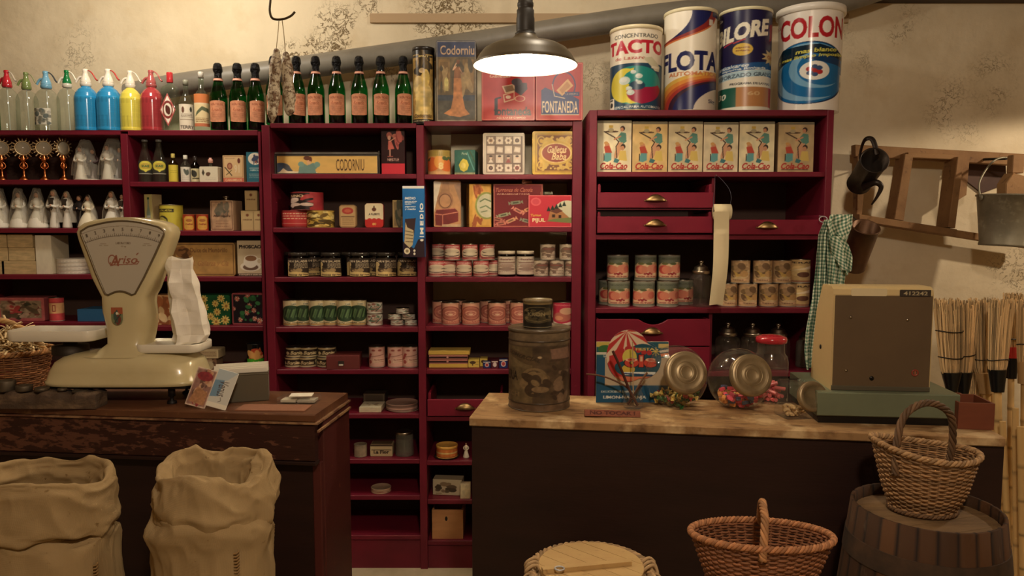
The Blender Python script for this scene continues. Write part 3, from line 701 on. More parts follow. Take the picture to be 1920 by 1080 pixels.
for i, px in enumerate([412, 448, 487]):
    place(ch, (bx(px, Yb), Yb, zt), 'green wine bottle, %s of the three standing right of the clear spirit bottles' % ['leftmost', 'middle', 'rightmost'][i], 'bottle', CG, rz=.3*(i-1))
Yc = FB+.075; ztB = B.z['topL']+.0005
names = ['green wine bottle half hidden behind the hanging sausages, left end of the upper row', 'green wine bottle just right of the hanging sausages', 'green wine bottle third from the left in the upper row of seven', 'green wine bottle in the middle of the upper row of seven', 'green wine bottle third from the right in the upper row of seven', 'green wine bottle second from the right, torn foil on its top', 'green wine bottle at the right end, beside the tall dark round tin']
for i, px in enumerate([516, 558, 594, 633, 675, 715, 757]):
    place(ch, (XX(px, Yc, ztB), Yc, ztB), names[i], 'bottle', CG, rz=[0, .5, -.3, -.1, -.1, .1, .3][i])
# ================================================================ left bay rows
def gilt_disc():
    t = empty('toy_monstrance'); mb = MB()
    mb.lathe([(1e-4, 0), (.022, 0), (.022, .004), (.014, .01), (.005, .022), (.004, .05), (.007, .055), (.010, .062), (.006, .07), (.005, .078), (.011, .084), (.013, .095), (.007, .104), (.006, .11)], 20)
    for s in (-1, 1):
        mb.tube(spline([(s*.004, 0, .05), (s*.014, 0, .06), (s*.012, 0, .072), (s*.004, 0, .08)], 5), .0022, sides=6)
        mb.tube(spline([(s*.006, 0, .09), (s*.018, 0, .10), (s*.012, 0, .108)], 5), .0022, sides=6)
    mb.build('stem', M['copper'], t)
    r = MB(); cz = .142
    r.lathe([(.027, -.004), (.033, -.004), (.033, .004), (.027, .004), (.027, -.004)], 28)
    r.xf(Matrix.Translation((0, 0, cz)) @ Matrix.Rotation(pi/2, 4, 'X'))
    for k in range(18):
        a = 2*pi*k/18+.17; L = .046 if k % 2 else .041
        r.tube([(.031*cos(a), 0, cz+.031*sin(a)), (L*cos(a), 0, cz+L*sin(a))], [.0042, .0026], sides=6)
        r.sphere((L*cos(a), 0, cz+L*sin(a)), .0034, seg=8)
    r.build('sunburst', mat('pale_gilt', .4, (190, 165, 125), metal=.8) if 'pg' not in M else M['pg'], t)
    d = MB().lathe([(1e-4, -.003), (.0275, -.003), (.0275, .003), (1e-4, .003)], 28, (196, 186, 160)).xf(Matrix.Translation((0, 0, cz)) @ Matrix.Rotation(pi/2, 4, 'X'))
    d.build('glass_disc', M['gloss'], t); return t
M['pg'] = mat('pale_gilt', .4, (190, 165, 125), metal=.8)
Y2 = FA+.055; z2 = A.z['L2']+.0005
mo = gilt_disc()
for i, px in enumerate([5, 46, 85, 121]):
    place(mo, (XX(px, Y2, z2), Y2, z2), '%s of the four small gilt sunburst monstrances' % ['leftmost', 'second from the left', 'second from the right', 'rightmost'][i], 'ornament', 'sunburst monstrances', rz=0 if i < 3 else .7)
SKIN = (214, 160, 124)
def figure(name, H, gown, hair=(70, 45, 30), skirt=.3, x=0, root=None, veil=False, suit=False, flare=1.0, hat=None, tie=False):
    """little cake figurine; H total height"""
    t = root or empty(name); s = H
    g = MB()
    if suit:
        g.lathe([(1e-4, 0), (.10*s, 0), (.105*s, .03*s), (.085*s, .25*s), (.085*s, .45*s), (.105*s, .55*s), (.125*s, .70*s), (.10*s, .78*s), (.035*s, .82*s)], 16, gown, cx=x, sy=.7)
    else:
        g.lathe([(1e-4, 0), (skirt*s*flare, 0), (skirt*s*flare*1.0, .04*s), (skirt*s*.85*flare, .18*s), (skirt*.6*s, .35*s), (.085*s, .50*s), (.10*s, .62*s), (.125*s, .70*s), (.09*s, .78*s), (.035*s, .82*s)], 20, gown, cx=x)
    for sx in (-1, 1):
        g.tube(spline([(x+sx*.11*s, 0, .74*s), (x+sx*.16*s, -.02*s, .62*s), (x+sx*.10*s, -.09*s, .55*s), (x+sx*.01*s, -.12*s, .58*s)], 5), .035*s, gown, sides=8)
    g.sphere((x, -.13*s, .585*s), .03*s, SKIN, seg=8)
    if tie: g.prism([(x-.03*s, .52*s), (x+.0*s, .46*s), (x+.03*s, .52*s), (x+.07*s, .78*s), (x-.07*s, .78*s)], -.13*s, -.09*s, (60, 50, 40))
    g.build('gown' if not suit else 'suit', M['paper'], t)
    h = MB(); h.sphere((x, -.01*s, .885*s), .068*s, SKIN, seg=14, sc=(.9, .95, 1.1))
    h.sphere((x, -.078*s, .878*s), .010*s, SKIN, seg=6); h.sphere((x-.026*s, -.068*s, .90*s), .008*s, (40, 30, 25), seg=6); h.sphere((x+.026*s, -.068*s, .90*s), .008*s, (40, 30, 25), seg=6); h.sphere((x, -.07*s, .85*s), .010*s, (180, 70, 60), seg=6, sc=(1.6, .6, .6))
    h.build('head', M['paper'], t)
    MB().sphere((x, .014*s, .905*s), .076*s, hat or hair, seg=14, sc=(1, .95, 1.05)).build('hair' if hat is None else 'headdress', M['paper'], t)
    if veil:
        v = MB(); P = []
        for z, r_ in [(1.0, .02), (.97, .06), (.88, .095), (.7, .17), (.45, .24), (.15, .27)]:
            a = np.linspace(radians(-50), radians(230), 24); P.append(np.stack([x+np.cos(a)*r_*s, np.sin(a)*r_*s*(.8)+.01*s, np.full_like(a, z*s)], 1))
        v.grid(np.array(P), (220, 220, 215)).build('veil', M['veil'], t)
    return t
def wrap_cone(t, H, r, seed=0, sy=.8, x=0):
    rs = random.Random(seed); P = []
    for z, k in [(0, 1), (.05, 1.02), (.3, .98), (.55, .86), (.75, .72), (.9, .5), (.97, .42), (1.0, .3)]:
        a = np.linspace(0, 2*pi, 22, endpoint=False); R = r*k*(1+np.array([rs.uniform(-.1, .1) for _ in a])*(.5+z))
        P.append(np.stack([x+R*np.cos(a), R*np.sin(a)*sy, np.full_like(a, z*H)+np.array([rs.uniform(-.02, .02)*H*(z > 0) for _ in a])], 1))
    MB().grid(np.array(P), (220, 220, 215), wrap=True, smooth=False).build('plastic_wrapping', M['plastic'], t)
# wrapped wedding couples
for px, w, top, sd, lb in ((161, 46, 262, 3, 'wedding couple figurine wrapped in clear plastic, beside the monstrances'), (212, 48, 258, 8, 'wedding couple figurine in crumpled clear plastic, beside the upright')):
    H = ZZ(top, Y2)-z2; t = empty('wrapped_wedding_figurine', (XX(px, Y2, z2), Y2+.01, z2), 0, lb, 'figurine', 'plastic-wrapped wedding couples')
    figure('f', H*.86, (235, 228, 210), x=-.026, root=t, skirt=.16, veil=True); figure('f', H*.8, (66, 46, 44), x=.03, root=t, suit=True)
    wrap_cone(t, H, WW(w, Y2)/2*.97, sd)
    MB().lathe([(1e-4, 0), (.052, 0), (.052, .006), (1e-4, .006)], 24, (225, 218, 200), sy=.8).build('base', M['paper'], t)
z3 = A.z['L3']+.0005; Y3 = FA+.05
FG = 'small figurines on the third shelf'
for px, lb in ((2, 'leftmost'), (38, 'second'), (72, 'third')):
    t = figure('bride_figurine', ZZ(358, Y3)-z3, (232, 226, 208), skirt=.26, veil=True); t.location = (XX(px, Y3, z3), Y3, z3)
    wrap_cone(t, ZZ(353, Y3)-z3, WW(33, Y3)/2, int(px)); tag(t, '%s of the bride figurines wrapped in clear plastic with wide white gowns' % lb, 'figurine', FG)
for px, top, lb in ((103, 355, 'standing white figurine with a dark sash beside the wrapped brides'), (127, 358, 'standing white figurine with a dark sash, right of its twin')):
    t = figure('communion_figurine', ZZ(top, Y3)-z3, (228, 222, 205), skirt=.12, veil=True, hat=(170, 150, 110), tie=True); t.location = (XX(px, Y3, z3), Y3, z3); tag(t, lb, 'figurine', FG)
t = empty('wedding_couple_figurine', (XX(160, Y3, z3), Y3, z3), 0, 'bride and groom figurine with a wide cream skirt, above the scale', 'figurine', FG)
H = ZZ(365, Y3)-z3; figure('f', H, (40, 34, 34), x=-.022, root=t, suit=True); figure('f', H*1.0, (235, 224, 192), x=.017, root=t, skirt=.30, veil=True)
t = figure('bride_figurine', ZZ(358, Y3)-z3, (232, 226, 208), skirt=.24, veil=True, hair=(170, 120, 70)); t.location = (XX(211, Y3, z3), Y3, z3); tag(t, 'fair-haired bride figurine with a long veil, above the scale', 'figurine', FG)
t = figure('boy_figurine', ZZ(362, Y3)-z3, (225, 218, 200), suit=True, tie=True); t.location = (XX(233, Y3, z3), Y3, z3); tag(t, 'small boy figurine in white against the upright', 'figurine', FG)
# kraft boxes, white box, cheeses
z4 = A.z['L4']+.0005; Y4 = FA+.03; KR = (206, 178, 124)
ka = Art(40, 24, KR).noise(.1, 2, 6, 4).noise(.06, 8, 10, 9)
G = 'brown paper packets stacked beside the white box'
h1 = (ZZ(439, Y4)-z4)/3
def packet(px0, px1, k, lb, rz=0):
    x, w, h = px_box(px0, px1, 436, z4, Y4); o = make_box('paper_packet', ka, w, h1-.001, .13, side=(198, 168, 114), rad=.003, m='paper'); o.location = (x, Y4+.066, z4+k*h1); o.rotation_euler[2] = rz; tag(o, lb, 'packet', G)
packet(-60, 0, 0, 'kraft paper packet at the bottom left of the stack, cut by the photo edge'); packet(1.5, 66, 0, 'kraft paper packet at the bottom right of the stack, widest of all')
packet(-45, 14, 1, 'kraft paper packet in the middle layer, left'); packet(16, 64, 1, 'kraft paper packet in the middle layer, right')
packet(-45, 13, 2, 'kraft paper packet in the top layer, left'); packet(15, 62, 2, 'kraft paper packet on top of the stack, right')
stand_box('white_carton', noisy((232, 222, 192), 20, 40, .04), 67, 97, 441, z4, Y4, .13, 'tall plain white carton beside the brown paper packets', 'box', rz=0, side=(205, 192, 160), rad=.002)
tz = z4; G = 'white scalloped tins stacked behind the scale'
sc = Art(60, 12, (222, 212, 192)).rect(0, 0, 1, .18, (190, 178, 158))
for k in range(14): sc.ell((k+.5)/14, .3, .03, .3, (200, 188, 168)).ell((k+.5)/14, .34, .02, .24, (228, 220, 202))
xx, w, h = px_box(111, 170, 484, z4, FA+.1)
proto = make_can('shallow_round_tin', sc, w/2, h/4-.0006, lidc=(216, 206, 186))
for k in range(4): place(proto, (xx, FA+.1, z4+k*h/4), 'white scalloped tin behind the scale, %s of four stacked' % ['lowest', 'second from bottom', 'third from bottom', 'topmost'][k], 'tin', G)
# row 5
z5 = A.z['L5']+.0005
a = Art(84, 48, (196, 96, 96)); a.rect(.06, .12, .94, .88, (150, 128, 100)).blobs(90, [(100, 84, 60), (170, 150, 120), (60, 60, 45), (190, 160, 130), (120, 60, 50), (140, 120, 90)], .14, (.07, .14, .93, .86), 5).blobs(12, [(200, 150, 120), (180, 60, 60)], .1, (.2, .3, .5, .8), 6).noise(.15, 10, 6, 1)
stand_box('picture_tin', a, -4, 83, 558, z5, FA+.05, .1, 'pink-framed tin with a crowded country scene on its front', 'tin', side=(176, 84, 86), rad=.006, m='tin')
a = Art(40, 60, (220, 70, 75)); a.rect(.0, .32, 1, .78, (236, 180, 120)).rect(.3, .4, .45, .7, (170, 60, 50)).rect(.34, .44, .41, .66, (236, 190, 130)).rect(0, .78, 1, .83, (190, 50, 60)).noise(.08, 5, 5, 2)
stand_can('pink_can', a, 94, 119, 557, z5, FA+.07, 'pink and peach drink can beside the pink-framed tin', 'can')
stand_box('blue_box', Art(12, 12, (40, 100, 150)), 145, 196, 580, z5, FA+.04, .13, 'flat blue box half hidden behind the scale', 'box', side=(34, 84, 130), top=(60, 120, 165))
# ---------------------------------------------------------------- right bay
z2 = A.z['R2']+.0005; Yr = FA+.05
def small_bottle(name, px, w, top, prof, m, lab, lz, label, cap=None, ang=1.2, r0=None, oval=0, sy=1):
    H = ZZ(top, Yr)-z2; r = WW(w, Yr)/2
    t = bottle(name, [(max(a_*r, 1e-4), b_*H) for a_, b_ in prof], m)
    patch(lab, r+.0005, H*lz[0], H*lz[1], ang, oval).build('label', M['paper'], t)
    if cap: MB().lathe([(cap[0]*r, cap[1]*H), (cap[0]*r*1.05, cap[1]*H+.001), (cap[0]*r*1.05, H-.001), (cap[0]*r*.9, H), (1e-4, H)], 16, cap[2]).build('cap', M['tin'], t)
    t.location = (XX(px, Yr, z2), Yr, z2); t.rotation_euler[2] = -atan2(t.location[0], Yr); return tag(t, label, 'bottle')
pf = [(0, .004), (.95, 0), (1, .02), (1, .38), (.93, .5), (.62, .68), (.42, .82), (.36, .9), (.42, .93), (.42, .985), (.36, 1)]
for px, lb in ((274, 'left one of two tall clear soda bottles with a yellow heart label'), (300, 'right one of two tall clear soda bottles with a yellow heart label')):
    a = Art(40, 40, (60, 58, 48)); a.ell(.5, .62, .42, .36, (228, 214, 70)).poly([(.12, .55), (.5, .16), (.88, .55)], (228, 214, 70)).ell(.5, .6, .28, .22, (200, 170, 60)).text('KAS', .5, .6, .4, .16, (60, 110, 60), .04).rect(.05, .02, .95, .08, (200, 195, 170))
    small_bottle('soda_bottle', px, 25, 262, pf, M['paleglass'], a, (.18, .50), lb, (.42, .95, (120, 120, 115)))
pm = [(0, .004), (.95, 0), (1, .02), (1, .62), (.9, .66), (.5, .74), (.38, .8), (.36, .93), (.40, .95), (.36, 1)]
a = Art(20, 40, (226, 206, 60)); a.squig(2, (150, 130, 40), (.2, .5, .8, .7))
small_bottle('liqueur_bottle', 326, 17, 288, pm, M['yellowglass'], a, (.02, .6), 'small yellow liqueur bottle with a yellow label', (.40, .85, (210, 190, 90)))
a = Art(20, 34, (226, 220, 200)); a.blobs(4, [(90, 100, 90)], .16, (.3, .5, .8, .8), 1).squig(3, (150, 140, 120), (.15, .1, .85, .45))
small_bottle('liqueur_bottle', 349, 18, 291, pm, M['paleglass'], a, (.02, .56), 'small clear liqueur bottle with a white label', (.40, .85, (225, 220, 200)))
a = Art(20, 30, (222, 212, 160)); a.blobs(3, [(60, 60, 50)], .2, (.1, .45, .6, .8), 2).rect(.2, .2, .85, .3, (90, 85, 60))
small_bottle('liqueur_bottle', 367, 16, 293, [(p, q) for p, q in pm], M['darkglass'], a, (.02, .52), 'small dark liqueur bottle with a cream label', (.45, .8, (40, 30, 26)))
t = empty('square_flask', (XX(396, Yr, z2), Yr, z2), 0, 'square white flask with dark leaf marks and a pink stopper', 'bottle')
a = Art(44, 38, (226, 216, 186)); a.poly([(.12, .6), (.2, .85), (.28, .6), (.2, .4)], (70, 62, 48)).blobs(5, [(110, 80, 60)], .1, (.38, .4, .56, .66), 3).squig(2, (160, 150, 120), (.3, .12, .9, .3))
H = ZZ(296, Yr)-z2; w = WW(34, Yr); make_box('flask_body', a, w, H*.63, .05, side=(214, 204, 176), rad=.005, parent=t)
MB().lathe([(.012, H*.62), (.0075, H*.68), (.0075, H*.80)], 16, (200, 190, 170)).build('neck', M['paleglass'], t)
MB().lathe([(.009, H*.79), (.0105, H*.82), (.0105, H*.93), (.006, H*.96), (.006, H), (1e-4, H)], 16, (214, 150, 130)).build('stopper', M['gloss'], t)
a = Art(52, 66, (222, 184, 128)); a.rect(0, 0, 1, .16, (218, 110, 80)).text('CARAMELOS', .5, .08, .8, .09, (240, 200, 150), .02).frame(.03, .18, .97, .97, .02, (180, 130, 80)).ell(.33, .6, .13, .13, (150, 80, 60)).ell(.33, .6, .08, .08, (190, 130, 90)).line([(.1, .55), (.42, .25)], .035, (60, 50, 40)).line([(.15, .27), (.42, .45)], .03, (110, 90, 50)).ell(.78, .8, .07, .1, (110, 50, 40)).text('9', .62, .5, .14, .3, (230, 205, 160), .03).text('1', .78, .5, .06, .3, (230, 205, 160), .03).squig(1, (150, 90, 60), (.1, .86, .6, .93), .02)
stand_box('caramel_box', a, 417, 457, 291, z2, Yr-.01, .05, 'cream and coral sweets box with a crossed racket drawing', 'box', side=(200, 160, 112), rz=-.06)
a = Art(32, 70, (40, 110, 130)); a.ell(.62, .78, .5, .20, (232, 222, 200)).ell(.62, .78, .42, .165, (225, 214, 190)).blobs(8, [(60, 70, 100), (130, 70, 60)], .09, (.42, .68, .82, .88), 4).rect(.2, .46, .9, .48, (190, 210, 200)).text('FABRICA', .55, .4, .6, .05, (190, 215, 205), .02).squig(3, (170, 200, 195), (.15, .12, .9, .3))
stand_box('teal_box', a, 462, 489, 285, z2, Yr-.01, .06, 'teal box with a round white crest, against the upright', 'box', side=(30, 90, 110))
z3 = A.z['R3']+.0005
a = Art(24, 80, (222, 214, 130)); a.rect(.1, .04, .9, .12, (210, 205, 170)).poly([(.25, .1), (.25, .5), (.4, .68), (.4, .86), (.6, .86), (.6, .68), (.75, .5), (.75, .1)], (150, 180, 150)).rect(.38, .86, .62, .92, (40, 90, 60)).rect(.28, .2, .72, .42, (200, 210, 190)).squig(2, (120, 120, 80), (.3, .24, .7, .38))
stand_box('bottle_carton', a, 268, 286, 364, z3, Yr, .055, 'narrow yellow carton with a drawing of a green bottle', 'box', side=(176, 150, 100), rz=-.35)
a = Art(56, 60, (222, 206, 60)); a.rect(0, .72, .52, .86, (50, 44, 30)).text('LA PALMERA', .25, .79, .45, .08, (226, 210, 70), .02).ell(.18, .38, .17, .2, (60, 54, 40)).blobs(4, [(200, 190, 80)], .12, (.08, .28, .28, .48), 3).rect(0, .96, 1, 1, (190, 180, 60)).squig(3, (170, 150, 50), (.1, .04, .6, .16))
stand_can('yellow_can', a, 301, 342, 384, z3, FA+.08, 'large yellow food can with a black name band', 'can', rz=.15)
a = Art(34, 38, (196, 60, 34)); a.poly([(.22, .12), (.22, .78), (.34, .92), (.66, .92), (.78, .78), (.78, .12), (.66, .03), (.34, .03)], (232, 176, 70)).ell(.5, .64, .16, .1, (190, 110, 50)).text('Azafran', .5, .4, .4, .1, (170, 70, 30), .02).squig(2, (190, 100, 40), (.3, .12, .7, .3))
p = make_can('spice_tin', a, WW(22, Yr)/2, ZZ(402, Yr)-z3, lidc=(190, 90, 50))
for px, lb in ((355, 'left'), (380, 'right')): place(p, (XX(px, Yr, z3), Yr, z3), '%s one of two small orange and yellow spice tins' % lb, 'tin', 'small orange spice tins')
t = empty('square_canister', (XX(421, Yr, z3), Yr+.03, z3), -.12, 'square beige canister with a faded picture and round silver stopper', 'canister')
a = Art(60, 76, (196, 156, 118)); a.frame(.03, .03, .97, .97, .02, (110, 70, 52)).blobs(40, [(120, 110, 90), (150, 120, 95), (100, 96, 80)], .1, (.2, .5, .85, .9), 3).text('Mantequilla', .5, .48, .75, .1, (84, 56, 44), .01, .3).squig(3, (160, 110, 80), (.2, .1, .8, .36)).noise(.12, 5, 6, 4)
H = ZZ(376, Yr)-z3; make_box('canister_body', a, WW(45, Yr), H, .085, side=(170, 134, 100), rad=.004, m='tin', parent=t)
MB().lathe([(.02, H), (.02, H+.004), (.009, H+.006), (.009, H+.013), (.014, H+.015), (.014, H+.020), (1e-4, H+.022)], 20, SILV).build('stopper', M['metal'], t)
a = Art(26, 44, (214, 184, 124)); a.ell(.5, .78, .12, .07, (140, 80, 50)).text('HORNIMANS', .5, .55, .7, .06, (130, 90, 60), .01).frame(.05, .04, .95, .96, .012, (190, 156, 100))
def tea(px0, px1, top, zb, lb): return stand_box('tea_carton', a, px0, px1, top, zb, Yr, .05, lb, 'box', 'small beige cartons', side=(190, 160, 106))
t1 = tea(452, 476, 395, z3, 'small beige carton at the bottom of the pile, left'); t2 = tea(477.5, 498, 395, z3, 'small beige carton at the bottom of the pile, against the upright')
tea(459, 482, 357, ZZ(395, Yr)+.001, 'small beige carton standing on top of the other two')
z4 = A.z['R4']+.0005
a = Art(120, 68, (196, 150, 82)); a.frame(.015, .03, .985, .97, .03, (120, 86, 48)).text('Dulce de Membrillo', .58, .78, .6, .13, (110, 66, 40), 0).text('M. Gallarza y Cia', .58, .36, .62, .2, (176, 116, 66), 0, .35).blobs(18, [(96, 64, 40), (150, 104, 60)], .13, (.06, .45, .24, .9), 2).noise(.12, 9, 5, 3)
stand_box('gold_tin', a, 325, 441, 455, z4, Yr-.01, .05, 'wide worn gold tin with rounded corners and faded script', 'tin', side=(150, 112, 62), rad=.014, m='tin')
a = Art(52, 72, (206, 186, 148)); a.rect(0, 0, 1, .07, (60, 40, 34)).text('PHOSCAO', .5, .83, .86, .1, (40, 28, 26), .04).ell(.5, .27, .4, .14, (232, 222, 200)).ell(.5, .25, .3, .09, (120, 90, 70)).ell(.5, .4, .27, .17, (235, 226, 206)).ell(.52, .5, .26, .10, (240, 230, 208)).ell(.52, .5, .22, .08, (150, 104, 66)).ring(.84, .42, .1, .09, .3, (232, 222, 200)).text('EL MAS EXQUISITO DE LOS DESAYUNOS', .5, .035, .9, .035, (220, 200, 170), .03)
stand_box('cocoa_box', a, 445, 494, 451, z4, Yr-.015, .06, 'beige cocoa box with bold dark lettering above a coffee cup', 'box', side=(180, 160, 120))
z5 = A.z['R5']+.0005
a = Art(40, 60, (214, 160, 104)).blobs(60, [(190, 110, 60), (226, 190, 130), (160, 90, 50), (240, 210, 150)], .13, seed=8).noise(.1, 5, 5, 2)
stand_box('floral_tin', a, 284, 324, 553, z5, Yr, .08, 'beige and orange floral tin peeping out behind the scale', 'tin', side=(190, 130, 80), rad=.012, m='tin')
def flowers(nu, nv, bg, n, petal, core, r, seed, reg=(0, 0, 1, 1)):
    a = Art(nu, nv, bg).noise(.15, 6, 6, seed); rs = random.Random(seed); asp = a.w/a.h; pts = []
    for i in range(400):
        u, v = rs.uniform(reg[0]+.04, reg[2]-.04), rs.uniform(reg[1]+.06, reg[3]-.06)
        if all(((u-p)*asp)**2+(v-q)**2 > (r*1.9)**2 for p, q in pts): pts.append((u, v))
        if len(pts) >= n: break
    for u, v in pts:
        rr = r*rs.uniform(.75, 1.1); a0 = rs.uniform(0, 1)
        for k in range(9):
            an = a0+2*pi*k/9; a.line([(u, v), (u+rr*cos(an)/asp, v+rr*sin(an))], rr*.42, petal[k % len(petal)])
        a.ell(u, v, rr*.34/asp, rr*.34, core)
    return a
a = flowers(84, 66, (16, 92, 50), 15, [(234, 206, 110), (222, 186, 84)], (176, 120, 50), .13, 5)
stand_box('daisy_tin', a, 362, 431, 553, z5, Yr, .09, 'green tin covered with yellow daisies', 'tin', side=(18, 84, 46), rad=.008, m='tin')
a = flowers(70, 66, (28, 26, 38), 9, [(226, 150, 120), (210, 90, 90), (230, 200, 170)], (200, 120, 60), .085, 9).blobs(20, [(40, 110, 60), (60, 140, 80)], .07, (.1, .1, .95, .95), 3).frame(0, 0, 1, 1, .045, (170, 74, 80))
stand_box('flowered_tin', a, 433, 496, 550, z5, Yr-.01, .07, 'black tin with a flower bouquet and a pink rim', 'tin', side=(150, 64, 68), rad=.008, m='tin', rz=-.12)
z6 = A.z['R6']+.0005
a = Art(44, 70, (22, 20, 20)); a.rect(0, 0, 1, .48, (70, 190, 40)).poly([(.2, .48), (.35, .85), (.5, .7), (.65, .9), (.8, .5)], (220, 120, 60)).blobs(14, [(200, 70, 40), (235, 170, 90)], .09, (.2, .5, .8, .9), 4).poly([(.3, .1), (.4, .42), (.5, .3), (.6, .42), (.7, .12)], (190, 190, 60)).blobs(5, [(120, 160, 40)], .1, (.2, .05, .8, .3), 6)
stand_can('tulip_tin', a, 464, 496, 643, z6, FA+.05, 'black and bright green tin with orange tulips', 'tin', m='gloss', lidc=(24, 22, 22))
x, w, h = px_box(367, 410, 655, z6, FA+.02)
a = Art(40, 24, (186, 160, 116)).frame(.03, .06, .97, .94, .05, (214, 196, 150)).squig(3, (140, 110, 80), (.1, .2, .9, .8), .05)
tp = make_box('beige_box', a, w, h*.40, .08, side=(170, 146, 106), rad=.004, topart=noisy((196, 170, 124))); tp.location = (x, FA+.06, z6+h*.6); tag(tp, 'beige box with rounded corners on top of the brown one, behind the paper bag', 'box')
a = Art(40, 30, (140, 100, 72)).blobs(18, [(180, 150, 110), (100, 70, 50)], .14, seed=3).ell(.7, .5, .16, .3, (190, 170, 130))
tp = make_box('brown_box', a, w*.86, h*.595, .075, side=(120, 88, 64), rad=.004); tp.location = (x-.004, FA+.06, z6); tag(tp, 'brown patterned box under the beige one, behind the scale', 'box')
stand_can('shallow_dark_tin', noisy((84, 76, 62)), 418, 448, 683, z6, FA+.06, 'low dark round tin left of the tulip tin', 'tin', lidc=(96, 90, 76), m='tin')
# ================================================================ middle unit, top board
ztL = B.z['topL']+.0005; ztR = B.z['topR']+.0005
a = Art(60, 170, (24, 20, 16)); a.rect(.08, .06, .82, .94, (190, 150, 70)).rect(.11, .075, .79, .9, (168, 130, 62)).blobs(16, [(96, 76, 40), (60, 48, 30)], .05, (.12, .62, .78, .9), 3).ell(.34, .52, .2, .13, (206, 176, 110)).ell(.5, .38, .28, .17, (222, 190, 110)).ell(.56, .62, .12, .12, (232, 196, 96)).ell(.45, .72, .09, .035, (226, 190, 130)).poly([(.2, .12), (.25, .36), (.7, .36), (.76, .12)], (216, 184, 100)).text('Codorniu', .45, .105, .55, .05, (70, 56, 30), .01, .2).rect(.1, .9, .8, .93, (60, 48, 30)).text('BRUT', .5, .915, .3, .024, (220, 190, 110), .01).text('CODORNIU', .42, .035, .6, .02, (200, 180, 130), .01).noise(.22, 6, 14, 5)
stand_can('tall_round_tin', a, 774, 815, 91, ztL, FB+.075, 'tall black and gold round tin standing at the end of the wine bottles', 'tin', lidc=(40, 34, 28), m='tin', lidh=.016, lidname='lid')
a = Art(96, 190, (110, 92, 62)); a.rect(0, .80, 1, 1, (52, 62, 92)).frame(.01, .005, .99, .995, .008, (150, 140, 120)).text('Codorniu', .53, .885, .86, .115, (196, 158, 120), .012)
a.rect(.06, .40, .34, .77, (140, 108, 62)).rect(.66, .40, .95, .77, (140, 108, 62)).rect(.10, .42, .30, .74, (120, 92, 54)).rect(.03, .02, .97, .26, (84, 80, 68)).rect(.03, .26, .97, .33, (66, 74, 84))
a.blobs(20, [(160, 130, 80), (90, 80, 60), (170, 140, 90)], .06, (.06, .36, .95, .76), 6).ell(.25, .48, .055, .07, (206, 190, 110)).rect(.2, .38, .3, .44, (190, 170, 100))
a.poly([(.44, .54), (.62, .54), (.66, .30), (.72, .16), (.84, .09), (.6, .055), (.34, .07), (.18, .10), (.36, .16), (.42, .30)], (200, 128, 72)).poly([(.46, .68), (.60, .68), (.62, .54), (.44, .54)], (150, 96, 60)).ell(.55, .74, .045, .028, (120, 76, 50)).line([(.5, .68), (.42, .64), (.5, .72)], .016, (206, 160, 120)).line([(.58, .66), (.68, .58)], .014, (180, 130, 96)).noise(.2, 8, 16, 4)
stand_box('wine_poster_tin', a, 818, 893, 76, ztR, FB+.02, .11, 'tall rectangular tin with a blue title band and a lady in an orange gown', 'tin', side=(52, 42, 34), rad=.008, m='tin')
RED = (196, 44, 44)
def font(k):
    a = Art(100, 118, RED).frame(.01, .01, .99, .99, .012, (214, 110, 90))
    if k == 0:
        a.text('Galletas', .35, .86, .4, .07, (232, 190, 150), .01, .3).poly([(.38, .66), (.6, .70), (.66, .56), (.44, .52)], (230, 190, 150)).poly([(.41, .65), (.58, .68), (.62, .58), (.46, .54)], (150, 110, 80)).poly([(.40, .50), (.62, .56), (.62, .40), (.42, .34)], (226, 180, 140)).poly([(.42, .48), (.6, .535), (.6, .42), (.44, .37)], RED).ell(.5, .45, .05, .035, (240, 210, 180))
        a.poly([(.62, .74), (.85, .72), (.86, .6), (.74, .48), (.62, .56)], (72, 66, 76)).ell(.66, .74, .1, .07, (80, 70, 80)).ell(.72, .42, .1, .05, (200, 60, 60)).ring(.72, .42, .1, .06, .2, (232, 190, 150))
        a.rect(.24, .1, .30, .42, (44, 44, 62)).line([(.27, .42), (.35, .44)], .03, (44, 44, 62)).text('fontaneda', .58, .18, .7, .17, (44, 44, 62), .025).text('AGUILAR DE CAMPOO', .55, .05, .55, .035, (236, 200, 160), .01)
    else:
        BL = (44, 66, 122)
        a.poly([(.12, .10), (.12, .52), (.2, .57), (.5, .46), (.75, .44), (.92, .36), (.92, .10)], BL).frame(.11, .09, .93, .1, .01, (230, 200, 150)).text('FONTANEDA', .52, .23, .76, .21, (236, 206, 160), .012)
        a.ring(.6, .60, .25, .25, .1, BL).poly([(.44, .52), (.68, .72), (.8, .6), (.56, .42)], (232, 178, 110)).poly([(.5, .525), (.67, .67), (.74, .6), (.57, .46)], (206, 140, 80)).line([(.35, .62), (.4, .42), (.62, .38)], .014, (232, 200, 160)).rect(.62, .42, .93, .49, BL).text('LA VIOLETA', .77, .455, .26, .03, (220, 180, 150), .01)
    return a.noise(.06, 6, 6, 7)
stand_box('biscuit_tin', font(0), 903, 1003, 128, ztR, FB-.012, .13, 'red biscuit tin under the hanging lamp, with an opened box drawing', 'tin', side=(170, 36, 38), rad=.005, m='tin', rz=-.0)
stand_box('biscuit_tin', font(1), 1004, 1093, 117, ztR, FB-.018, .13, 'red biscuit tin with blue panel and cream capitals, at the right end', 'tin', side=(176, 38, 38), rad=.005, m='tin')
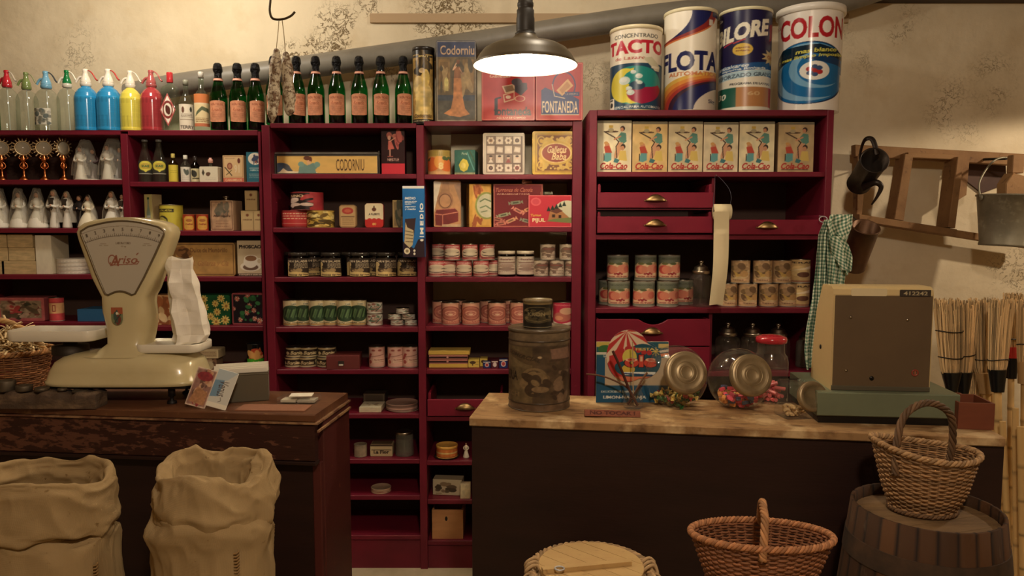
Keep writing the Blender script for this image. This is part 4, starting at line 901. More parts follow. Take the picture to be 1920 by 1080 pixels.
# ---------------------------------------------------------------- left bay
Ym = FB+.05; z = B.z['L1']+.0005
a = Art(200, 40, (226, 180, 92)); a.ell(.04, .3, .09, .3, (70, 90, 120)).poly([(.08, .1), (.16, .1), (.1, .55), (.06, .5)], (80, 84, 90)).poly([(.0, 0), (.4, 0), (.4, .06), (.1, .12), (.06, .3), (.03, .1)], (232, 214, 170))
a.poly([(.21, .0), (.22, .35), (.26, .6), (.3, .45), (.36, .6), (.42, .45), (.38, .2), (.39, 0)], (112, 150, 138)).ell(.24, .52, .03, .16, (120, 160, 145)).ell(.40, .5, .03, .16, (120, 160, 145)).ell(.315, .78, .022, .18, (226, 170, 120)).ell(.30, .88, .035, .13, (110, 60, 40)).ell(.335, .8, .015, .16, (110, 60, 40)).poly([(.30, .5), (.33, .5), (.34, .7), (.30, .7)], (228, 176, 126))
a.text('CODORNIU', .73, .48, .28, .68, (90, 60, 36), .004).noise(.05, 8, 3, 3)
t = empty('poster_display_box', (0, 0, 0), 0, 'long black-framed display box with a yellow poster of a woman in teal', 'box')
x, w, h = px_box(506, 703, 283, z, Ym); t.location = (x, Ym, z)
MB().box(-w/2, w/2, 0, .07, 0, h*.86, (24, 20, 18)).build('box_body', M['tin'], t)
pf = make_box('poster', a, w*.955, h*.74, .002, parent=t); pf.location = (0, -.0015, h*.05)
fr = MB()
for x0, x1, z0, z1 in ((-w/2, w/2, 0, h*.04), (-w/2, w/2, h*.80, h*.83), (-w/2, -w/2+.006, h*.04, h*.80), (w/2-.005, w/2, h*.04, h)): fr.box(x0, x1, -.005, 0, z0, z1, (70, 64, 58))
fr.build('frame', M['tin'], t)
MB().box(-w/2+.001, w/2-.006, .0, .069, h*.865, h*.95, (60, 60, 60)).build('clear_lid', M['plastic'], t)
a = Art(56, 100, (44, 16, 20)); a.rect(0, 0, 1, .235, (214, 44, 58)).text('NESTLE', .5, .32, .5, .06, (214, 170, 150), .02).ell(.34, .86, .12, .065, (176, 90, 76)).ell(.34, .80, .07, .05, (220, 160, 130)).poly([(.3, .74), (.42, .74), (.56, .56), (.28, .54)], (206, 96, 80)).rect(.34, .40, .39, .55, (210, 150, 120)).ell(.6, .84, .14, .05, (190, 110, 90)).blobs(8, [(190, 90, 80), (150, 60, 56)], .07, (.5, .62, .95, .92), 3).line([(.36, .72), (.6, .80)], .025, (216, 150, 120)).rect(.26, .38, .5, .40, (160, 80, 70))
stand_box('chocolate_tin', a, 715, 759, 241, z, Ym-.01, .05, 'tall dark tin with a girl drawing and a bright red base', 'tin', side=(50, 18, 22), rad=.004, m='tin')
z = B.z['L2']+.0005; TG = 'tins on the second shelf of the middle unit'
a = Art(70, 44, (196, 50, 52)); a.squig(3, (232, 190, 150), (.1, .45, .8, .92), .06).rect(0, .0, 1, .08, (150, 40, 40)).rect(0, .2, 1, .23, (230, 180, 150)).rect(0, .93, 1, 1, (160, 50, 50))
stand_can('oval_red_tin', a, 514, 569, 395, z, FB+.08, 'red round tin with pale print, lower left of the three stacked tins', 'tin', m='tin', lidc=(150, 44, 44))
ztop = ZZ(395, Ym)
a = Art(64, 40, (198, 160, 60)).blobs(70, [(120, 90, 30), (226, 196, 96), (90, 70, 30), (236, 214, 130)], .12, seed=4).noise(.15, 12, 6, 4)
stand_can('gold_tin', a, 575, 627, 395, z, FB+.08, 'gold patterned round tin, lower right of the three stacked tins', 'tin', m='tin', lidc=(180, 140, 60))
a = Art(72, 44, (186, 40, 48)); a.rect(0, .0, .55, .98, (50, 30, 28)).ell(.52, .5, .16, .4, (190, 60, 60)).text('JUNO', .25, .78, .36, .2, (236, 200, 150), .03).blobs(10, [(200, 60, 60), (220, 190, 170), (40, 30, 30)], .18, (.02, .05, .6, .7), 2).rect(.62, .05, 1, .95, (176, 50, 56)).noise(.1, 5, 5, 3)
stand_can('red_black_tin', a, 546, 606, 361, ztop+.001, FB+.08, 'red and black tin on top of the two below it', 'tin', m='tin', lidc=(150, 50, 50))
def flat_tin(px0, px1, top, art, lb, side): return stand_box('flat_tin', art, px0, px1, top, z, Ym, .025, lb, 'tin', 'upright flat tins', side=side, rad=.014, m='tin')
a = Art(40, 52, (196, 160, 104)); a.frame(.02, .02, .98, .98, .03, (140, 100, 60)).ell(.5, .74, .34, .15, (186, 60, 52)).ell(.5, .74, .2, .08, (206, 100, 70)).rect(.1, .46, .9, .5, (110, 76, 50)).squig(4, (130, 96, 60), (.15, .1, .85, .42))
flat_tin(636, 668, 384, a, 'small upright tan tin with a red oval, rounded corners', (150, 116, 70))
a = Art(44, 56, (232, 214, 170)); a.rect(0, 0, 1, .33, (206, 44, 40)).ell(.25, .33, .12, .05, (206, 44, 40)).ell(.5, .33, .12, .05, (206, 44, 40)).ell(.75, .33, .12, .05, (206, 44, 40)).ell(.5, .75, .12, .08, (110, 60, 40)).rect(.47, .8, .53, .9, (80, 60, 40)).text('A FUERTE', .5, .55, .6, .09, (70, 50, 40), .02).text('80', .5, .14, .2, .1, (236, 190, 90), .03)
flat_tin(684, 719, 381, a, 'small upright cream tin with a red wavy base', (180, 60, 50))
a = Art(30, 52, (150, 124, 80)); a.frame(0, 0, 1, 1, .06, (196, 164, 100)).blobs(10, [(70, 76, 60), (110, 100, 76)], .16, (.1, .1, .9, .9), 3)
stand_box('framed_tin', a, 736, 762, 375, z, Ym, .05, 'greenish framed tin half hidden by the blue hanging box', 'tin', side=(130, 106, 66), m='tin')
# jars
z = B.z['L3']+.0005
def pate_jar():
    t = empty('preserve_jar'); r = WW(37, Ym)/2; H = ZZ(473, Ym)-z
    MB().lathe([(1e-4, .002), (r*.94, 0), (r, .004), (r, H*.78), (r*.93, H*.83), (r*.9, H*.87)], 32, (60, 50, 40)).build('jar_body', M['darkglass'], t)
    MB().lathe([(1e-4, .004), (r*.93, .004), (r*.93, H*.76), (1e-4, H*.77)], 28, (46, 28, 20)).build('contents', M['tin'], t)
    MB().lathe([(r*.92, H*.86), (r*.97, H*.87), (r*.97, H*.985), (r*.92, H), (1e-4, H*.995)], 32, (52, 46, 40)).build('lid', M['gloss'], t)
    a = Art(60, 44, (56, 44, 34)); a.poly([(0, .62), (.35, .4), (.7, .22), (1, .16), (1, 0), (0, 0)], (224, 194, 120)).text('CARN SALADES', .5, .84, .8, .12, (226, 206, 170), .02).squig(4, (196, 176, 140), (.4, .45, .95, .74), .035).text('Anxoves del Nord', .55, .09, .8, .12, (60, 44, 34), .01, .2).ell(.12, .66, .12, .15, (216, 184, 120)).blobs(6, [(90, 70, 50), (170, 140, 90)], .12, (.1, .28, .7, .42), 3)
    patch(a, r+.0008, H*.03, H*.76, 1.5).build('label', M['paper'], t); return t
pj = pate_jar(); G = 'dark preserve jars with cream and black labels'
for px, dy, lb, rz in ((541, .09, 'back-row preserve jar at the far left, mostly in shadow', 1.2), (560, 0, 'front-row preserve jar, leftmost', -.2), (585, .075, 'back-row preserve jar just right of the leftmost front jar', .3), (621, 0, 'front-row preserve jar, second from the left', -.1), (655, .08, 'back-row preserve jar between the second and third front jars', 1.3), (675, 0, 'front-row preserve jar, third from the left', -.2), (705, .07, 'back-row preserve jar left of the fourth front jar', -.9), (724, 0, 'front-row preserve jar, fourth from the left', .1), (768, .03, 'preserve jar under the blue hanging box, at the upright', .2)):
    Yj = Ym+dy; place(pj, (XX(px, Yj, z), Yj, z), lb, 'jar', G, rz)
# green bean cans
z = B.z['L4']+.0005
a = Art(50, 72, (226, 210, 160)); a.ell(.5, .48, .48, .34, (64, 92, 62)).ell(.5, .48, .44, .30, (50, 78, 52))
for k in range(9): a.line([(.14+.07*k, .3+.02*(k % 3)), (.25+.07*k, .66-.03*(k % 2))], .045, [(84, 120, 74), (40, 64, 42), (104, 138, 88)][k % 3])
a.rect(0, 0, 1, .06, (190, 150, 80)).text('Judias verdes', .5, .09, .6, .05, (60, 80, 50), .01).ell(.62, .87, .12, .05, (236, 226, 196)).text('Extra', .6, .87, .2, .05, (60, 80, 50), .01).noise(.06, 5, 5, 2)
bc = make_can('bean_can', a, WW(30, Ym)/2, ZZ(562, Ym+.03)-z)
for i, px in enumerate([537, 568, 594.5, 620, 647, 673]):
    Yj = Ym+.035+(.012 if i % 2 else 0); place(bc, (XX(px, Yj, z), Yj, z), '%s of six green bean cans in a row' % ['leftmost', 'second from the left', 'third from the left', 'third from the right', 'second from the right', 'rightmost'][i], 'can', 'green bean cans', rz=[0, .1, .2, 0, .1, -.1][i])
a = Art(44, 34, (214, 214, 196)); a.text('Hip', .5, .55, .42, .4, (52, 84, 66), .02, .3).blobs(16, [(150, 100, 84), (90, 120, 90), (180, 150, 130)], .12, seed=3).line([(.55, .2), (.85, .8)], .06, (60, 90, 70))
Yj = Ym+.04; hh = (ZZ(565, Yj)-z)/2-.0006; r = WW(29, Yj)/2; pc = make_can('patterned_can', a, r, hh)
G = 'small white cans with green and brown marks'
for k in range(2): place(pc, (XX(703, Yj, z), Yj, z+k*(hh+.0006)), 'white patterned can beside the bean cans, %s of the pair' % ['lower', 'upper'][k], 'can', G)
r2 = WW(25, Yj)/2; h2 = ZZ(598, Yj)-z; ps = make_can('small_patterned_can', a, r2, h2-.0005)
for px, lv, lb in ((745, 0, 'bottom left'), (771, 0, 'bottom right'), (740, 1, 'middle left'), (766, 1, 'middle right'), (755, 2, 'top')):
    place(ps, (XX(px+ (0 if lv else 0), Yj, z+lv*h2), Yj, z+lv*h2), 'small low white patterned can, %s of the little pyramid by the upright' % lb, 'can', G, rz=px)
# tuna tins
z = B.z['L5']+.0005
a = Art(48, 30, (206, 186, 130)); a.rect(0, .14, 1, .84, (60, 46, 34)).text('Bonito', .48, .46, .5, .42, (226, 206, 150), .02, .3).ell(.88, .55, .09, .22, (226, 210, 160)).ell(.1, .4, .08, .2, (226, 206, 150)).blobs(6, [(226, 206, 150)], .12, (.05, .2, .95, .5), 4)
Yj = Ym+.04; h2 = (ZZ(649, Yj)-z)/2; pt = make_can('low_tin', a, WW(34, Yj)/2, h2-.0008); G = 'low black and cream tins in two layers'
for px, lv, lb in ((538, 0, 'bottom layer, left'), (577, 0, 'bottom layer, middle'), (612, 0, 'bottom layer, right, beside the red-brown box'), (548, 1, 'top layer, left'), (579, 1, 'top layer, middle'), (613.5, 1, 'top layer, right')):
    place(pt, (XX(px, Yj, z), Yj+(.0), z+lv*h2), 'low black and cream tin, %s' % lb, 'tin', G, rz=.3*lv)
xb, w, h = px_box(614, 668, 667, z, FB+.005)
t = empty('card_file_box', (XX(645, FB+.05, z)+.002, FB+.045, z), .10, 'small red-brown box with a metal label holder, in front of the low tins', 'box')
MB().prism(rrect(WW(62, FB), h, .002, 2, 0, h/2), -.04, .08, bevel=.001).build('box_body', mat('brownred_box', .5, (104, 44, 40)), t)
MB().prism(rrect(.026, .020, .002, 2, -.008, h*.45), -.043, -.0402, (60, 50, 44)).build('label_holder', M['tin'], t)
MB().prism(rrect(.019, .007, .001, 2, -.008, h*.34), -.0445, -.0431, (190, 180, 160)).build('label_card', M['paper'], t)
a = Art(44, 60, (226, 176, 156)); a.frame(0, 0, 1, 1, .02, (180, 110, 96)).ell(.35, .84, .08, .05, (170, 80, 70)).ell(.62, .84, .08, .05, (170, 80, 70)).poly([(.1, .2), (.3, .66), (.2, .7), (.06, .4)], (184, 70, 66)).line([(.2, .5), (.8, .62)], .03, (150, 90, 76)).rect(.35, .2, .95, .42, (234, 206, 176)).text('Berberechos', .64, .36, .5, .06, (160, 80, 70), .01).rect(.4, .24, .9, .27, (180, 110, 90)).ell(.2, .25, .12, .14, (196, 90, 80)).ring(.2, .25, .12, .14, .3, (236, 200, 170))
Yj = Ym+.03; pk = make_can('cockle_can', a, WW(30, Yj)/2, ZZ(648, Yj)-z)
for i, px in enumerate([707, 742, 773]): place(pk, (XX(px, Yj, z), Yj, z), 'pale pink can with red drawings, %s of three beside the upright' % ['left', 'middle', 'right'][i], 'can', 'three pale pink cans', rz=.1*i)
# lower shelves
z = B.z['L6']+.0005
stand_box('dim_tin', Art(30, 26, (80, 66, 52)).frame(.05, .05, .95, .95, .04, (120, 104, 80)), 681, 722, 738, z, FB+.16, .08, 'dull brown square tin at the back of the shelf', 'tin', side=(66, 54, 42), m='tin')
x, w, h = px_box(673, 714, 764, z, FB+.02)
o = make_box('flat_white_box', noisy((206, 192, 156), 30, 6), w, h, .11, side=(206, 192, 156), topart=Art(30, 30, (214, 202, 168)).blobs(6, [(160, 140, 110)], .1, (.2, .3, .8, .7), 2)); o.location = (x, FB+.08, z); tag(o, 'flat cream box lying in front of the brown tin', 'box')
x, w, h = px_box(726, 786, 754, z, FB+.07); G = 'stacked round glass-topped tins'
stand_can('round_tin', noisy((60, 54, 46), 50, 8).rect(0, .5, 1, .7, (180, 160, 140)), 727, 786, 765, z, FB+.09, 'dark round tin, lower of the two stacked near the upright', 'tin', m='tin', lidc=(150, 130, 110))
stand_can('round_tin', noisy((120, 90, 76), 50, 8).rect(0, .2, 1, .5, (196, 150, 130)), 724, 784, 753, ZZ(765, FB+.09)+.001, FB+.09, 'pinkish round tin, upper of the two stacked near the upright', 'tin', m='tin', lidc=(170, 130, 112))
z = B.z['L7']+.0005
t = stand_can('squat_jar', noisy((150, 130, 104)), 664, 688, 832, z, FB+.05, 'beige jar with a small lid, next to the left counter', 'jar', lidc=(120, 104, 84))
a = Art(50, 34, (196, 176, 130)); a.rect(0, .84, 1, 1, (80, 60, 44)).text('La Flor', .5, .36, .7, .3, (60, 44, 34), .04).rect(.05, .5, .95, .56, (90, 70, 50))
stand_box('oblong_tin', a, 694, 736, 833, z, FB+.04, .06, 'cream oblong tin with dark lettering and a dark lid', 'tin', side=(150, 130, 94), rad=.006, m='tin', top=(90, 70, 50))
t = empty('glass_jar', (0, 0, 0), 0, 'empty clear glass jar on the seventh shelf', 'jar'); x, w, h = px_box(741, 776, 809, z, FB+.07); t.location = (x, FB+.07, z)
MB().lathe([(1e-4, .003), (w*.48, 0), (w*.5, .004), (w*.46, h*.85), (w*.40, h*.95), (w*.42, h)], 32).build('jar_body', M['dusty'], t)
MB().lathe([(w*.41, h*.93), (w*.44, h*.935), (w*.44, h+.002), (w*.40, h+.003), (w*.1, h+.004), (1e-4, h+.004)], 28).build('lid', M['metal'], t)
z = B.z['L8']+.0005
stand_can('oval_tin', Art(50, 24, (186, 150, 116)).rect(0, .7, 1, .78, (120, 90, 70)).blobs(5, [(150, 80, 66)], .2, (.3, .1, .7, .6), 2), 696, 733, 912, z, FB+.06, 'beige oval tin alone on the eighth shelf', 'tin', m='tin', lidc=(170, 140, 110))
# hanging blue box
Yh = FB-.05
a = Art(84, 180, (24, 104, 176)); a.poly([(0, 0), (1, 0), (1, .27), (.7, .25), (.5, .12), (.0, .22)], (44, 26, 36)).rect(0, .968, 1, 1, (226, 222, 210))
for k, (u, ww, hh_) in enumerate(((.83, .50, .034), (.785, .56, .016), (.765, .50, .016), (.745, .3, .014), (.71, .5, .02), (.675, .5, .03))):
    a.text(['IMEDIO', 'pegamento universal', 'transparente y', 'rapido', 'pegamento', 'y medio'][k], .1+ww/2, u, ww, hh_, (232, 230, 220), .03, .1)
a.poly([(.1, .54), (.6, .55), (.52, .34), (.46, .22), (.32, .13), (.06, .2)], (60, 40, 40))
a.poly([(.12, .50), (.2, .42), (.48, .38), (.5, .3), (.44, .17), (.3, .13), (.06, .2), (.1, .4)], (196, 176, 130))
for k in range(4): a.line([(.12, .37-.05*k), (.46, .35-.045*k)], .012, (110, 90, 60))
a.ell(.18, .085, .14, .045, (232, 220, 180)).ell(.18, .085, .07, .022, (150, 130, 90)).ell(.52, .09, .05, .018, (236, 228, 200)).ell(.52, .045, .05, .018, (236, 228, 200))
for ch_, v, hh_ in (('O', .715, .085), ('I', .648, .018), ('D', .575, .06), ('E', .48, .06), ('M', .37, .085), ('I', .29, .02), ('e', .24, .03)):
    a.text(ch_, .87, v, hh_*2.4 if ch_ not in 'I' else .2, .15 if False else (.16*84/180*1.0), (240, 234, 214), .05, 0, pi/2) if ch_ not in 'I' else a.rect(.77, v-.008, .97, v+.008, (240, 234, 214))
x0, x1 = XX(756, Yh, ZZ(415, Yh)), XX(797, Yh, ZZ(415, Yh)); zt0, zb0 = ZZ(349, Yh), ZZ(482, Yh)
t = empty('glue_display_box', ((x0+x1)/2, Yh, zb0), .0, 'blue and brown glue display box hanging in front of the middle upright', 'box')
make_box('display_body', a, x1-x0, zt0-zb0, .03, side=(22, 84, 150), top=(220, 216, 200), parent=t)
MB().tube([(0, .016, (zt0-zb0)*.9), (0, Yh*0+.046, (zt0-zb0)*.9)], .003, (160, 150, 130)).build('nail', M['metal'], t)
# ---------------------------------------------------------------- right bay
z = B.z['R1']+.0005
MB().box(XX(845, 3.5, 1.8), r0-.004, 3.53, 3.545, z, z+ .235, (214, 204, 178)).build('cream_board', M['paper']); tag(bpy.data.objects['cream_board'], 'cream board standing at the back of the top right shelf', 'board')
a = Art(56, 60, (206, 150, 90)); a.ell(.26, .42, .26, .3, (222, 104, 46)).ell(.74, .42, .26, .3, (226, 112, 50)).ell(.5, .52, .14, .28, (236, 160, 70)).text('8', .55, .35, .14, .3, (236, 206, 130), .04).poly([(.05, .6), (.25, .72), (.2, .55)], (70, 90, 50)).rect(0, 0, 1, .12, (220, 170, 110)).blobs(5, [(80, 100, 60)], .1, (.6, .6, 1, .74), 2).rect(0, .76, 1, 1, (176, 150, 70))
for k in range(16): a.rect(k/16, .78, k/16+.03, .97, (150, 124, 56))
stand_can('orange_can', a, 801, 844, 283, z, FB+.08, 'can with orange fruit pictures and a ribbed gold top', 'can', lidc=(170, 140, 70), m='tin')
a = Art(54, 60, (58, 110, 96)); a.rect(0, 0, 1, .1, (150, 150, 110)).poly([(.28, .2), (.2, .4), (.3, .56), (.42, .66), (.6, .6), (.7, .4), (.62, .2), (.45, .13)], (222, 200, 70)).ell(.42, .38, .12, .12, (234, 216, 110)).line([(.62, .9), (.95, .2)], .05, (96, 160, 150)).line([(.75, .95), (1, .5)], .04, (80, 90, 60)).text('Pera', .48, .86, .26, .1, (180, 200, 170), .01).noise(.12, 5, 5, 3)
stand_box('pear_tin', a, 852, 891, 281, z, Ym, .10, 'square teal tin with a yellow pear', 'tin', side=(44, 88, 78), rad=.004, m='tin', rz=-.08)
a = Art(92, 90, (196, 182, 160)); a.rect(.08, .05, .95, .93, (110, 88, 74))
rs = random.Random(4)
for i in range(4):
    for j in range(4):
        u, v = .19+i*.21, .16+j*.22
        q = (i*4+j) % 4; cc = [(216, 200, 180), (60, 44, 40), (190, 150, 110), (150, 60, 56)][rs.randint(0, 3) if not (i+j) % 3 else 0]
        a.rect(u-.09, v-.095, u+.09, v+.095, (140, 116, 96) if (i+j) % 2 else (206, 188, 164))
        if q in (0, 3):
            for k in range(6): a.ell(u+.06*cos(k*pi/3), v+.06*sin(k*pi/3), .03, .03, (222, 206, 186))
            a.ell(u, v, .05, .05, cc); a.ell(u, v, .03, .03, (120, 90, 76))
        elif q == 1: a.ell(u, v+.03, .035, .04, (216, 180, 150)); a.poly([(u-.06, v-.09), (u, v+.01), (u+.06, v-.09)], cc); a.ell(u, v+.06, .04, .025, (60, 44, 36))
        else: a.poly([(u-.08, v-.05), (u+.07, v-.07), (u+.08, v+.05), (u-.05, v+.07)], cc); a.ell(u, v, .04, .03, (226, 210, 190))
sd = Art(50, 80, (120, 90, 66)).blobs(20, [(90, 64, 48), (160, 130, 100)], .1, seed=4).noise(.15, 4, 8, 2)
stand_box('patchwork_tin', a, 905, 984, 249, z, Ym-.02, .11, 'large grey and brown biscuit tin with a patchwork of little pictures', 'tin', side=(104, 78, 58), rad=.010, m='tin', sideart=sd, rz=.0)
a = Art(92, 90, (214, 176, 54)); a.frame(.06, .05, .97, .95, .03, (176, 130, 44)).rect(.11, .09, .94, .91, (120, 70, 32)).blobs(120, [(206, 166, 70), (214, 176, 80)], .045, (.12, .1, .93, .9), 3)
for u, v in ((.2, .78), (.2, .22), (.85, .78), (.85, .22)): a.ring(u, v, .09, .11, .25, (214, 176, 70)); a.ell(u, v, .04, .05, (206, 160, 60))
a.ell(.54, .5, .40, .28, (206, 164, 60)).ell(.54, .5, .35, .235, (222, 190, 110)).ell(.54, .5, .32, .21, (150, 54, 30)).text('Galletas', .56, .58, .44, .16, (232, 206, 140), .015, .35, 0).text('Baba', .6, .42, .34, .16, (232, 206, 140), .015, .35).noise(.08, 8, 8, 3)
stand_box('gold_biscuit_tin', a, 998, 1081, 246, z, Ym-.025, .10, 'yellow and gold biscuit tin with a red oval, behind the right upright', 'tin', side=(190, 150, 50), rad=.010, m='tin')
z = B.z['R2']+.0005
a = Art(62, 104, (196, 142, 90)); a.poly([(0, .1), (0, 1), (.28, .96), (.0, .3)], (222, 206, 180)).poly([(.75, .9), (1, .5), (1, .95)], (160, 120, 90)).ell(.42, .58, .30, .2, (170, 116, 76)).ell(.42, .56, .24, .16, (190, 136, 90)).ring(.42, .56, .24, .16, .14, (120, 76, 50)).poly([(.25, .75), (.35, .98), (.55, .98), (.6, .75)], (176, 124, 80))
a.poly([(.06, .04), (.04, .28), (.1, .37), (.78, .40), (.9, .33), (.9, .12), (.3, .02)], (126, 40, 38)).line([(.05, .28), (.32, .26), (.88, .32)], .018, (214, 130, 100)).line([(.32, .26), (.32, .03)], .018, (214, 130, 100)).line([(.1, .37), (.78, .40)], .014, (200, 110, 90)).rect(.3, .0, 1, .06, (190, 160, 120)).noise(.1, 5, 8, 3)
stand_box('chest_tin', a, 813, 864, 338, z, Ym-.02, .12, 'brown tin with a red treasure chest and a large coin', 'tin', side=(150, 104, 72), rad=.010, m='tin', rz=.10)
a = Art(44, 96, (216, 160, 62)); a.rect(.14, .04, .96, .96, (226, 172, 80)).blobs(10, [(170, 90, 50), (200, 110, 60)], .06, (.1, .76, .6, .97), 3).blobs(9, [(170, 90, 50)], .06, (.1, .04, .6, .2), 5).ell(.78, .5, .52, .32, (150, 160, 80)).ell(.8, .5, .46, .28, (206, 204, 170)).line([(.5, .6), (.7, .66), (1, .6)], .03, (110, 130, 90)).line([(.5, .45), (.75, .5), (1, .42)], .03, (120, 140, 100)).line([(.55, .35), (.8, .38)], .025, (120, 140, 100)).noise(.08, 6, 8, 2)
sd = Art(30, 90, (206, 156, 70)).line([(.5, .2), (.3, .4), (.6, .5), (.4, .8)], .04, (120, 50, 40)).frame(.1, .04, .9, .96, .02, (170, 110, 50))
stand_box('yellow_carton', a, 880, 921, 345, z, Ym-.015, .08, 'yellow and ochre box with a green landscape medallion', 'box', side=(206, 156, 70), sideart=sd, rz=.22)
a = Art(88, 96, (120, 34, 40)); a.frame(0, 0, 1, 1, .02, (196, 110, 90)).text('Turrones de Canela', .42, .87, .74, .09, (214, 130, 96), .0, .4).text('CARAMELOS FINOS', .4, .77, .66, .028, (214, 170, 140), .01)
rs = random.Random(3)
def candy(a, u, v, l, an, c):
    asp = a.h/a.w; p = lambda s_, t_: (u+(s_*cos(an)-t_*sin(an))*asp, v+s_*sin(an)+t_*cos(an))
    a.poly([p(-l, -.04), p(-l, .04), p(l, .04), p(l, -.04)], c); a.poly([p(-l*1.5, -.05), p(-l, 0), p(-l*1.5, .05)], c); a.poly([p(l*1.5, -.05), p(l, 0), p(l*1.5, .05)], c); a.poly([p(-l*.6, -.018), p(-l*.6, .018), p(l*.6, .018), p(l*.6, -.018)], tuple(q*.6 for q in c))
for u, v, an, c in ((.45, .57, .15, (130, 140, 110)), (.72, .42, .5, (216, 150, 100)), (.2, .28, .3, (150, 160, 120)), (.5, .38, -.6, (214, 130, 110)), (.35, .15, .5, (216, 160, 110)), (.68, .14, -.3, (140, 150, 120)), (.15, .08, .2, (206, 120, 100)), (.85, .66, -.4, (200, 90, 90)), (.08, .18, -.3, (190, 110, 90))): candy(a, u, v, .09, an, c)
stand_box('candy_carton', a, 925, 1018, 345, z, Ym-.01, .07, 'dark red sweets box printed with scattered wrapped candies', 'box', side=(104, 30, 36), rz=-.05)
a = Art(84, 78, (206, 46, 62)); a.frame(0, 0, 1, 1, .02, (226, 110, 110)).ell(.17, .8, .12, .13, (226, 90, 96)).ell(.17, .8, .08, .09, (214, 70, 80)).ell(.9, .5, .3, .34, (206, 206, 170)).poly([(.45, .2), (.5, .5), (.62, .65), (.78, .5), (.95, .3), (1, .2)], (176, 120, 70)).poly([(.5, .5), (.66, .64), (.8, .5), (.65, .42)], (110, 60, 46))
for k in range(5): a.poly([(.42+.09*k, .5+.04*k), (.47+.09*k, .66+.04*k), (.52+.09*k, .5+.04*k)], (40, 56, 44))
a.poly([(.4, .18), (1, .12), (1, .3), (.6, .26)], (120, 130, 70)).rect(.55, .3, .62, .4, (60, 40, 34)).rect(.7, .28, .76, .38, (60, 40, 34)).text('Turron', .17, .37, .24, .08, (226, 180, 60), .03, .2).text('PIJUL', .24, .2, .3, .15, (236, 220, 160), .04)
stand_box('nougat_box', a, 999, 1080, 366, z, Ym-.035, .08, 'bright red sweets box with a mountain chalet, in front of the dark red one', 'box', side=(190, 50, 64), rz=.0)
for px, py, c, an in ((1005, 352, (206, 150, 110), -.4), (1025, 356, (110, 116, 96), .5), (988, 350, (200, 140, 110), .9)):
    m = MB(); m.tube([(-.014, 0, 0), (.014, 0, 0)], .008, c, sides=8)
    for s_ in (-1, 1): m.lathe([(1e-4, 0), (.010, .012), (.009, .013), (1e-4, .003)], 8, c, smooth=False); m.xf(Matrix.Translation((s_*.013, 0, 0)) @ Matrix.Rotation(s_*pi/2, 4, 'Y'), len(m.v)-1)
    m.xf(Matrix.Rotation(an, 4, 'Z'))
    zz = ZZ(366, FB+.08)+.0005
    o = m.build('wrapped_candy', M['tin']); zt_ = ZZ(366, Ym-.035)+.009 if px > 995 else ZZ(345, Ym)+.009
    o.location = (XX(px, FB+.07, zt_), Ym+.005, zt_); tag(o, {1005: 'orange wrapped candy on top of the bright red box, left', 1025: 'grey-green wrapped candy on top of the bright red box, right', 988: 'peach wrapped candy lying on the dark red box'}[px], 'candy')
# pink clam cans
z = B.z['R3']+.0005
a = Art(48, 50, (206, 84, 84)); a.poly([(0, .2), (.14, 0), (0, 0)], (226, 190, 170)).ell(.5, .42, .46, .36, (226, 206, 176)).text('Almejas', .5, .86, .7, .14, (226, 200, 180), .02).ell(.5, .52, .36, .12, (60, 44, 40)).ell(.5, .56, .36, .10, (206, 190, 160)).ell(.5, .32, .38, .12, (80, 60, 52)).ell(.5, .37, .38, .11, (216, 200, 170)).rect(.1, .08, .9, .16, (150, 60, 60)).rect(0, 0, 1, .05, (180, 110, 100))
hcn = (ZZ(457, Ym+.035)-z)/2; pk = make_can('clam_can', a, WW(30, Ym)/2, hcn-.0008); G = 'red and cream clam cans in two layers'
for px, lv, dy, lb in ((812, 0, .03, 'bottom layer, leftmost'), (835, 0, .035, 'bottom layer, second from the left'), (870, 0, .03, 'bottom layer, middle'), (902, 0, .03, 'bottom layer, second from the right'), (924, 0, .085, 'bottom layer, set back at the right end'), (827, 1, .06, 'top layer, leftmost, half hidden'), (848, 1, .03, 'top layer, second from the left'), (881, 1, .03, 'top layer, third from the left'), (913, 1, .05, 'top layer, rightmost')):
    if px == 812: px = 809
    if px == 835: px = 841; dy = .045
    if px == 827: px, dy = 822, .10
    Yj = Ym+dy; place(pk, (XX(px, Yj, z+lv*hcn), Yj, z+lv*hcn), 'red and cream clam can, %s' % lb, 'can', G, rz=[.0, .35, 0, -.1, .3, -.6, -.1, .1, .5][[809, 841, 870, 902, 924, 822, 848, 881, 913].index(px)])
t = empty('white_lid_jar'); r = WW(33, Ym)/2; H = ZZ(470, Ym+.03)-z
MB().lathe([(1e-4, .002), (r*.95, 0), (r, .004), (r, H*.8), (r*.9, H*.86)], 32).build('jar_body', M['darkglass'], t)
MB().lathe([(1e-4, .004), (r*.94, .004), (r*.94, H*.78), (1e-4, H*.79)], 28, (90, 70, 56)).build('contents', M['tin'], t)
MB().lathe([(r*.95, H*.87), (r*1.0, H*.88), (r*1.0, H*.985), (r*.95, H), (1e-4, H)], 32, (226, 212, 182)).build('lid', M['gloss'], t)
la = Art(50, 56, (206, 190, 166)); la.rect(.15, .62, .9, .7, (150, 120, 104)).ell(.5, .48, .3, .1, (170, 140, 120)).ell(.5, .3, .35, .1, (150, 124, 108)).squig(6, (150, 124, 110), (.1, .1, .95, .9), .03).text('Bacalao', .5, .85, .5, .1, (120, 80, 70), .01)
patch(la, r+.0007, H*.08, H*.78, 1.5).build('label', M['paper'], t)
for i, px in enumerate((950, 985)): place(t, (XX(px, Ym+.03, z), Ym+.03, z), '%s of two jars with cream lids and grey-brown labels' % ['left', 'right'][i], 'jar', 'two cream-lidded jars', rz=.2*i)
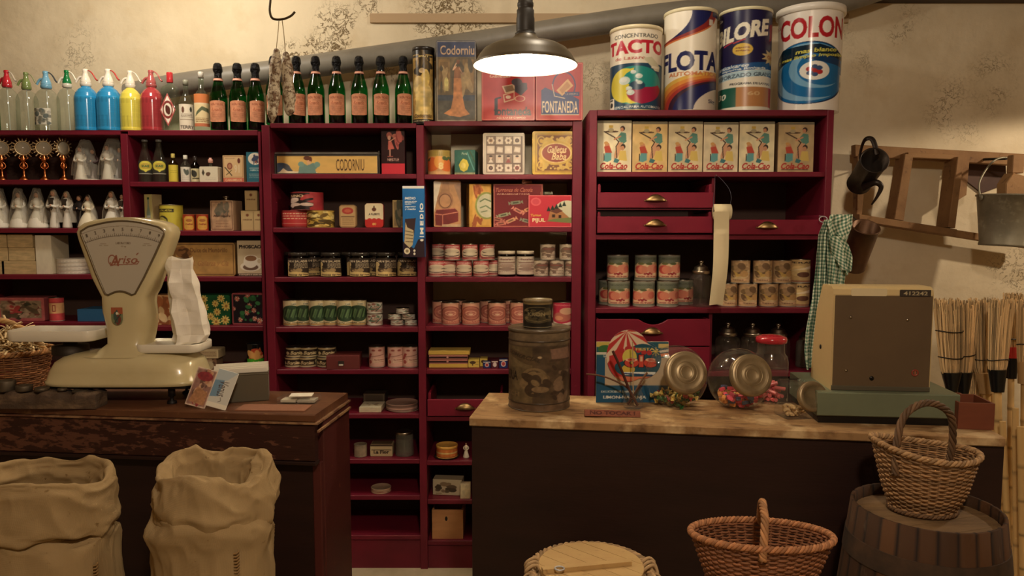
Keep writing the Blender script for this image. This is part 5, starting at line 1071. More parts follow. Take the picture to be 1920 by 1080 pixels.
a = Art(44, 50, (196, 178, 152)); a.rect(0, 0, 1, .05, (150, 130, 110)).ell(.5, .5, .34, .34, (170, 146, 122)).blobs(16, [(120, 96, 80), (206, 190, 166), (150, 120, 100)], .14, (.1, .1, .9, .9), 5).rect(.2, .68, .85, .74, (150, 76, 66)).squig(3, (120, 96, 80), (.1, .1, .9, .4), .04)
pg = make_can('grey_brown_can', a, WW(29, Ym)/2, hcn-.0008); G = 'grey-brown cans stacked beside the cream-lidded jars'
for px, lv, lb in ((1014, 0, 'bottom layer, left, touching the jar'), (1044, 0, 'bottom layer, middle'), (1074, 0, 'bottom layer, behind the upright'), (1027, 1, 'top layer, left'), (1063, 1, 'top layer, right')):
    if px == 1074: px = 1073
    place(pg, (XX(px, Ym+.04, z+lv*hcn), Ym+.04, z+lv*hcn), 'grey-brown can, %s' % lb, 'can', G, rz=(px % 7)*.12-.3)
z = B.z['R4']+.0005
a = Art(54, 74, (226, 164, 134)); a.rect(0, 0, 1, .07, (190, 110, 90)).rect(0, .08, 1, .17, (196, 90, 80)).text('TOMATE', .5, .125, .7, .06, (232, 180, 140), .02).ell(.5, .52, .42, .34, (170, 84, 74)).ell(.5, .52, .36, .29, (206, 130, 106)).ell(.5, .52, .30, .24, (186, 104, 88)).ring(.5, .52, .22, .12, .25, (226, 170, 140)).ell(.5, .5, .09, .06, (232, 196, 160)).rect(.1, .5, .9, .54, (200, 120, 100)).noise(.07, 5, 6, 3)
pt = make_can('tomato_can', a, WW(34, Ym)/2, ZZ(566, Ym+.03)-z); G = 'tall pink tomato cans in two rows'
for px, dy, lb in ((820, .09, 'back row, at the left end'), (845, .03, 'front row, leftmost'), (858, .125, 'back row, hidden behind the leftmost front can'), (883, .035, 'front row, second from the left'), (916, .11, 'back row, between the second and third front cans'), (932, .03, 'front row, third from the left'), (955, .12, 'back row, behind the third front can'), (973, .04, 'front row, rightmost, beside the small black can')):
    place(pt, (XX(px, Ym+dy, z), Ym+dy, z), 'tall pink tomato can, %s' % lb, 'can', G, rz=[.3, 0, -.2, 0, .2, .05, .1, .1][[820, 845, 858, 883, 916, 932, 955, 973].index(px)])
a = Art(54, 74, (232, 216, 190)); a.poly([(0, .2), (0, 1), (1, 1), (1, .45), (.8, .15), (.4, .02)], (206, 44, 72)).ell(.45, .35, .3, .22, (196, 110, 90)).ell(.6, .62, .22, .16, (222, 170, 130)).ell(.35, .3, .14, .1, (224, 150, 110)).text('Melocoton', .5, .9, .8, .08, (232, 140, 140), .01, .2)
stand_can('peach_can', a, 1037, 1076, 565, z, Ym+.03, 'can with a bright red label and peaches, half behind the upright', 'can', m='tin')
z = B.z['R5']+.0005; G = 'flat yellow boxes in a stack'
x, w, h = px_box(804, 877, 658, z, FB+.03); q = h/4
ys = Art(70, 10, (216, 176, 70)).rect(0, 0, 1, .15, (160, 110, 60)); ds = Art(70, 10, (50, 24, 26)).rect(0, .7, 1, 1, (206, 130, 110)).rect(0, 0, 1, .2, (206, 130, 110)).ell(.48, .5, .03, .2, (216, 160, 140))
for k, (ar, sd, lb, ww) in enumerate(((ys, (216, 176, 70), 'flat yellow box at the bottom of the stack', 1), (ds, (120, 50, 50), 'flat black box with pink edges, second from the bottom of the stack', 1), (ds, (196, 120, 100), 'flat black and pink box, third from the bottom of the stack', 1.0), (ys, (222, 186, 84), 'flat yellow box on top of the stack', 1.06))):
    o = make_box('flat_box', ar, w*ww, q-.001, .10, side=sd); o.location = (x+(.0 if k < 3 else .003), FB+.085, z+k*q); tag(o, lb, 'box', G)
a = Art(40, 34, (216, 186, 76)); a.ell(.4, .62, .28, .2, (90, 64, 36)).rect(.34, .2, .44, .6, (90, 64, 36)).squig(2, (120, 90, 50), (.6, .2, .95, .9), .06)
stand_box('palm_box', a, 878, 899, 674, z, Ym, .05, 'small yellow box with a palm tree, left of its partner', 'box', side=(200, 170, 70)); stand_box('palm_box', a, 900, 914, 672, z, Ym+.02, .05, 'small yellow box behind the blue ones, by the palm box', 'box', side=(200, 170, 70))
a = Art(24, 26, (30, 44, 110)); a.ell(.5, .5, .3, .34, (220, 200, 190)).ell(.5, .5, .2, .24, (190, 60, 60)).rect(0, .86, 1, 1, (220, 200, 180))
for i, (px0, px1, tp_, c) in enumerate(((906, 920, 678, 0), (921.5, 934, 677, 1), (936, 952, 674, 0))):
    aa = a if c == 0 else Art(24, 26, (90, 34, 50)).ell(.5, .5, .3, .34, (220, 200, 190)).rect(0, .86, 1, 1, (220, 200, 180))
    stand_box('small_blue_box' if c == 0 else 'small_maroon_box', aa, px0, px1, tp_, z, Ym-.02, .03, ['small dark blue box with a white and red spot, left', 'small maroon box between two blue ones', 'small dark blue box beside the big tin'][i], 'box', 'tiny boxes beside the stack', side=(34, 44, 96) if c == 0 else (90, 34, 50))
z = B.z['R7']+.0005
stand_can('orange_tin', Art(50, 26, (222, 120, 50)).rect(0, .45, 1, .62, (226, 190, 110)).rect(0, .0, 1, .1, (170, 80, 40)), 818, 858, 833, ZZ(854, FB+.06), FB+.06, 'bright orange and yellow round tin on a dark dish', 'tin', m='gloss', lidc=(232, 170, 70), lidh=.012)
o = MB().lathe([(1e-4, 0), (WW(20, FB), 0), (WW(25, FB), .006), (WW(23, FB), ZZ(854, FB+.06)-z-.0008), (1e-4, ZZ(854, FB+.06)-z-.0008)], 32, (60, 44, 38)).build('dark_dish', M['tin']); o.location = (XX(838, FB+.06, z), FB+.06, z); tag(o, 'dark round dish under the bright orange tin', 'dish')
t = figure('small_figurine', .07, (226, 214, 186), skirt=.2); t.location = (XX(874, FB+.05, z), FB+.05, z); tag(t, 'tiny white figurine at the counter edge on the seventh shelf', 'figurine')
z = B.z['R8']+.0005
a = Art(60, 46, (206, 190, 150)).blobs(14, [(110, 90, 64), (150, 124, 90), (84, 70, 50)], .14, (.05, .1, .8, .9), 6).rect(.1, .04, .3, .12, (170, 150, 110))
stand_box('picture_box', a, 811, 866, 900, z, Ym, .06, 'cream box with a brown flower drawing on the eighth shelf', 'box', side=(170, 150, 116), rz=-.1)
stand_box('cream_carton', noisy((212, 194, 150), 16, 26), 863, 882, 908, z, FB+.01, .04, 'small plain cream box beside the flower box, by the counter', 'box', side=(190, 170, 130))
z = B.z['R9']+.0005
x, w, h = px_box(810, 868, 957, z, FB+.015)
t = empty('wooden_bin', (x, FB+.02, z), 0, 'pale wooden box with an oval hand hole on the bottom shelf', 'box')
WD = (196, 146, 96); m = MB()
m.box(-w/2, w/2, 0, .008, 0, h, WD).box(-w/2, -w/2+.008, .008, .2, 0, h*.98, WD).box(w/2-.008, w/2, .008, .2, 0, h*.98, WD).box(-w/2+.008, w/2-.008, .192, .2, 0, h*.98, WD).box(-w/2+.008, w/2-.008, .008, .192, 0, .008, WD)
m.build('bin_body', mat('pale_plywood', .6, (190, 138, 90), noise=[(6, (1, 1, 5), .4, .75, (166, 116, 72))]), t)
m = MB(); m.prism([(.0+.006*cos(k*pi/8)-w*.04, h*.7+.011*sin(k*pi/8)) for k in range(16)], -.0008, .002, (20, 14, 12)); m.build('hand_hole', M['tin'], t)
# ================================================================ right unit: detergent drums
z = C_.z['top']+.0005; Yd = FC+.115
def drum(art, px0, px1, top, label, lidc, lidh=.016, taper=0, over=.003, m='tin'):
    x, w, h = px_box(px0, px1, top, z, Yd); r = min(w/2, .13)*.972; h = ZZ(top, Yd-r)-z
    t = make_can('detergent_drum', art, r, h, lidc=lidc, lidh=lidh, over=over, base=False, taper=taper, m=m)
    t.location = (x, Yd, z); t.rotation_euler[2] = -atan2(x, Yd); return tag(t, label, 'drum', 'detergent drums on the right shelves')
a = Art(110, 170, (238, 226, 200)); a.rect(0, 0, 1, .58, (34, 72, 100)).rect(0, 0, 1, .012, (60, 60, 60)).text('CONCENTRADO', .5, .915, .60, .05, (60, 60, 56), .008).text('TACTO', .5, .78, .84, .17, (206, 28, 48), .045).text('de Lazaro', .42, .645, .4, .04, (190, 60, 50), .01)
cx, cy, R, V = .5, .31, .38, .235
a.ell(cx, cy, R, V, (28, 150, 140))
a.poly([(cx-.02, cy+V*.9), (cx-.3, cy+V*.66), (cx-.38, cy), (cx-.3, cy-V*.62), (cx-.05, cy-V*.98), (cx+.2, cy-V*.8), (cx+.05, cy-V*.3), (cx-.04, cy+V*.1)], (232, 214, 60)).ell(cx-.14, cy, .24, V*.9, (232, 214, 60))
a.ell(cx+.14, cy-V*.38, .25, V*.62, (176, 24, 64)).ell(cx+.17, cy-V*.28, .2, V*.5, (176, 24, 64)).ell(cx+.12, cy+V*.38, .27, V*.48, (28, 150, 140)).ell(cx+.02, cy-.005, .10, .055, (34, 72, 100))
m_ = ((a.U-cx)/R)**2+((a.V-cy)/V)**2 > 1; a.put(m_ & (a.V < .575) & (a.V > .012), (34, 72, 100))
for u, v, q in ((.36, .37, .075), (.47, .47, .035), (.54, .42, .045), (.55, .34, .035), (.42, .27, .04), (.44, .22, .05), (.52, .36, .02)): a.ell(u, v, q, q*.68, (206, 222, 210)); a.ell(u-.01, v+.01, q*.6, q*.4, (232, 238, 226))
a.rect(.05, .03, .2, .17, (236, 230, 210)).ell(.125, .09, .045, .03, (60, 60, 60)).rect(.07, .14, .17, .16, (70, 70, 70)).text('ESPECIAL PARA AUTOMATICAS', .56, .045, .7, .03, (226, 226, 210), .012).poly([(.58, .64), (.7, .66), (.86, .55), (.84, .49), (.76, .49)], (214, 206, 170)).rect(.7, .52, .84, .55, (236, 226, 200))
a.put((a.V < .012), (200, 180, 120))
drum(a, 1143, 1241, 45, 'smallest of the four detergent drums, red letters over a yellow and green swirl', (232, 216, 170), taper=.001)
a = Art(110, 210, (240, 230, 204))
NV, OR, RD = (26, 32, 92), (232, 142, 50), (176, 50, 40)
a.ell(.0, 1.02, .78, .29, (226, 150, 70)).put((((a.U+.05)/.95)**2+((a.V-1.02)/.34)**2 <= 1) & (a.V > .66), (214, 110, 50)).put((((a.U+.02)/.90)**2+((a.V-1.02)/.32)**2 <= 1) & (a.V > .66), (150, 40, 36)).put((((a.U+.02)/.80)**2+((a.V-1.03)/.31)**2 <= 1), NV).put((((a.U-.08)/.44)**2+((a.V-1.0)/.28)**2 <= 1), (244, 236, 214))
a.rect(.8, .95, .97, 1, NV)
m1 = lambda q, w_: (((a.U-1.05)/q)**2+((a.V+.0)/w_)**2 <= 1)
for q, w_, c in ((1.22, .40, (232, 180, 70)), (1.12, .37, OR), (1.0, .345, (206, 90, 40)), (.92, .33, RD), (.84, .315, (60, 30, 50)), (.76, .30, NV), (.5, .235, (214, 200, 180))): a.put(m1(q, w_), c)
a.text('FLOTA', .5, .50, .84, .20, NV, .04).text('AUTOMATICA', .56, .37, .68, .042, (214, 120, 60), .03).text('5kg', .82, .09, .14, .05, (60, 60, 90), .02).text('A', .03, .72+.05, .05, .04, NV, .03).rect(.74, .86, .81, .92, (220, 214, 200)).rect(0, .0, 1, .006, (180, 160, 130))
drum(a, 1244, 1343, 12, 'tall drum with navy capitals on white and orange, navy and red curved bands', (236, 224, 180), lidh=.014)
a = Art(110, 205, (30, 26, 74)); a.rect(0, 0, 1, .345, (232, 226, 204))
a.poly([(0, .345), (1, .345), (1, .44), (.5, .40), (0, .37)], (40, 110, 176)).poly([(0, .36), (0, .44), (1, .50), (1, .42)], (24, 84, 150)).poly([(0, .30), (0, .37), (1, .42), (1, .36)], (170, 206, 220)).poly([(0, .37), (0, .375), (1, .425), (1, .42)], (236, 236, 220))
a.text('BILORE', .44, .79, .78, .17, (238, 232, 206), .05, .12, 0, 0, .10).poly([(.85, .86), (.98, .9), (.94, .72), (.85, .70)], (150, 40, 54)).line([(.22, .66), (.34, .69)], .012, (196, 40, 60)).line([(.36, .68), (.5, .71)], .012, (196, 40, 60)).text('Co', .12, .935, .1, .03, (230, 226, 206), .04)
a.ell(.47, .61, .125, .062, (226, 186, 60)).text('espuma', .47, .625, .17, .016, (150, 90, 40), .02).text('limitada', .47, .60, .17, .016, (150, 90, 40), .02)
st = []
for k in range(20): st.append((.90+(.20 if k % 2 else .12)*cos(k*pi/10), .54+(.085 if k % 2 else .05)*sin(k*pi/10)))
a.poly(st, (216, 190, 130)).text('CERO', .90, .54, .17, .035, (190, 90, 50), .02)
a.text('anticalcareo', .33, .445, .44, .035, (226, 232, 226), .02, .1, 0, 0, .02).text('espuma limitada', .48, .405+.01, .6, .028, (226, 232, 226), .02, .1, 0, 0, .02).text('REFORZADO GRANOS', .52, .335+.02, .86, .038, (50, 70, 90), .01, 0, 0, 0, .035).text('PROGRAMA DE LAVADO', .6, .27, .56, .022, (60, 60, 60), .01)
a.rect(0, .04, .40, .235, (26, 96, 78)).rect(.40, .04, .86, .235, (192, 130, 74)).rect(.86, .04, 1, .235, (190, 60, 50)).text('30', .18, .15, .17, .06, (236, 232, 210), .02, .2).text('60', .62, .17, .16, .04, (216, 176, 120), .02)
drum(a, 1348, 1445, 11, 'navy drum with slanted white capitals and blue and white bands', (232, 224, 180), lidh=.013)
a = Art(140, 215, (240, 234, 222)); cx, cy, R, V = .49, .375, .49, .315
BLU = (16, 108, 176); a.ell(cx, cy, R, V, (12, 48, 92)).ell(cx-.015, cy, R*.97, V*.975, BLU)
a.ell(cx+.0, cy+V*.02, R*.92, V*.92, (120, 176, 214)).ell(cx+.09, cy+V*.0, R*.84, V*.80, BLU).ell(cx+.10, cy+V*.12, R*.62, V*.62, (110, 170, 210)).ell(cx+.16, cy+V*.14, R*.55, V*.55, BLU).poly([(cx-.1, cy+V*.5), (cx+.35, cy+V*.55), (cx+.45, cy+V*.2), (cx+.2, cy+V*.3)], (14, 60, 110))
m_ = (((a.U-cx)/R)**2+((a.V-cy)/V)**2 > 1) & (a.V < .72); a.put(m_, (240, 234, 222))
a.poly([(.06, .44), (.02, .50), (.2, .64), (.6, .66), (.96, .56), (.97, .50), (.5, .575)], (10, 40, 60)).text('mas blanco', .58, .60, .44, .042, (222, 214, 80), .03, .1, 0, 0, .02).text('y mas limpio imposible', .52, .54, .82, .042, (222, 214, 80), .03, .1, 0, 0, .045)
a.ell(.56, .395, .155, .095, (236, 234, 222)).ell(.51, .41, .04, .025, (190, 40, 44)).ell(.60, .38, .04, .025, (190, 40, 44)).ell(.555, .395, .045, .028, (190, 40, 44)).ell(.60, .42, .035, .022, (50, 80, 130)).ell(.51, .37, .035, .022, (50, 80, 130)).ell(.555, .435, .03, .02, (50, 80, 130)).ell(.56, .355, .03, .02, (50, 80, 130))
a.text('COLON', .53, .83, .76, .215, (196, 30, 40), .035).text('EL NUEVO', .075, .88, .05, .10, (196, 60, 60), .01, 0, pi/2).rect(.90, .18, .985, .37, (232, 226, 210)).ell(.94, .27, .03, .03, (50, 50, 60)).noise(.03, 4, 6, 3)
t = drum(a, 1460, 1575, 4, 'largest white drum with red capitals and a blue swirl, at the right end', (236, 230, 216), lidh=.028, taper=.008, over=.009, m='gloss')
# ---------------------------------------------------------------- cocoa boxes
z = C_.z['1']+.0005; Yk = FC+.05
def cocoa(tone, seed):
    a = Art(72, 108, tone); T = (70, 50, 40); a.noise(.10, 4, 5, seed)
    a.text('Cola-Cao', .49, .125, .80, .125, (186, 44, 40), .03, .3).rect(.1, .045, .86, .058, (70, 56, 40)).rect(0, .955, 1, 1, (120, 112, 90))
    a.ell(.42, .79, .2, .018, (90, 66, 50)).ell(.40, .82, .08, .04, (176, 160, 120)).rect(.34, .86, .46, .91, (206, 170, 70)).line([(.2, .79), (.5, .68), (.62, .6)], .022, T)
    a.ell(.74, .85, .07, .05, (60, 40, 36)).ell(.72, .83, .05, .04, (206, 140, 100)).poly([(.58, .68), (.7, .78), (.84, .76), (.86, .6), (.74, .54), (.66, .6)], (86, 140, 124)).poly([(.5, .34), (.6, .58), (.76, .58), (.7, .44), (.6, .28), (.5, .26)], (206, 150, 110)).line([(.58, .28), (.55, .5), (.64, .6)], .018, T).line([(.68, .70), (.5, .64)], .03, (206, 140, 100))
    a.ell(.29, .53, .07, .05, (200, 130, 90)).poly([(.2, .5), (.36, .52), (.44, .38), (.24, .36)], (190, 70, 50)).poly([(.18, .22), (.24, .38), (.42, .38), (.42, .24), (.3, .2)], (90, 156, 156)).ell(.26, .57, .06, .03, (206, 150, 80)).ell(.76, .5, .07, .05, (60, 44, 36)).ell(.74, .47, .06, .045, (200, 140, 100)).poly([(.62, .24), (.66, .42), (.84, .42), (.88, .22)], (216, 186, 90)).poly([(.48, .2), (.52, .28), (.66, .24), (.6, .18)], (60, 120, 124)).line([(.2, .36), (.2, .24)], .02, T)
    return a
tones = [(226, 214, 176), (222, 188, 120), (214, 196, 150), (216, 200, 160), (220, 206, 160), (196, 168, 118)]
for i, (x0, x1) in enumerate([(1119.5, 1184), (1185.6, 1251.5), (1253, 1317.5), (1319, 1384), (1386, 1452), (1459, 1526)]):
    stand_box('cocoa_carton', cocoa(tones[i], i), x0, x1, [226, 228, 228, 229, 228, 229][i], z, Yk, .13, '%s of six cream cocoa boxes with red lettering and figures' % ['leftmost', 'yellowed one, second from the left,', 'third from the left', 'third from the right', 'second from the right', 'browned one, rightmost,'][i], 'box', 'six cocoa boxes in a row', side=(150, 120, 84), top=(110, 100, 80))
# ---------------------------------------------------------------- fruit cans
z = C_.z['3']+.0005; Yf = FC+.055
a = Art(60, 72, (112, 120, 100)); a.poly([(.05, .12), (.02, .55), (.2, .7), (.45, .66), (.7, .74), (.95, .6), (.97, .12)], (226, 196, 150)).ell(.28, .42, .2, .18, (206, 74, 66)).ell(.36, .42, .16, .16, (224, 130, 100)).ell(.7, .46, .22, .19, (226, 140, 110)).ell(.8, .44, .12, .14, (214, 110, 90)).ell(.55, .66, .1, .05, (90, 100, 60)).ell(.3, .66, .1, .05, (110, 110, 60)).ell(.78, .66, .1, .05, (206, 160, 110))
for u, v in ((.48, .26), (.56, .28), (.62, .24), (.42, .24), (.52, .22)): a.ell(u, v, .04, .035, (170, 40, 50))
a.rect(.1, .09, .92, .19, (232, 176, 140)).text('coctel de frutas', .5, .14, .6, .05, (150, 70, 60), .01).text('MELOCOTON', .5, .86, .6, .06, (76, 80, 66), .01).rect(0, 0, 1, .05, (140, 140, 124)).rect(0, .94, 1, 1, (140, 140, 124))
H2 = (ZZ(477, Yf+.04)-z)/2; pf_ = make_can('fruit_can', a, WW(41, Yf+.04)/2, H2-.001); G = 'fruit cocktail cans in two layers'
for px, lv, dy, lb in ((1142, 0, .12, 'back row, far left'), (1160, 0, .04, 'bottom layer, left'), (1207, 0, .04, 'bottom layer, middle'), (1251, 0, .04, 'bottom layer, right'), (1279, 0, .12, 'back row, right, half hidden beside the glass jar'), (1158, 1, .06, 'top layer, left'), (1210, 1, .06, 'top layer, middle'), (1254, 1, .06, 'top layer, right')):
    Yq = Yf+dy; place(pf_, (XX(px, Yq, z+lv*H2), Yq, z+lv*H2), 'grey-green fruit can, %s' % lb, 'can', G, rz=[.3, .1, -.2, .15, .5, 0, .2, .25][[1142, 1160, 1207, 1251, 1279, 1158, 1210, 1254].index(px)])
a = Art(52, 72, (196, 156, 108)); a.ell(.55, .5, .4, .36, (206, 178, 130)).ell(.5, .45, .22, .18, (206, 166, 80)).ell(.68, .62, .18, .14, (150, 120, 70)).ell(.35, .66, .16, .12, (130, 104, 66)).ell(.72, .4, .16, .14, (196, 150, 90)).blobs(10, [(120, 90, 60), (176, 140, 96)], .09, (.05, .25, .95, .85), 3).rect(.1, .08, .9, .17, (216, 176, 130)).text('Setas', .5, .125, .4, .06, (120, 80, 56), .01).noise(.12, 6, 7, 4)
H3 = (ZZ(487, Yf+.04)-z)/2; pm_ = make_can('mushroom_can', a, WW(35, Yf+.04)/2, H3-.001); G = 'brown mushroom cans in two layers'
for px, lv, dy, lb in ((1364, 0, .05, 'bottom layer, leftmost, beside the paper strip'), (1401, 0, .04, 'bottom layer, second from the left'), (1440, 0, .04, 'bottom layer, second from the right'), (1477, 0, .04, 'bottom layer, rightmost'), (1388, 1, .05, 'top layer, left'), (1429, 1, .045, 'top layer, middle'), (1465, 1, .05, 'top layer, right')):
    Yq = Yf+dy; place(pm_, (XX(px, Yq, z+lv*H3), Yq, z+lv*H3), 'brown mushroom can, %s' % lb, 'can', G, rz=[.3, .2, 0, -.1, -.3, 0, .2][[1364, 1401, 1440, 1477, 1388, 1429, 1465].index(px)])
a = Art(48, 70, (206, 170, 110)); a.text('PERAS', .5, .88, .8, .09, (60, 44, 34), .02).ell(.4, .5, .3, .24, (226, 196, 130)).poly([(.1, .5), (.9, .74), (.9, .6)], (240, 220, 180)).ell(.6, .34, .22, .12, (110, 70, 50)).rect(0, 0, 1, .08, (160, 110, 80)).noise(.1, 5, 5, 3)
H3b = (ZZ(485, Yf+.04)-z)/2; pp_ = make_can('pear_can', a, WW(36, Yf+.04)/2, H3b-.001)
for lv, lb in ((0, 'lower'), (1, 'upper')): place(pp_, (XX(1516, Yf+.04, z+lv*H3b), Yf+.04, z+lv*H3b), 'yellow and brown can beside the hanging cloth, %s of the two' % lb, 'can', 'cans beside the cloth', rz=.1)
stand_box('red_carton', Art(10, 20, (190, 30, 56)), 1466, 1489, 488, z, FC+.24, .05, 'bright red carton behind the brown mushroom cans', 'box', side=(150, 24, 44))
def storage_jar(px, w, zb, top, Y, label, group=None, name='glass_storage_jar', hz_=False):
    H = ZZ(top, Y)-zb; r = WW(w, Y)/2; t = empty(name, (XX(px, Y, zb), Y, zb), 0, label, 'jar', group)
    s = H-.055
    MB().lathe([(1e-4, .003), (r*.95, 0), (r, .005), (r, s*.80), (r*.93, s*.9), (r*.66, s*.98), (r*.64, s)], 36).build('jar_body', M['glass' if not hz_ else 'dusty'], t)
    MB().lathe([(r*.66, s-.004), (r*.74, s-.002), (r*.76, s+.008), (r*.72, s+.012), (r*.6, s+.016), (r*.58, s+.026), (r*.3, s+.034), (r*.16, s+.038), (r*.14, s+.043), (r*.22, s+.047), (r*.2, s+.053), (1e-4, s+.055)], 32).build('metal_lid', M['metal'], t)
    return t
storage_jar(1313, 43, z, 488, Yf+.03, 'empty glass jar with a metal lid behind the hanging paper strip', name='glass_storage_jar', hz_=False)
z4_ = C_.z['4']+.0005; G = 'glass storage jars with metal lids on the low shelf'
storage_jar(1363, 46, z4_, 604, Yf+.03, 'glass storage jar with a metal lid, leftmost of three on the low shelf', G); storage_jar(1409, 44, z4_, 605, Yf+.03, 'glass storage jar with a metal lid, middle of three on the low shelf', G); storage_jar(1457, 44, z4_, 606, Yf+.03, 'glass storage jar with a metal lid, rightmost of three, behind the red-lidded jar', G)
storage_jar(1513, 42, z4_, 612, Yf+.06, 'dusty glass jar behind the hanging cloth on the low shelf', G, hz_=True)
# paper roll hanging on a wire
Yp = FC-.075; t = empty('paper_roll', (0, 0, 0), 0, 'roll of cream paper hanging on a wire, its strip trailing down', 'paper roll')
zr = ZZ(397, Yp); xr0, xr1 = XX(1339, Yp, zr), XX(1369, Yp, zr); rr = .031
PC = (222, 204, 158)
m = MB(); m.lathe([(.008, 0), (rr, 0), (rr, xr1-xr0), (.008, xr1-xr0), (.008, 0)], 36, PC).xf(Matrix.Translation((xr0, Yp, zr)) @ Matrix.Rotation(pi/2, 4, 'Y') @ Matrix.Rotation(0, 4, 'Z')); m.build('roll', M['paper'], t)
m = MB(); n = 40; P = []
for k in range(n+1):
    u = k/n; py = 397+u*(572-397); y = Yp-rr-.0005+.018*u+.006*sin(u*7); xo = -8*u**1.2+3*sin(u*4); wv = [(xr1-xr0)*(.98-.12*u)]
    xc0 = XX(1335+xo*.6, Yp, ZZ(py, Yp)); xc1 = XX(1363+xo*.9, Yp, ZZ(py, Yp))
    P.append([(xc0+(xc1-xc0)*q, y-.006*sin(q*pi)*(u > .2)-.004*(q-.5)*u, ZZ(py, Yp)-.0+.004*sin(q*3)*(u > .95)) for q in np.linspace(0, 1, 7)])
P = np.array(P); m.grid(P, PC); m.grid(P[:, ::-1]+np.array([0, .0006, 0]), PC); m.build('paper_strip', M['paper'], t)
zt_ = ZZ(331, FC)
w_ = spline([(xr0-.003, Yp, zr), (xr0-.004, Yp, zr+.045), (xr0+.006, Yp+.02, zr+.095), (xr0+.022, FC-.012, zt_+.004), (xr1-.005, Yp+.02, zr+.1), (xr1+.003, Yp, zr+.06), (xr1, Yp, zr+.03), (xr1+.003, Yp, zr), (xr0-.003, Yp, zr)], 6)
MB().tube(w_, .0011, (70, 70, 80), sides=6).build('wire', M['dullmetal'], t)
MB().tube([(xr0+.022, FC-.016, zt_+.004), (xr0+.022, FC-.001, zt_+.004)], .002).build('nail', M['metal'], t)
# ================================================================ pendant lamp and sausages
Yl = 2.62; zl = ZZ(124, Yl); xl = XX(985, Yl, zl); R = WW(191, Yl)/2
t = empty('pendant_lamp', (xl, Yl, zl), 0, 'lit hanging enamel lamp with a dark shade and white inside, near the middle top', 'lamp')
DK = (96, 84, 62)
MB().lathe([(R, 0), (R+.001, .003), (R*.955, .014), (R*.89, .034), (R*.80, .054), (R*.66, .068), (R*.45, .078), (R*.30, .086), (R*.22, .099), (R*.2, .105)], 56, DK).lathe([(R*.2, .102), (R*.22, .095), (R*.30, .082), (R*.45, .074), (R*.65, .064), (R*.79, .050), (R*.88, .030), (R*.945, .012), (R*.985, .001), (R, 0)], 56, (240, 236, 225), 1).build('shade', [mat('dark_enamel', .4, attr=True, metal=.2), mat('white_enamel', .5, (245, 240, 228))], t)
MB().lathe([(R*.2, .104), (R*.2, .110), (R*.165, .112), (R*.175, .12), (R*.175, .160), (R*.165, .168), (R*.165, .188), (R*.145, .192), (R*.145, .198), (R*.155, .202), (R*.155, .212), (R*.14, .216), (R*.14, .262), (1e-4, .263)], 28, (60, 56, 50)).build('socket', mat('dark_socket', .5, attr=True, metal=.2), t)
MB().tube([(0, 0, .26), (0, 0, ZC-zl)], .005, (30, 26, 22)).build('cord', M['tape'], t)
bl = MB().sphere((0, 0, .018), .033, (255, 255, 255), seg=24); bl.lathe([(.014, .045), (.014, .1)], 16); bl.build('bulb', mat('glowing_bulb', .5, (255, 255, 255), emis=(1, .82, .58, PEND_W)), t)
Yg = 2.75; G_ = 'pair of cured sausages on strings'
hk = [(512, -60), (507, 0), (506, 22), (512, 35), (530, 36), (545, 30), (553, 22)]
pts = spline([(XX(x, Yg, ZZ(y, Yg)), Yg, ZZ(y, Yg)) for x, y in hk], 8)
pts = np.concatenate([[[pts[0][0], Yg, ZC]], pts])
tag(MB().tube(pts, .0042, (80, 64, 40), sides=10).build('wire_hook', M['dullmetal']), 'bent wire hook holding the sausages, hanging from the ceiling', 'hook')
M['saus'] = mat('cured_sausage', .75, (120, 92, 66), noise=[(60, (1, 1, 1), .42, .55, (206, 192, 164)), (90, (1, 1, 1), .55, .68, (74, 44, 34))], bump=(50, (1, 1, .6), .9, .006))
for lb, hx_, axis in (('left', 523, [(520, 92), (520, 110), (517, 150), (515, 190), (513, 210), (512, 232)]), ('right', 529, [(533, 95), (536, 115), (538, 150), (541, 185), (541, 205), (538, 216)])):
    t = empty('cured_sausage', (0, 0, 0), 0, 'knobbly white-dusted cured sausage, %s of the hanging pair' % lb, 'sausage', G_)
    dy_ = -.012 if lb == 'left' else .012
    ax = spline([(XX(x, Yg, ZZ(y, Yg)), Yg+dy_, ZZ(y, Yg)) for x, y in axis], 8); n = len(ax); u = np.linspace(0, 1, n)
    rr = .0005+.0205*np.minimum(1, np.sqrt(np.maximum(0, np.sin(np.clip(u, 0, 1)*pi)))*1.05)*(1+.12*np.sin(u*23+hx_))
    MB().tube(ax, rr, (150, 120, 90), sides=18).build('sausage_body', M['saus'], t)
    zt2 = ZZ(36, Yg); s_ = [(XX(hx_, Yg, zt2), Yg, zt2-.004), tuple((np.array([XX(hx_, Yg, zt2), Yg, zt2])+ax[0])/2+np.array([.001, 0, 0])), tuple(ax[0])]
    MB().tube(spline(s_, 6), .0016, (190, 170, 130), sides=6).build('string', M['cloth'], t)
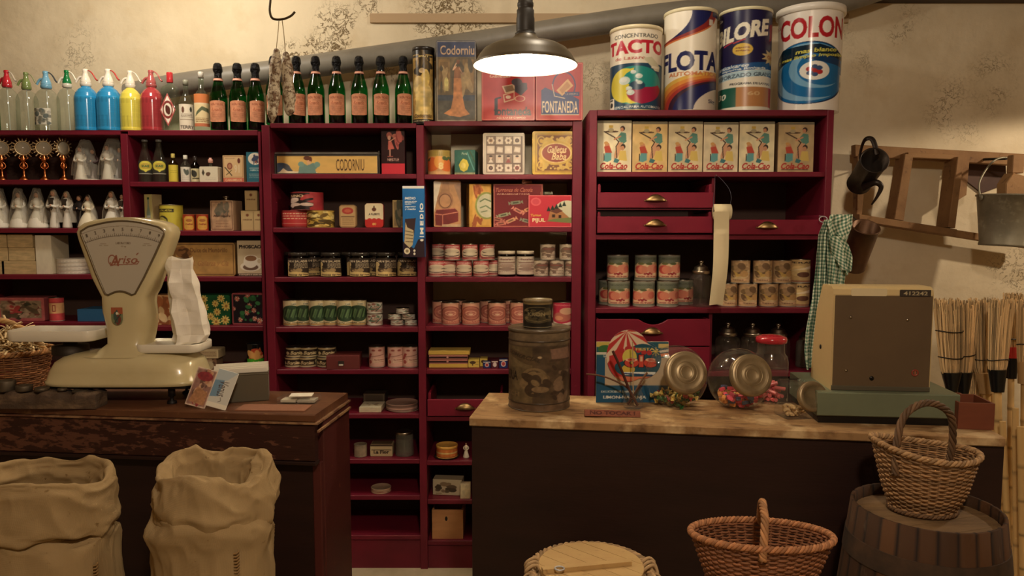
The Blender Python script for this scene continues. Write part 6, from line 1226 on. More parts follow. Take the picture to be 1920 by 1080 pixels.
# ================================================================ left counter: scale
eps = .0005
Ysc = 2.22; zc = ZL+eps
def SX(px, z, Y=Ysc): return XX(px, Y, z)
t = empty('shop_scale', (SX(228, ZL), Ysc, zc), 0, 'large cream enamel fan-dial shop scale on the left counter', 'scale'); X0, Y0, Z0 = t.location
EN = (222, 208, 160)
def pl(px, py, Y=Ysc-.05): zz = ZZ(py, Y); return (XX(px, Y, zz)-X0, zz-Z0)
enamel = mat('cream_enamel', .22, (204, 190, 146), spec=.5, coat=.4, noise=[(5, (1, 1, 1), .5, .8, (192, 176, 130)), (60, (1, 1, 1), .80, .82, (110, 84, 56))])
def loft(mb, secs, n=48, col=EN):
    """secs: (z, cx, cy, half width, half depth, exponent)"""
    P = []
    for z, cx, cy, a_, b_, ex in secs:
        th = np.linspace(0, 2*pi, n, endpoint=False); c, s_ = np.cos(th), np.sin(th)
        P.append(np.stack([cx+a_*np.sign(c)*np.abs(c)**(2/ex), cy+b_*np.sign(s_)*np.abs(s_)**(2/ex), np.full(n, z)], 1))
    mb.grid(np.array(P), col, wrap=True)
    mb.add(np.concatenate([P[0], P[-1]]), [list(range(n))[::-1], list(range(n, 2*n))], col, 0, False); return mb
# base
bz0 = pl(228, 719)[1]; bz1 = pl(228, 662)[1]; L_, R_ = pl(88, 700)[0], pl(372, 700)[0]
cxb, hw = (L_+R_)/2, (R_-L_)/2
mb = MB(); H = bz1-bz0
loft(mb, [(bz0, cxb, .0, hw*.99, .105, 5), (bz0+.004, cxb, 0, hw, .108, 5), (bz0+.012, cxb, 0, hw, .108, 5), (bz0+.014, cxb, 0, hw*.985, .104, 5), (bz0+H*.45, cxb, 0, hw*.97, .102, 4), (bz0+H*.7, cxb+.003, 0, hw*.93, .096, 3.6), (bz0+H*.88, cxb+.006, 0, hw*.84, .084, 3.2), (bz0+H*.97, cxb+.008, 0, hw*.72, .07, 3), (bz0+H, cxb+.008, 0, hw*.55, .055, 3)], 72)
# pillar and dial head outline (left px, right px, y px)
out = [(197, 262, 672), (196, 264, 660), (197, 268, 645), (194, 275, 620), (189, 277, 600), (185, 276, 585), (184, 274, 570), (186, 273, 557), (178, 281, 543), (166, 290, 520), (155, 300, 490), (147, 309, 468), (140, 316, 448), (137, 319, 436), (141, 315, 426), (152, 303, 418), (172, 283, 412), (200, 255, 408), (222, 236, 407.2)]
secs = []
for i, (l, r, y) in enumerate(out):
    Yr_ = Ysc-.045; x0_, zz = pl(l, y, Yr_); x1_, _ = pl(r, y, Yr_)
    dp = .05 if y < 560 else .052
    if y > 640: dp = .06
    if y <= 412: dp = .043
    secs.append((zz, (x0_+x1_)/2, .0, (x1_-x0_)/2, dp, 5 if y < 560 else 3.4))
# flare into base
fl = []
for k, (py, dl, dr) in enumerate([(664, 30, 26), (668, 44, 40)]): pass
x0_, zz = pl(180, 672, Ysc-.05); x1_, _ = pl(282, 672, Ysc-.05)
secs = [(bz0+H*.90, cxb-.012, 0, hw*.60, .085, 3), (bz1-.001, (x0_+x1_)/2, 0, (x1_-x0_)/2*1.15, .07, 3.2)]+[s_ for s_ in secs if s_[0] > bz1+.006]
loft(mb, secs, 72); mb.build('scale_body', enamel, t)
for px, py in ((104, 0), (146, 0), (322, 0), (350, 0)):
    yf = -.07 if px in (146, 322) else .06; x_ = SX(px, ZL+.03, Ysc+yf)-X0
    MB().lathe([(.014, 0), (.014, .006), (.005, .010), (.005, .018), (.010, .022), (.010, bz0)], 20, (24, 20, 18), cx=x_, cy=yf).build('foot', M['iron'], t)
MB().prism(rrect(2*hw*.9, .008, .001, 2, cxb, bz0-.004), -.09, .09).build('underframe', M['iron'], t)
# dial
yd = -.052
ol = [(152, 440), (151, 434)]+[(155+ (306-155)*k/16, 428-14*sin(pi*k/16)) for k in range(1, 16)]+[(308, 433), (307, 440), (290, 478), (270, 520), (253, 551), (247, 553)]+[(247-(247-203)*k/8, 553-7*sin(pi*k/8)) for k in range(1, 8)]+[(203, 553), (197, 551), (180, 512), (165, 472)]
olp = [pl(x, y, Ysc-.052) for x, y in ol]
bz = np.array([(x, yd, z) for x, z in olp]); MB().tube(bz, .0028, (120, 104, 76), sides=8, closed=True).build('dial_bezel', mat('bezel', .35, attr=True, metal=.5), t)
xs = [p[0] for p in olp]; zs = [p[1] for p in olp]; x0_, x1_, z0_, z1_ = min(xs), max(xs), min(zs), max(zs)
a = Art(190, 160, (186, 176, 154)); asp = (x1_-x0_)/(z1_-z0_)
ccx, ccy = .5, -.55
def arc(v0, n=40, hw_=.62):
    R0 = v0-ccy; return [(ccx+R0*sin(th)/asp, ccy+R0*cos(th)) for th in np.linspace(-hw_, hw_, n)]
a.line(arc(.80), .008, (90, 76, 60)); a.line(arc(.93), .005, (120, 104, 84))
for k in range(41):
    th = -.40+.80*k/40; r0 = .80-ccy; r1 = r0+(.025 if k % 4 else .045); a.line([(ccx+r0*sin(th)/asp, ccy+r0*cos(th)), (ccx+r1*sin(th)/asp, ccy+r1*cos(th))], .006, (90, 76, 60))
for k in range(9):
    th = -.345+.69*k/8; r1 = .885-ccy; a.text(str([1, 2, 3, 4, 5, 6, 7, 8, 9][k]), ccx+r1*sin(th)/asp, ccy+r1*cos(th), .022, .045, (90, 76, 60), .03, 0, -th*.9)
a.text('LABORATORIO', .5, .70, .18, .028, (110, 92, 72), .01).text('10 kg', .5, .655, .06, .02, (140, 120, 96), .01).squig(2, (160, 144, 118), (.2, .66, .32, .70), .012).squig(2, (160, 144, 118), (.72, .66, .84, .70), .012)
a.text('riso', .545, .475, .24, .10, (150, 84, 60), .012, .3).text('A', .385, .465, .11, .15, (150, 84, 60), .012, .25).line([(.34, .44), (.335, .41), (.38, .405), (.66, .42), (.68, .45), (.64, .46)], .012, (150, 84, 60)).line([(.655, .545), (.675, .565)], .014, (150, 84, 60)).ring(.36, .47, .05, .075, .22, (150, 84, 60))
c = a.get(); nv, nu = c.shape[0]-1, c.shape[1]-1
X_, Z_ = np.meshgrid(np.linspace(x0_, x1_, nu+1), np.linspace(z0_, z1_, nv+1)); cx_ = (X_[:-1, :-1]+X_[1:, 1:])/2; cz_ = (Z_[:-1, :-1]+Z_[1:, 1:])/2
keep = np.zeros_like(cx_, bool); p = np.array(olp); j = len(p)-1
for i in range(len(p)):
    yi, yj = p[i][1], p[j][1]; keep ^= ((yi > cz_) != (yj > cz_)) & (cx_ < (p[j][0]-p[i][0])*(cz_-yi)/(yj-yi+1e-12)+p[i][0]); j = i
idx = np.arange((nv+1)*(nu+1)).reshape(nv+1, nu+1); F = np.stack([idx[:-1, :-1][keep], idx[:-1, 1:][keep], idx[1:, 1:][keep], idx[1:, :-1][keep]], 1).tolist()
MB().add(np.stack([X_, np.full_like(X_, yd+.0008), Z_], 2).reshape(-1, 3), F, c.reshape(-1, 3), 0, False).build('dial_face', M['tin'], t)
# crest
a = Art(30, 40, (120, 130, 90)); a.rect(0, .62, 1, 1, (176, 90, 56)).blobs(12, [(70, 90, 80), (190, 170, 120), (120, 60, 50)], .18, (.05, .05, .95, .7), 3).ell(.5, .66, .1, .08, (230, 220, 190)).line([(.2, .1), (.8, .6)], .07, (60, 70, 60))
c = a.get(); bx0, bz_t = pl(210, 576); bx1, bz_b = pl(233, 609)
U_, V_ = np.meshgrid(np.linspace(0, 1, 31), np.linspace(0, 1, 41)); hwk = np.where(V_ < .4, np.sqrt(np.maximum(0, 1-((.4-V_)/.4)**2)), 1)
MB().grid(np.stack([(bx0+bx1)/2+(U_-.5)*(bx1-bx0)*hwk, np.full_like(U_, -.0562), bz_b+(bz_t-bz_b)*V_], 2), c, 0, False).build('crest_badge', M['gloss'], t)
# trays
def tray(px0, px1, py0, py1, zc0, name, right=False):
    """weighing plate: rounded board seen almost edge-on"""
    x0_, x1_ = SX(px0, 1.2)-X0, SX(px1, 1.2)-X0; zt_ = pl((px0+px1)/2, py0)[1]; zb_ = pl((px0+px1)/2, py1)[1]
    poly = rrect(x1_-x0_, .13, .03, 6, (x0_+x1_)/2, 0)
    m = MB(); n = len(poly); ring = lambda s_, z: np.array([((q[0]-(x0_+x1_)/2)*s_+(x0_+x1_)/2, q[1]*s_, z) for q in poly])
    P = [ring(.95, zb_), ring(1.0, zb_+.004), ring(1.0, zt_-.003), ring(.985, zt_)]
    if right: P += [ring(.96, zt_-.004)]
    m.grid(np.array(P), (236, 228, 204), wrap=True); m.add(np.concatenate([P[0], P[-1]]), [list(range(n))[::-1], list(range(n, 2*n))], (236, 228, 204), 0, False)
    return m
m = tray(33, 196, 620, 640, 0, 'l'); m.build('left_tray', M['gloss'], t)
MB().lathe([(.05, bz0+H*.9), (.05, pl(130, 652)[1]), (.02, pl(130, 650)[1]), (.02, pl(130, 640)[1])], 24, (60, 52, 44), cx=SX(135, 1.1)-X0).build('tray_support', M['dullmetal'], t)
m = tray(268, 387, 645, 661, 0, 'r', True); m.build('right_tray', M['gloss'], t)
MB().lathe([(.055, bz1-.012), (.055, bz1-.004), (.02, bz1), (.02, pl(320, 661)[1])], 24, (50, 44, 38), cx=SX(322, 1.1)-X0).build('tray_support', M['dullmetal'], t)
# paper bag on the right tray
zbag = Z0+pl(320, 648)[1]+.001; Yq = Ysc
t2 = empty('paper_bag', (SX(350, zbag, Yq), Yq, zbag), 0, 'crumpled white paper bag standing on the right tray of the scale', 'bag'); bx0_, bz0_ = t2.location[0], t2.location[2]
rows = []
prof = [(646, 326, 362), (640, 322, 378), (628, 321, 384), (608, 317, 382), (585, 313, 376), (560, 309, 369), (530, 306, 362), (505, 305, 355), (488, 304, 354), (484, 304, 353)]
rs = random.Random(5); V_ = []
for k, (py, l, r) in enumerate(prof):
    zz = ZZ(py, Yq-.02); x0_, x1_ = XX(l, Yq-.02, zz)-bx0_, XX(r, Yq-.02, zz)-bx0_; ft = (.016+.025*(1-k/9)) if k < 7 else (.008 if k < 9 else .0015)
    zz = max(zz-bz0_, 0) if k == 0 else zz-bz0_
    if k == 0: zz = .0
    q = [(x0_, -ft*.2), (x0_+(x1_-x0_)*.28, -ft*1.2), (x0_+(x1_-x0_)*.62, -ft*.8), (x1_, -ft*.9), (x1_+.004, .0), (x1_-.004, ft), (x0_+(x1_-x0_)*.5, ft*.7), (x0_, ft)]
    V_.append([(x+rs.uniform(-.0035, .0035)*(k < 7), y+rs.uniform(-.009, .009)*(0 < k < 7), zz+(.006*sin(i*2.1) if k == 9 else 0)) for i, (x, y) in enumerate(q)])
m = MB(); m.grid(np.array(V_), (238, 230, 210), wrap=True, smooth=False); n = 8
m.add(V_[0], [list(range(8))[::-1]], (238, 230, 210)); o = m.build('bag_body', M['paper'], t2)
sm = o.modifiers.new('s', 'SUBSURF'); sm.subdivision_type = 'SIMPLE'; sm.levels = sm.render_levels = 3
tx = bpy.data.textures.new('crumple', 'VORONOI'); tx.noise_scale = .035; dm = o.modifiers.new('d', 'DISPLACE'); dm.texture = tx; dm.strength = .007; dm.mid_level = .5
z_l = [(300, 545), (288, 540), (280, 546), (284, 556), (306, 520), (306, 507)]
m = MB(); q = [pl(x, y, Ysc) for x, y in ((306, 490), (306, 522), (284, 557), (280, 549))]
# ---------------------------------------------------------------- things on the left counter
def onL(px, py): return PZ(px, py, ZL)
def put(o, p, rz=0, z=None): o.location = (p[0], p[1], ZL+eps if z is None else z); o.rotation_euler[2] = rz; return o
# paper cards and their tin
def cx_at(px, Y, z=1.05): return XX(px, Y, z)
Yt = 2.18
a = Art(40, 24, (116, 106, 84)).noise(.2, 8, 4, 3)
t = empty('open_card_tin', (cx_at(451, 2.20), 2.21, ZL+eps), .30, 'open grey metal tin full of white cards at the end of the left counter', 'tin')
w_, h_ = .158, ZZ(700, 2.16)-ZL; m = MB(); GR = (112, 104, 84)
m.box(-w_/2, w_/2, -.05, -.048, 0, h_, GR).box(-w_/2, w_/2, .048, .05, 0, h_+.004, GR).box(-w_/2, -w_/2+.002, -.048, .048, 0, h_, GR).box(w_/2-.002, w_/2, -.048, .048, 0, h_, GR).box(-w_/2, w_/2, -.05, .05, 0, .002, GR)
m.tube([(-w_/2, -.05, h_-.006), (w_/2, -.05, h_-.006)], .0016, GR); m.tube([(w_/2, -.05, h_-.006), (w_/2, .05, h_-.006)], .0016, GR); m.build('tin_body', M['dullmetal'], t)
for k in range(7):
    o = MB().box(-w_/2+.004, w_/2-.004, 0, .0012, .004, h_+.012+.004*(k % 3), (236, 228, 206)).build('card', M['paper']); o.parent = None
    ang = .32; dx = (k-3)*.011; o.location = (t.location[0]-sin(ang)*dx+ (.004*(k % 2)), t.location[1]+cos(ang)*dx, ZL+.001); o.rotation_euler = (radians(6), 0, ang+.02*(k % 3)); tag(o, 'white card standing in the open grey tin, with the others of the same pack', 'card', 'white cards in the grey tin')
a = Art(44, 70, (150, 106, 90)); a.frame(0, 0, 1, 1, .03, (206, 176, 150)).blobs(26, [(150, 50, 50), (190, 130, 90), (110, 76, 60), (206, 160, 120)], .1, (.05, .05, .95, .95), 3).ell(.5, .8, .4, .12, (150, 46, 50)).poly([(.1, .1), (.3, .5), (.9, .4), (.9, .06)], (176, 120, 76)).noise(.2, 6, 10, 4)
pw = WW(39, 2.08)
o = make_box('picture_card', a, pw, .112, .0015, side=(226, 206, 180)); o.rotation_euler = (radians(-20), radians(15), 0); p_ = onL(365, 766); o.location = (p_[0], p_[1]-.0, ZL+.006); tag(o, 'brown and red picture card leaning on the metal tin', 'card')
a = Art(44, 70, (206, 204, 190)); a.poly([(0, .25), (0, 1), (.5, .95), (.42, .3)], (110, 146, 170)).poly([(0, .7), (0, 1), (1, 1), (.6, .75)], (176, 190, 192)).rect(0, 0, 1, .12, (232, 224, 200)).text('Venus', .52, .5, .62, .3, (80, 66, 60), .0, .4, -pi/2*.92).line([(.55, .28), (.62, .2), (.5, .16)], .014, (80, 66, 60))
o = make_box('picture_card', a, pw, .110, .0015, side=(232, 224, 206)); o.rotation_euler = (radians(-20), radians(16), 0); p_ = onL(404, 769); o.location = (p_[0], p_[1], ZL+.006); tag(o, 'blue and white picture card with script lettering, leaning on the metal tin', 'card')
# glass paperweight box
t = empty('glass_case', onL(558, 757)+Vector((0, .02, eps)), -.05, 'small flat glass case with a white card on it, near the counter end', 'case')
MB().prism(rrect(.115, .018, .002, 2, 0, .0095), -.03, .03).build('case_glass', M['glass'], t)
MB().box(-.05, -.005, -.02, .02, .003, .010, (206, 196, 166)).box(.0, .05, -.02, .02, .003, .010, (180, 172, 150)).build('case_contents', M['paper'], t)
o = MB().box(-.033, .033, -.022, .022, 0, .001, (232, 224, 200)).build('white_card', M['paper']); o.location = t.location+Vector((.004, .008, .0195)); o.rotation_euler[2] = .1; tag(o, 'small white card lying on the glass case', 'card')
o = MB().box(-.10, .10, -.035, .035, 0, .003, (150, 96, 66)).build('leather_mat', M['wood']); put(o, onL(520, 766), -.04); o.location[0] -= .01; tag(o, 'thin reddish leather strip lying in front of the glass case', 'mat')
# weights block
t = empty('weight_block', onL(80, 764)+Vector((.0, .012, eps)), -.01, 'rough dark wooden block holding the iron weights', 'block')
nb = 60; xsb = np.linspace(-.30, .165, nb); m = MB(); P = []
for x in xsb:
    hh = .042+.004*sin(x*60)+.003*sin(x*131); dp = .030
    P.append([(x, -dp, 0), (x, -dp-.002, hh*.5), (x, -dp+.002, hh), (x, dp, hh), (x, dp, 0)])
m.grid(np.array(P), (84, 66, 50)); m.add([P[0][i] for i in range(5)]+[P[-1][i] for i in range(5)], [[0, 1, 2, 3, 4], [9, 8, 7, 6, 5]], (84, 66, 50)); m.build('block_body', mat('rough_block', .8, (78, 62, 48), noise=[(14, (1, 1, 3), .45, .7, (122, 100, 76))], bump=(30, (1, 1, 1), .8, .006)), t)
bx_, by_, bzt = t.location[0], t.location[1], ZL+.042
for px, w, top, lb in ((14, 32, 716, 'largest iron weight, leftmost on the block'), (47, 29, 725, 'second largest iron weight on the wooden block'), (80, 26, 729, 'middle-sized iron weight on the wooden block'), (118, 17, 731, 'small iron weight, right of the middle-sized one'), (151, 26, 737, 'flat iron disc weight at the right')):
    x = cx_at(px, by_, 1.04); r = WW(w, by_)/2; ztp = ZZ(top, by_)
    o = MB().lathe([(1e-4, 0), (r*.96, 0), (r, .003), (r, ztp-bzt-.003), (r*.95, ztp-bzt), (r*.7, ztp-bzt), (r*.66, ztp-bzt-.003), (1e-4, ztp-bzt-.003)], 28, (104, 92, 74)).build('iron_weight', M['dullmetal']); o.location = (x, by_, bzt+.0045); tag(o, lb, 'weight', 'iron weights on the block')
# ---------------------------------------------------------------- wicker
def weave(parent, secs, rows, stakes, r, amp=.5, name='weave', col=(170, 112, 62), seed=0, flatz=1.6, loc=None, gap=0):
    """rows of withies zigzagging round upright stakes; secs: (z, cx, cy, rx, ry) interpolated"""
    rs = random.Random(seed); m = MB(); s = np.array(secs, float); zz = s[:, 0]
    n = stakes*4
    for k in range(rows):
        z = zz[0]+(zz[-1]-zz[0])*(k+.5)/rows
        cx, cy, rx, ry = [np.interp(z, zz, s[:, i]) for i in (1, 2, 3, 4)]
        th = np.linspace(0, 2*pi, n, endpoint=False); off = amp*r*2*np.cos(th*stakes/2+pi*k)
        zt_ = z+np.array([rs.uniform(-1, 1) for _ in range(n)])*r*.12
        extra = tilt(th) if False else 0
        P = np.stack([cx+(rx+off)*np.cos(th), cy+(ry+off)*np.sin(th), zt_], 1)
        c = np.array(col)*rs.uniform(.82, 1.15)
        m.tube(P, r*rs.uniform(.85, 1.1), np.clip(c, 0, 255), sides=6, closed=True)
    o = m.build(name, M['wicker'], parent)
    m = MB()
    for k in range(stakes):
        a_ = 2*pi*(k+.5)/stakes
        pts = [(np.interp(z, zz, s[:, 1])+np.interp(z, zz, s[:, 3])*cos(a_), np.interp(z, zz, s[:, 2])+np.interp(z, zz, s[:, 4])*sin(a_), z) for z in np.linspace(zz[0], zz[-1], 7)]
        m.tube(pts, r*.9, np.array(col)*.9, sides=6)
    m.build('stakes', M['wicker'], parent)
    return o
def braid(parent, path, rad, strands, twist, r, name, col, closed=False):
    """twisted strands round a path"""
    p = np.asarray(path, float); n = len(p); m = MB()
    tt = (np.roll(p, -1, 0)-np.roll(p, 1, 0)) if closed else np.gradient(p, axis=0)
    tt /= np.linalg.norm(tt, axis=1)[:, None]
    up = np.array([0, 1., 0]) if name == 'handle' else np.array([0, 0, 1.])
    u = np.cross(tt, up); u /= (np.linalg.norm(u, axis=1)[:, None]+1e-9); v = np.cross(u, tt)
    for k in range(strands):
        a_ = 2*pi*k/strands+np.linspace(0, twist*2*pi, n)
        P = p+(u*np.cos(a_)[:, None]+v*np.sin(a_)[:, None])*rad
        m.tube(P, r, np.clip(np.array(col)*(1+.12*((k % 3)-1)), 0, 255), sides=6, closed=closed)
    return m.build(name, M['wicker'], parent)
# straw basket at the left edge of the counter
Ybk = 2.33; zb = ZL+eps
t = empty('straw_basket', (cx_at(25, Ybk), Ybk, zb), 0, 'small wicker basket full of straw at the left edge of the counter', 'basket')
hb = ZZ(668, 2.25)-zb
weave(t, [(0.004, 0, 0, .085, .075), (hb, 0, 0, .115, .10)], 17, 28, .0031, col=(150, 96, 54), seed=3)
th = np.linspace(0, 2*pi, 120, endpoint=False); braid(t, np.stack([.118*np.cos(th), .103*np.sin(th), np.full(120, hb+.004)], 1), .005, 3, 20, .0045, 'rim', (186, 130, 74), closed=True)
hp = spline([(-.11, 0, hb), (-.10, 0, hb+.06), (-.04, 0, hb+.10), (.03, 0, hb+.08), (.085, 0, hb+.03), (.112, 0, hb)], 12); braid(t, hp, .005, 3, 7, .0048, 'handle', (196, 150, 90))
MB().lathe([(1e-4, .002), (.082, .002)], 24, (120, 80, 46), sy=.88).build('basket_bottom', M['wicker'], t)
rs = random.Random(2); m = MB()
for k in range(330):
    a_ = rs.uniform(0, 2*pi); q = rs.uniform(0, .095); x, y = q*cos(a_), q*sin(a_)*.88; z0 = hb-.015+rs.uniform(0, .085)*(1-q/.13)+.012; L2 = rs.uniform(.02, .055); d = rs.uniform(0, 2*pi); ez = rs.uniform(-.25, .5)*(1 if k < 190 else 1.8)
    pts = spline([(x, y, z0), (x+L2*cos(d)*.5, y+L2*sin(d)*.5, z0+L2*ez*.5+.006), (x+L2*cos(d), y+L2*sin(d), z0+L2*ez)], 3)
    m.tube(pts, rs.uniform(.002, .0042), np.array((238, 206, 146))*rs.uniform(.8, 1.1), sides=5, flat=.4)
o = m.build('straw', M['wicker']); o.location = t.location; tag(o, 'heap of pale straw shavings filling the small wicker basket', 'straw', kind='stuff')
# ================================================================ right counter
def onR(px, py): return PZ(px, py, ZR)
zr_ = ZR+eps
TB = (86, 68, 48)
# big biscuit tin
p_ = onR(1011, 762); Yb_ = p_[1]+.02; r = WW(116, Yb_)/2; H = ZZ(620, Yb_-r)-zr_
a = Art(130, 190, TB); a.rect(0, .84, 1, 1, (104, 86, 62)).rect(0, 0, 1, .10, (104, 80, 58)).rect(0, .10, .42, .82, (106, 88, 58))
a.noise(.28, 7, 9, 3).ell(.12, .66, .2, .12, (120, 100, 66)).poly([(.1, .8), (.4, .72), (.5, .58), (.36, .6), (.12, .7)], (96, 76, 50)).text('COMERCIAL', .3, .70, .44, .05, (60, 48, 34), .02, 0, -.35).text('IBERIA', .12, .44, .26, .12, (40, 30, 24), .03).text('TECH', .14, .20, .26, .06, (126, 104, 70), .03)
a.ell(.44, .44, .13, .12, (130, 106, 70)).ell(.44, .44, .09, .09, (90, 70, 48)).blobs(22, [(130, 106, 70), (70, 54, 38), (110, 88, 58)], .06, (.3, .22, .6, .5), 5).ell(.5, .28, .09, .04, (132, 106, 72)).poly([(.62, .66), (.60, .80), (.86, .81), (.92, .64), (.7, .66)], (132, 98, 78)).poly([(.58, .64), (.94, .64), (.92, .66), (.62, .67)], (80, 60, 44)).rect(.70, .47, .88, .51, (120, 96, 72)).ell(.495, .695, .022, .016, (180, 160, 120)).blobs(14, [(126, 100, 74), (66, 50, 38)], .05, (.6, .1, .98, .6), 8).noise(.12, 30, 30, 9)
c0_ = a.a.copy()
t = make_can('biscuit_drum', a, r, H, lidc=(98, 82, 60), lidh=.010, m='tin', over=.002, rim=.003)
t.location = (XX(1011, Yb_, 1.1), Yb_, zr_); tag(t, 'large worn brown round tin with faded print on the right counter', 'tin'); ztop = zr_+H
MB().lathe([(r+.0012, H-.038), (r+.0022, H-.036), (r+.0012, H-.034)], 60, (70, 56, 40)).build('bead', M['tin'], t); MB().lathe([(r+.001, .022), (r+.002, .024), (r+.001, .026)], 60, (70, 56, 40)).build('bead', M['tin'], t)
a = Art(70, 80, (34, 30, 22)); a.rect(0, .92, 1, 1, (120, 100, 60)).ell(.48, .5, .40, .34, (110, 96, 62)).ell(.48, .5, .37, .31, (36, 32, 24)).blobs(26, [(120, 104, 66), (80, 70, 46)], .08, (.15, .2, .85, .8), 4).text('KRON', .46, .53, .4, .16, (150, 134, 90), .04).line([(.25, .3), (.5, .22), (.75, .32)], .03, (120, 104, 66)).noise(.2, 8, 8, 3)
rs_ = WW(55, Yb_)/2; o = make_can('small_black_tin', a, rs_, ZZ(561, Yb_)-ztop, lidc=(120, 104, 70), m='tin', lidh=.008); o.location = (XX(1008, Yb_, 1.25), Yb_, ztop+eps); tag(o, 'small black and gold tin standing on the large worn round tin', 'tin')
# card display
zr0 = zr_; p_ = onR(1185, 755); Yc_ = p_[1]; xL, xR = XX(1117, Yc_, 1.0), XX(1252, Yc_, 1.0); w_ = xR-xL; h_ = ZZ(652, Yc_)-zr0; h2_ = ZZ(620, Yc_)-zr0
t = empty('drinks_display_card', ((xL+xR)/2, Yc_, zr0), .0, 'colourful cardboard drinks display with a red and white parasol on top', 'display')
a = Art(120, 110, (30, 88, 124)); a.rect(.12, .28, 1, .74, (200, 180, 146)).rect(0, .74, 1, 1, (34, 96, 112)).poly([(0, .92), (0, 1), (.2, 1), (.16, .9)], (216, 190, 80)).ell(.12, .88, .1, .07, (60, 120, 60)).rect(.0, .79, .5, .83, (220, 214, 190)).text('LIMON-', .2, .77, .2, .045, (240, 236, 220), .03).text('LIMON-NARANJA', .4, .08, .6, .065, (236, 232, 214), .03).text('DELICIOSOS SABORES', .32, .18, .5, .035, (214, 216, 200), .02).text('16 X', .44, .5, .14, .04, (60, 50, 50), .03).text('PTAS', .45, .42, .12, .04, (60, 50, 50), .03).line([(.55, .72), (1, .8)], .05, (230, 130, 80)).line([(.5, .78), (1, .86)], .04, (226, 220, 200)).rect(.86, .9, 1, .97, (216, 190, 110))
o = make_box('backing_card', a, w_, h_+.02, .004, side=(190, 176, 150), parent=t)
# parasol topper: die-cut card
a = Art(130, 130, (30, 88, 110)); cxp, cyp = .42, .52
zP0, zP1 = ZZ(715, Yc_)-zr0, ZZ(618, Yc_)-zr0; xP0, xP1 = XX(1136, Yc_, 1.0)-t.location[0], XX(1238, Yc_, 1.0)-t.location[0]
a.ell(.40, .50, .40, .50, (206, 52, 48))
for k in range(0, 9, 2):
    a0, a1 = radians(200-k*22), radians(200-(k+1)*22); a.poly([(.36, .97), (.40+.42*cos(a0), .50+.50*sin(a0)*1.0), (.40+.42*cos((a0+a1)/2), .5+.5*sin((a0+a1)/2)), (.40+.42*cos(a1), .50+.50*sin(a1))], (232, 206, 170))
for k in range(5): a.poly([(.36, .98), (.10+.19*k, .55), (.18+.19*k, .62)], (232, 206, 170))
a.ell(.66, .40, .34, .33, (26, 84, 104)).ell(.45, .28, .3, .18, (26, 84, 104))
for k in range(6): a.ell(.28+.1*k, .60+.04*sin(k), .05, .05, (196, 48, 46))
a.poly([(.05, .3), (.05, .5), (.3, .55), (.3, .4)], (206, 52, 48)).ell(.42, .48, .13, .15, (222, 206, 80)).ell(.4, .24, .12, .1, (226, 190, 60)).text('ole', .62, .40, .62, .26, (60, 30, 34), .09).text('ole', .62, .40, .58, .24, (222, 70, 50), .05).text('ole', .62, .44, .56, .10, (236, 190, 150), .0).text('FIESTA', .70, .63, .34, .05, (226, 200, 100), .03)
for k in range(8): a.line([(.9, .58), (.9+.08*cos(k*pi/4), .58+.08*sin(k*pi/4))], .015, (230, 200, 90))
a.rect(.3, .13, .9, .19, (230, 236, 226)).line([(.3, .16), (.9, .12)], .025, (30, 60, 110)).rect(.1, .02, .9, .10, (226, 120, 80))
c = a.get(); nv, nu = c.shape[0]-1, c.shape[1]-1; U_, V_ = np.meshgrid(np.linspace(0, 1, nu+1), np.linspace(0, 1, nv+1)); uc, vc = (U_[:-1, :-1]+U_[1:, 1:])/2, (V_[:-1, :-1]+V_[1:, 1:])/2
keep = (((uc-.40)/.40)**2+((vc-.5)/.5)**2 <= 1) | (((uc-.66)/.34)**2+((vc-.42)/.36)**2 <= 1)
m = MB(); idx = np.arange((nv+1)*(nu+1)).reshape(nv+1, nu+1); F = np.stack([idx[:-1, :-1][keep], idx[:-1, 1:][keep], idx[1:, 1:][keep], idx[1:, :-1][keep]], 1).tolist()
GX, GZ = xP0+(xP1-xP0)*U_, zP0+(zP1-zP0)*V_
m.add(np.stack([GX, np.full_like(GX, -.006), GZ], 2).reshape(-1, 3), F, c.reshape(-1, 3), 0, False); m.add(np.stack([GX, np.full_like(GX, -.0035), GZ], 2).reshape(-1, 3), [f[::-1] for f in F], (190, 176, 150), 0, False)
m.build('parasol_cutout', M['paper'], t)
# wooden sign
a = Art(120, 20, (150, 82, 54)); a.text('NO TOCAR !', .5, .55, .82, .62, (96, 44, 32), .04).noise(.15, 20, 4, 3)
p_ = onR(1149, 784); o = make_box('do_not_touch_sign', a, WW(107, p_[1]), .020, .012, side=(140, 76, 50), m='wood'); o.location = (p_[0], p_[1]+.012, zr_); o.rotation_euler = (radians(-22), radians(1.5), -.01); tag(o, 'small reddish wooden sign with carved capitals on the counter edge', 'sign')
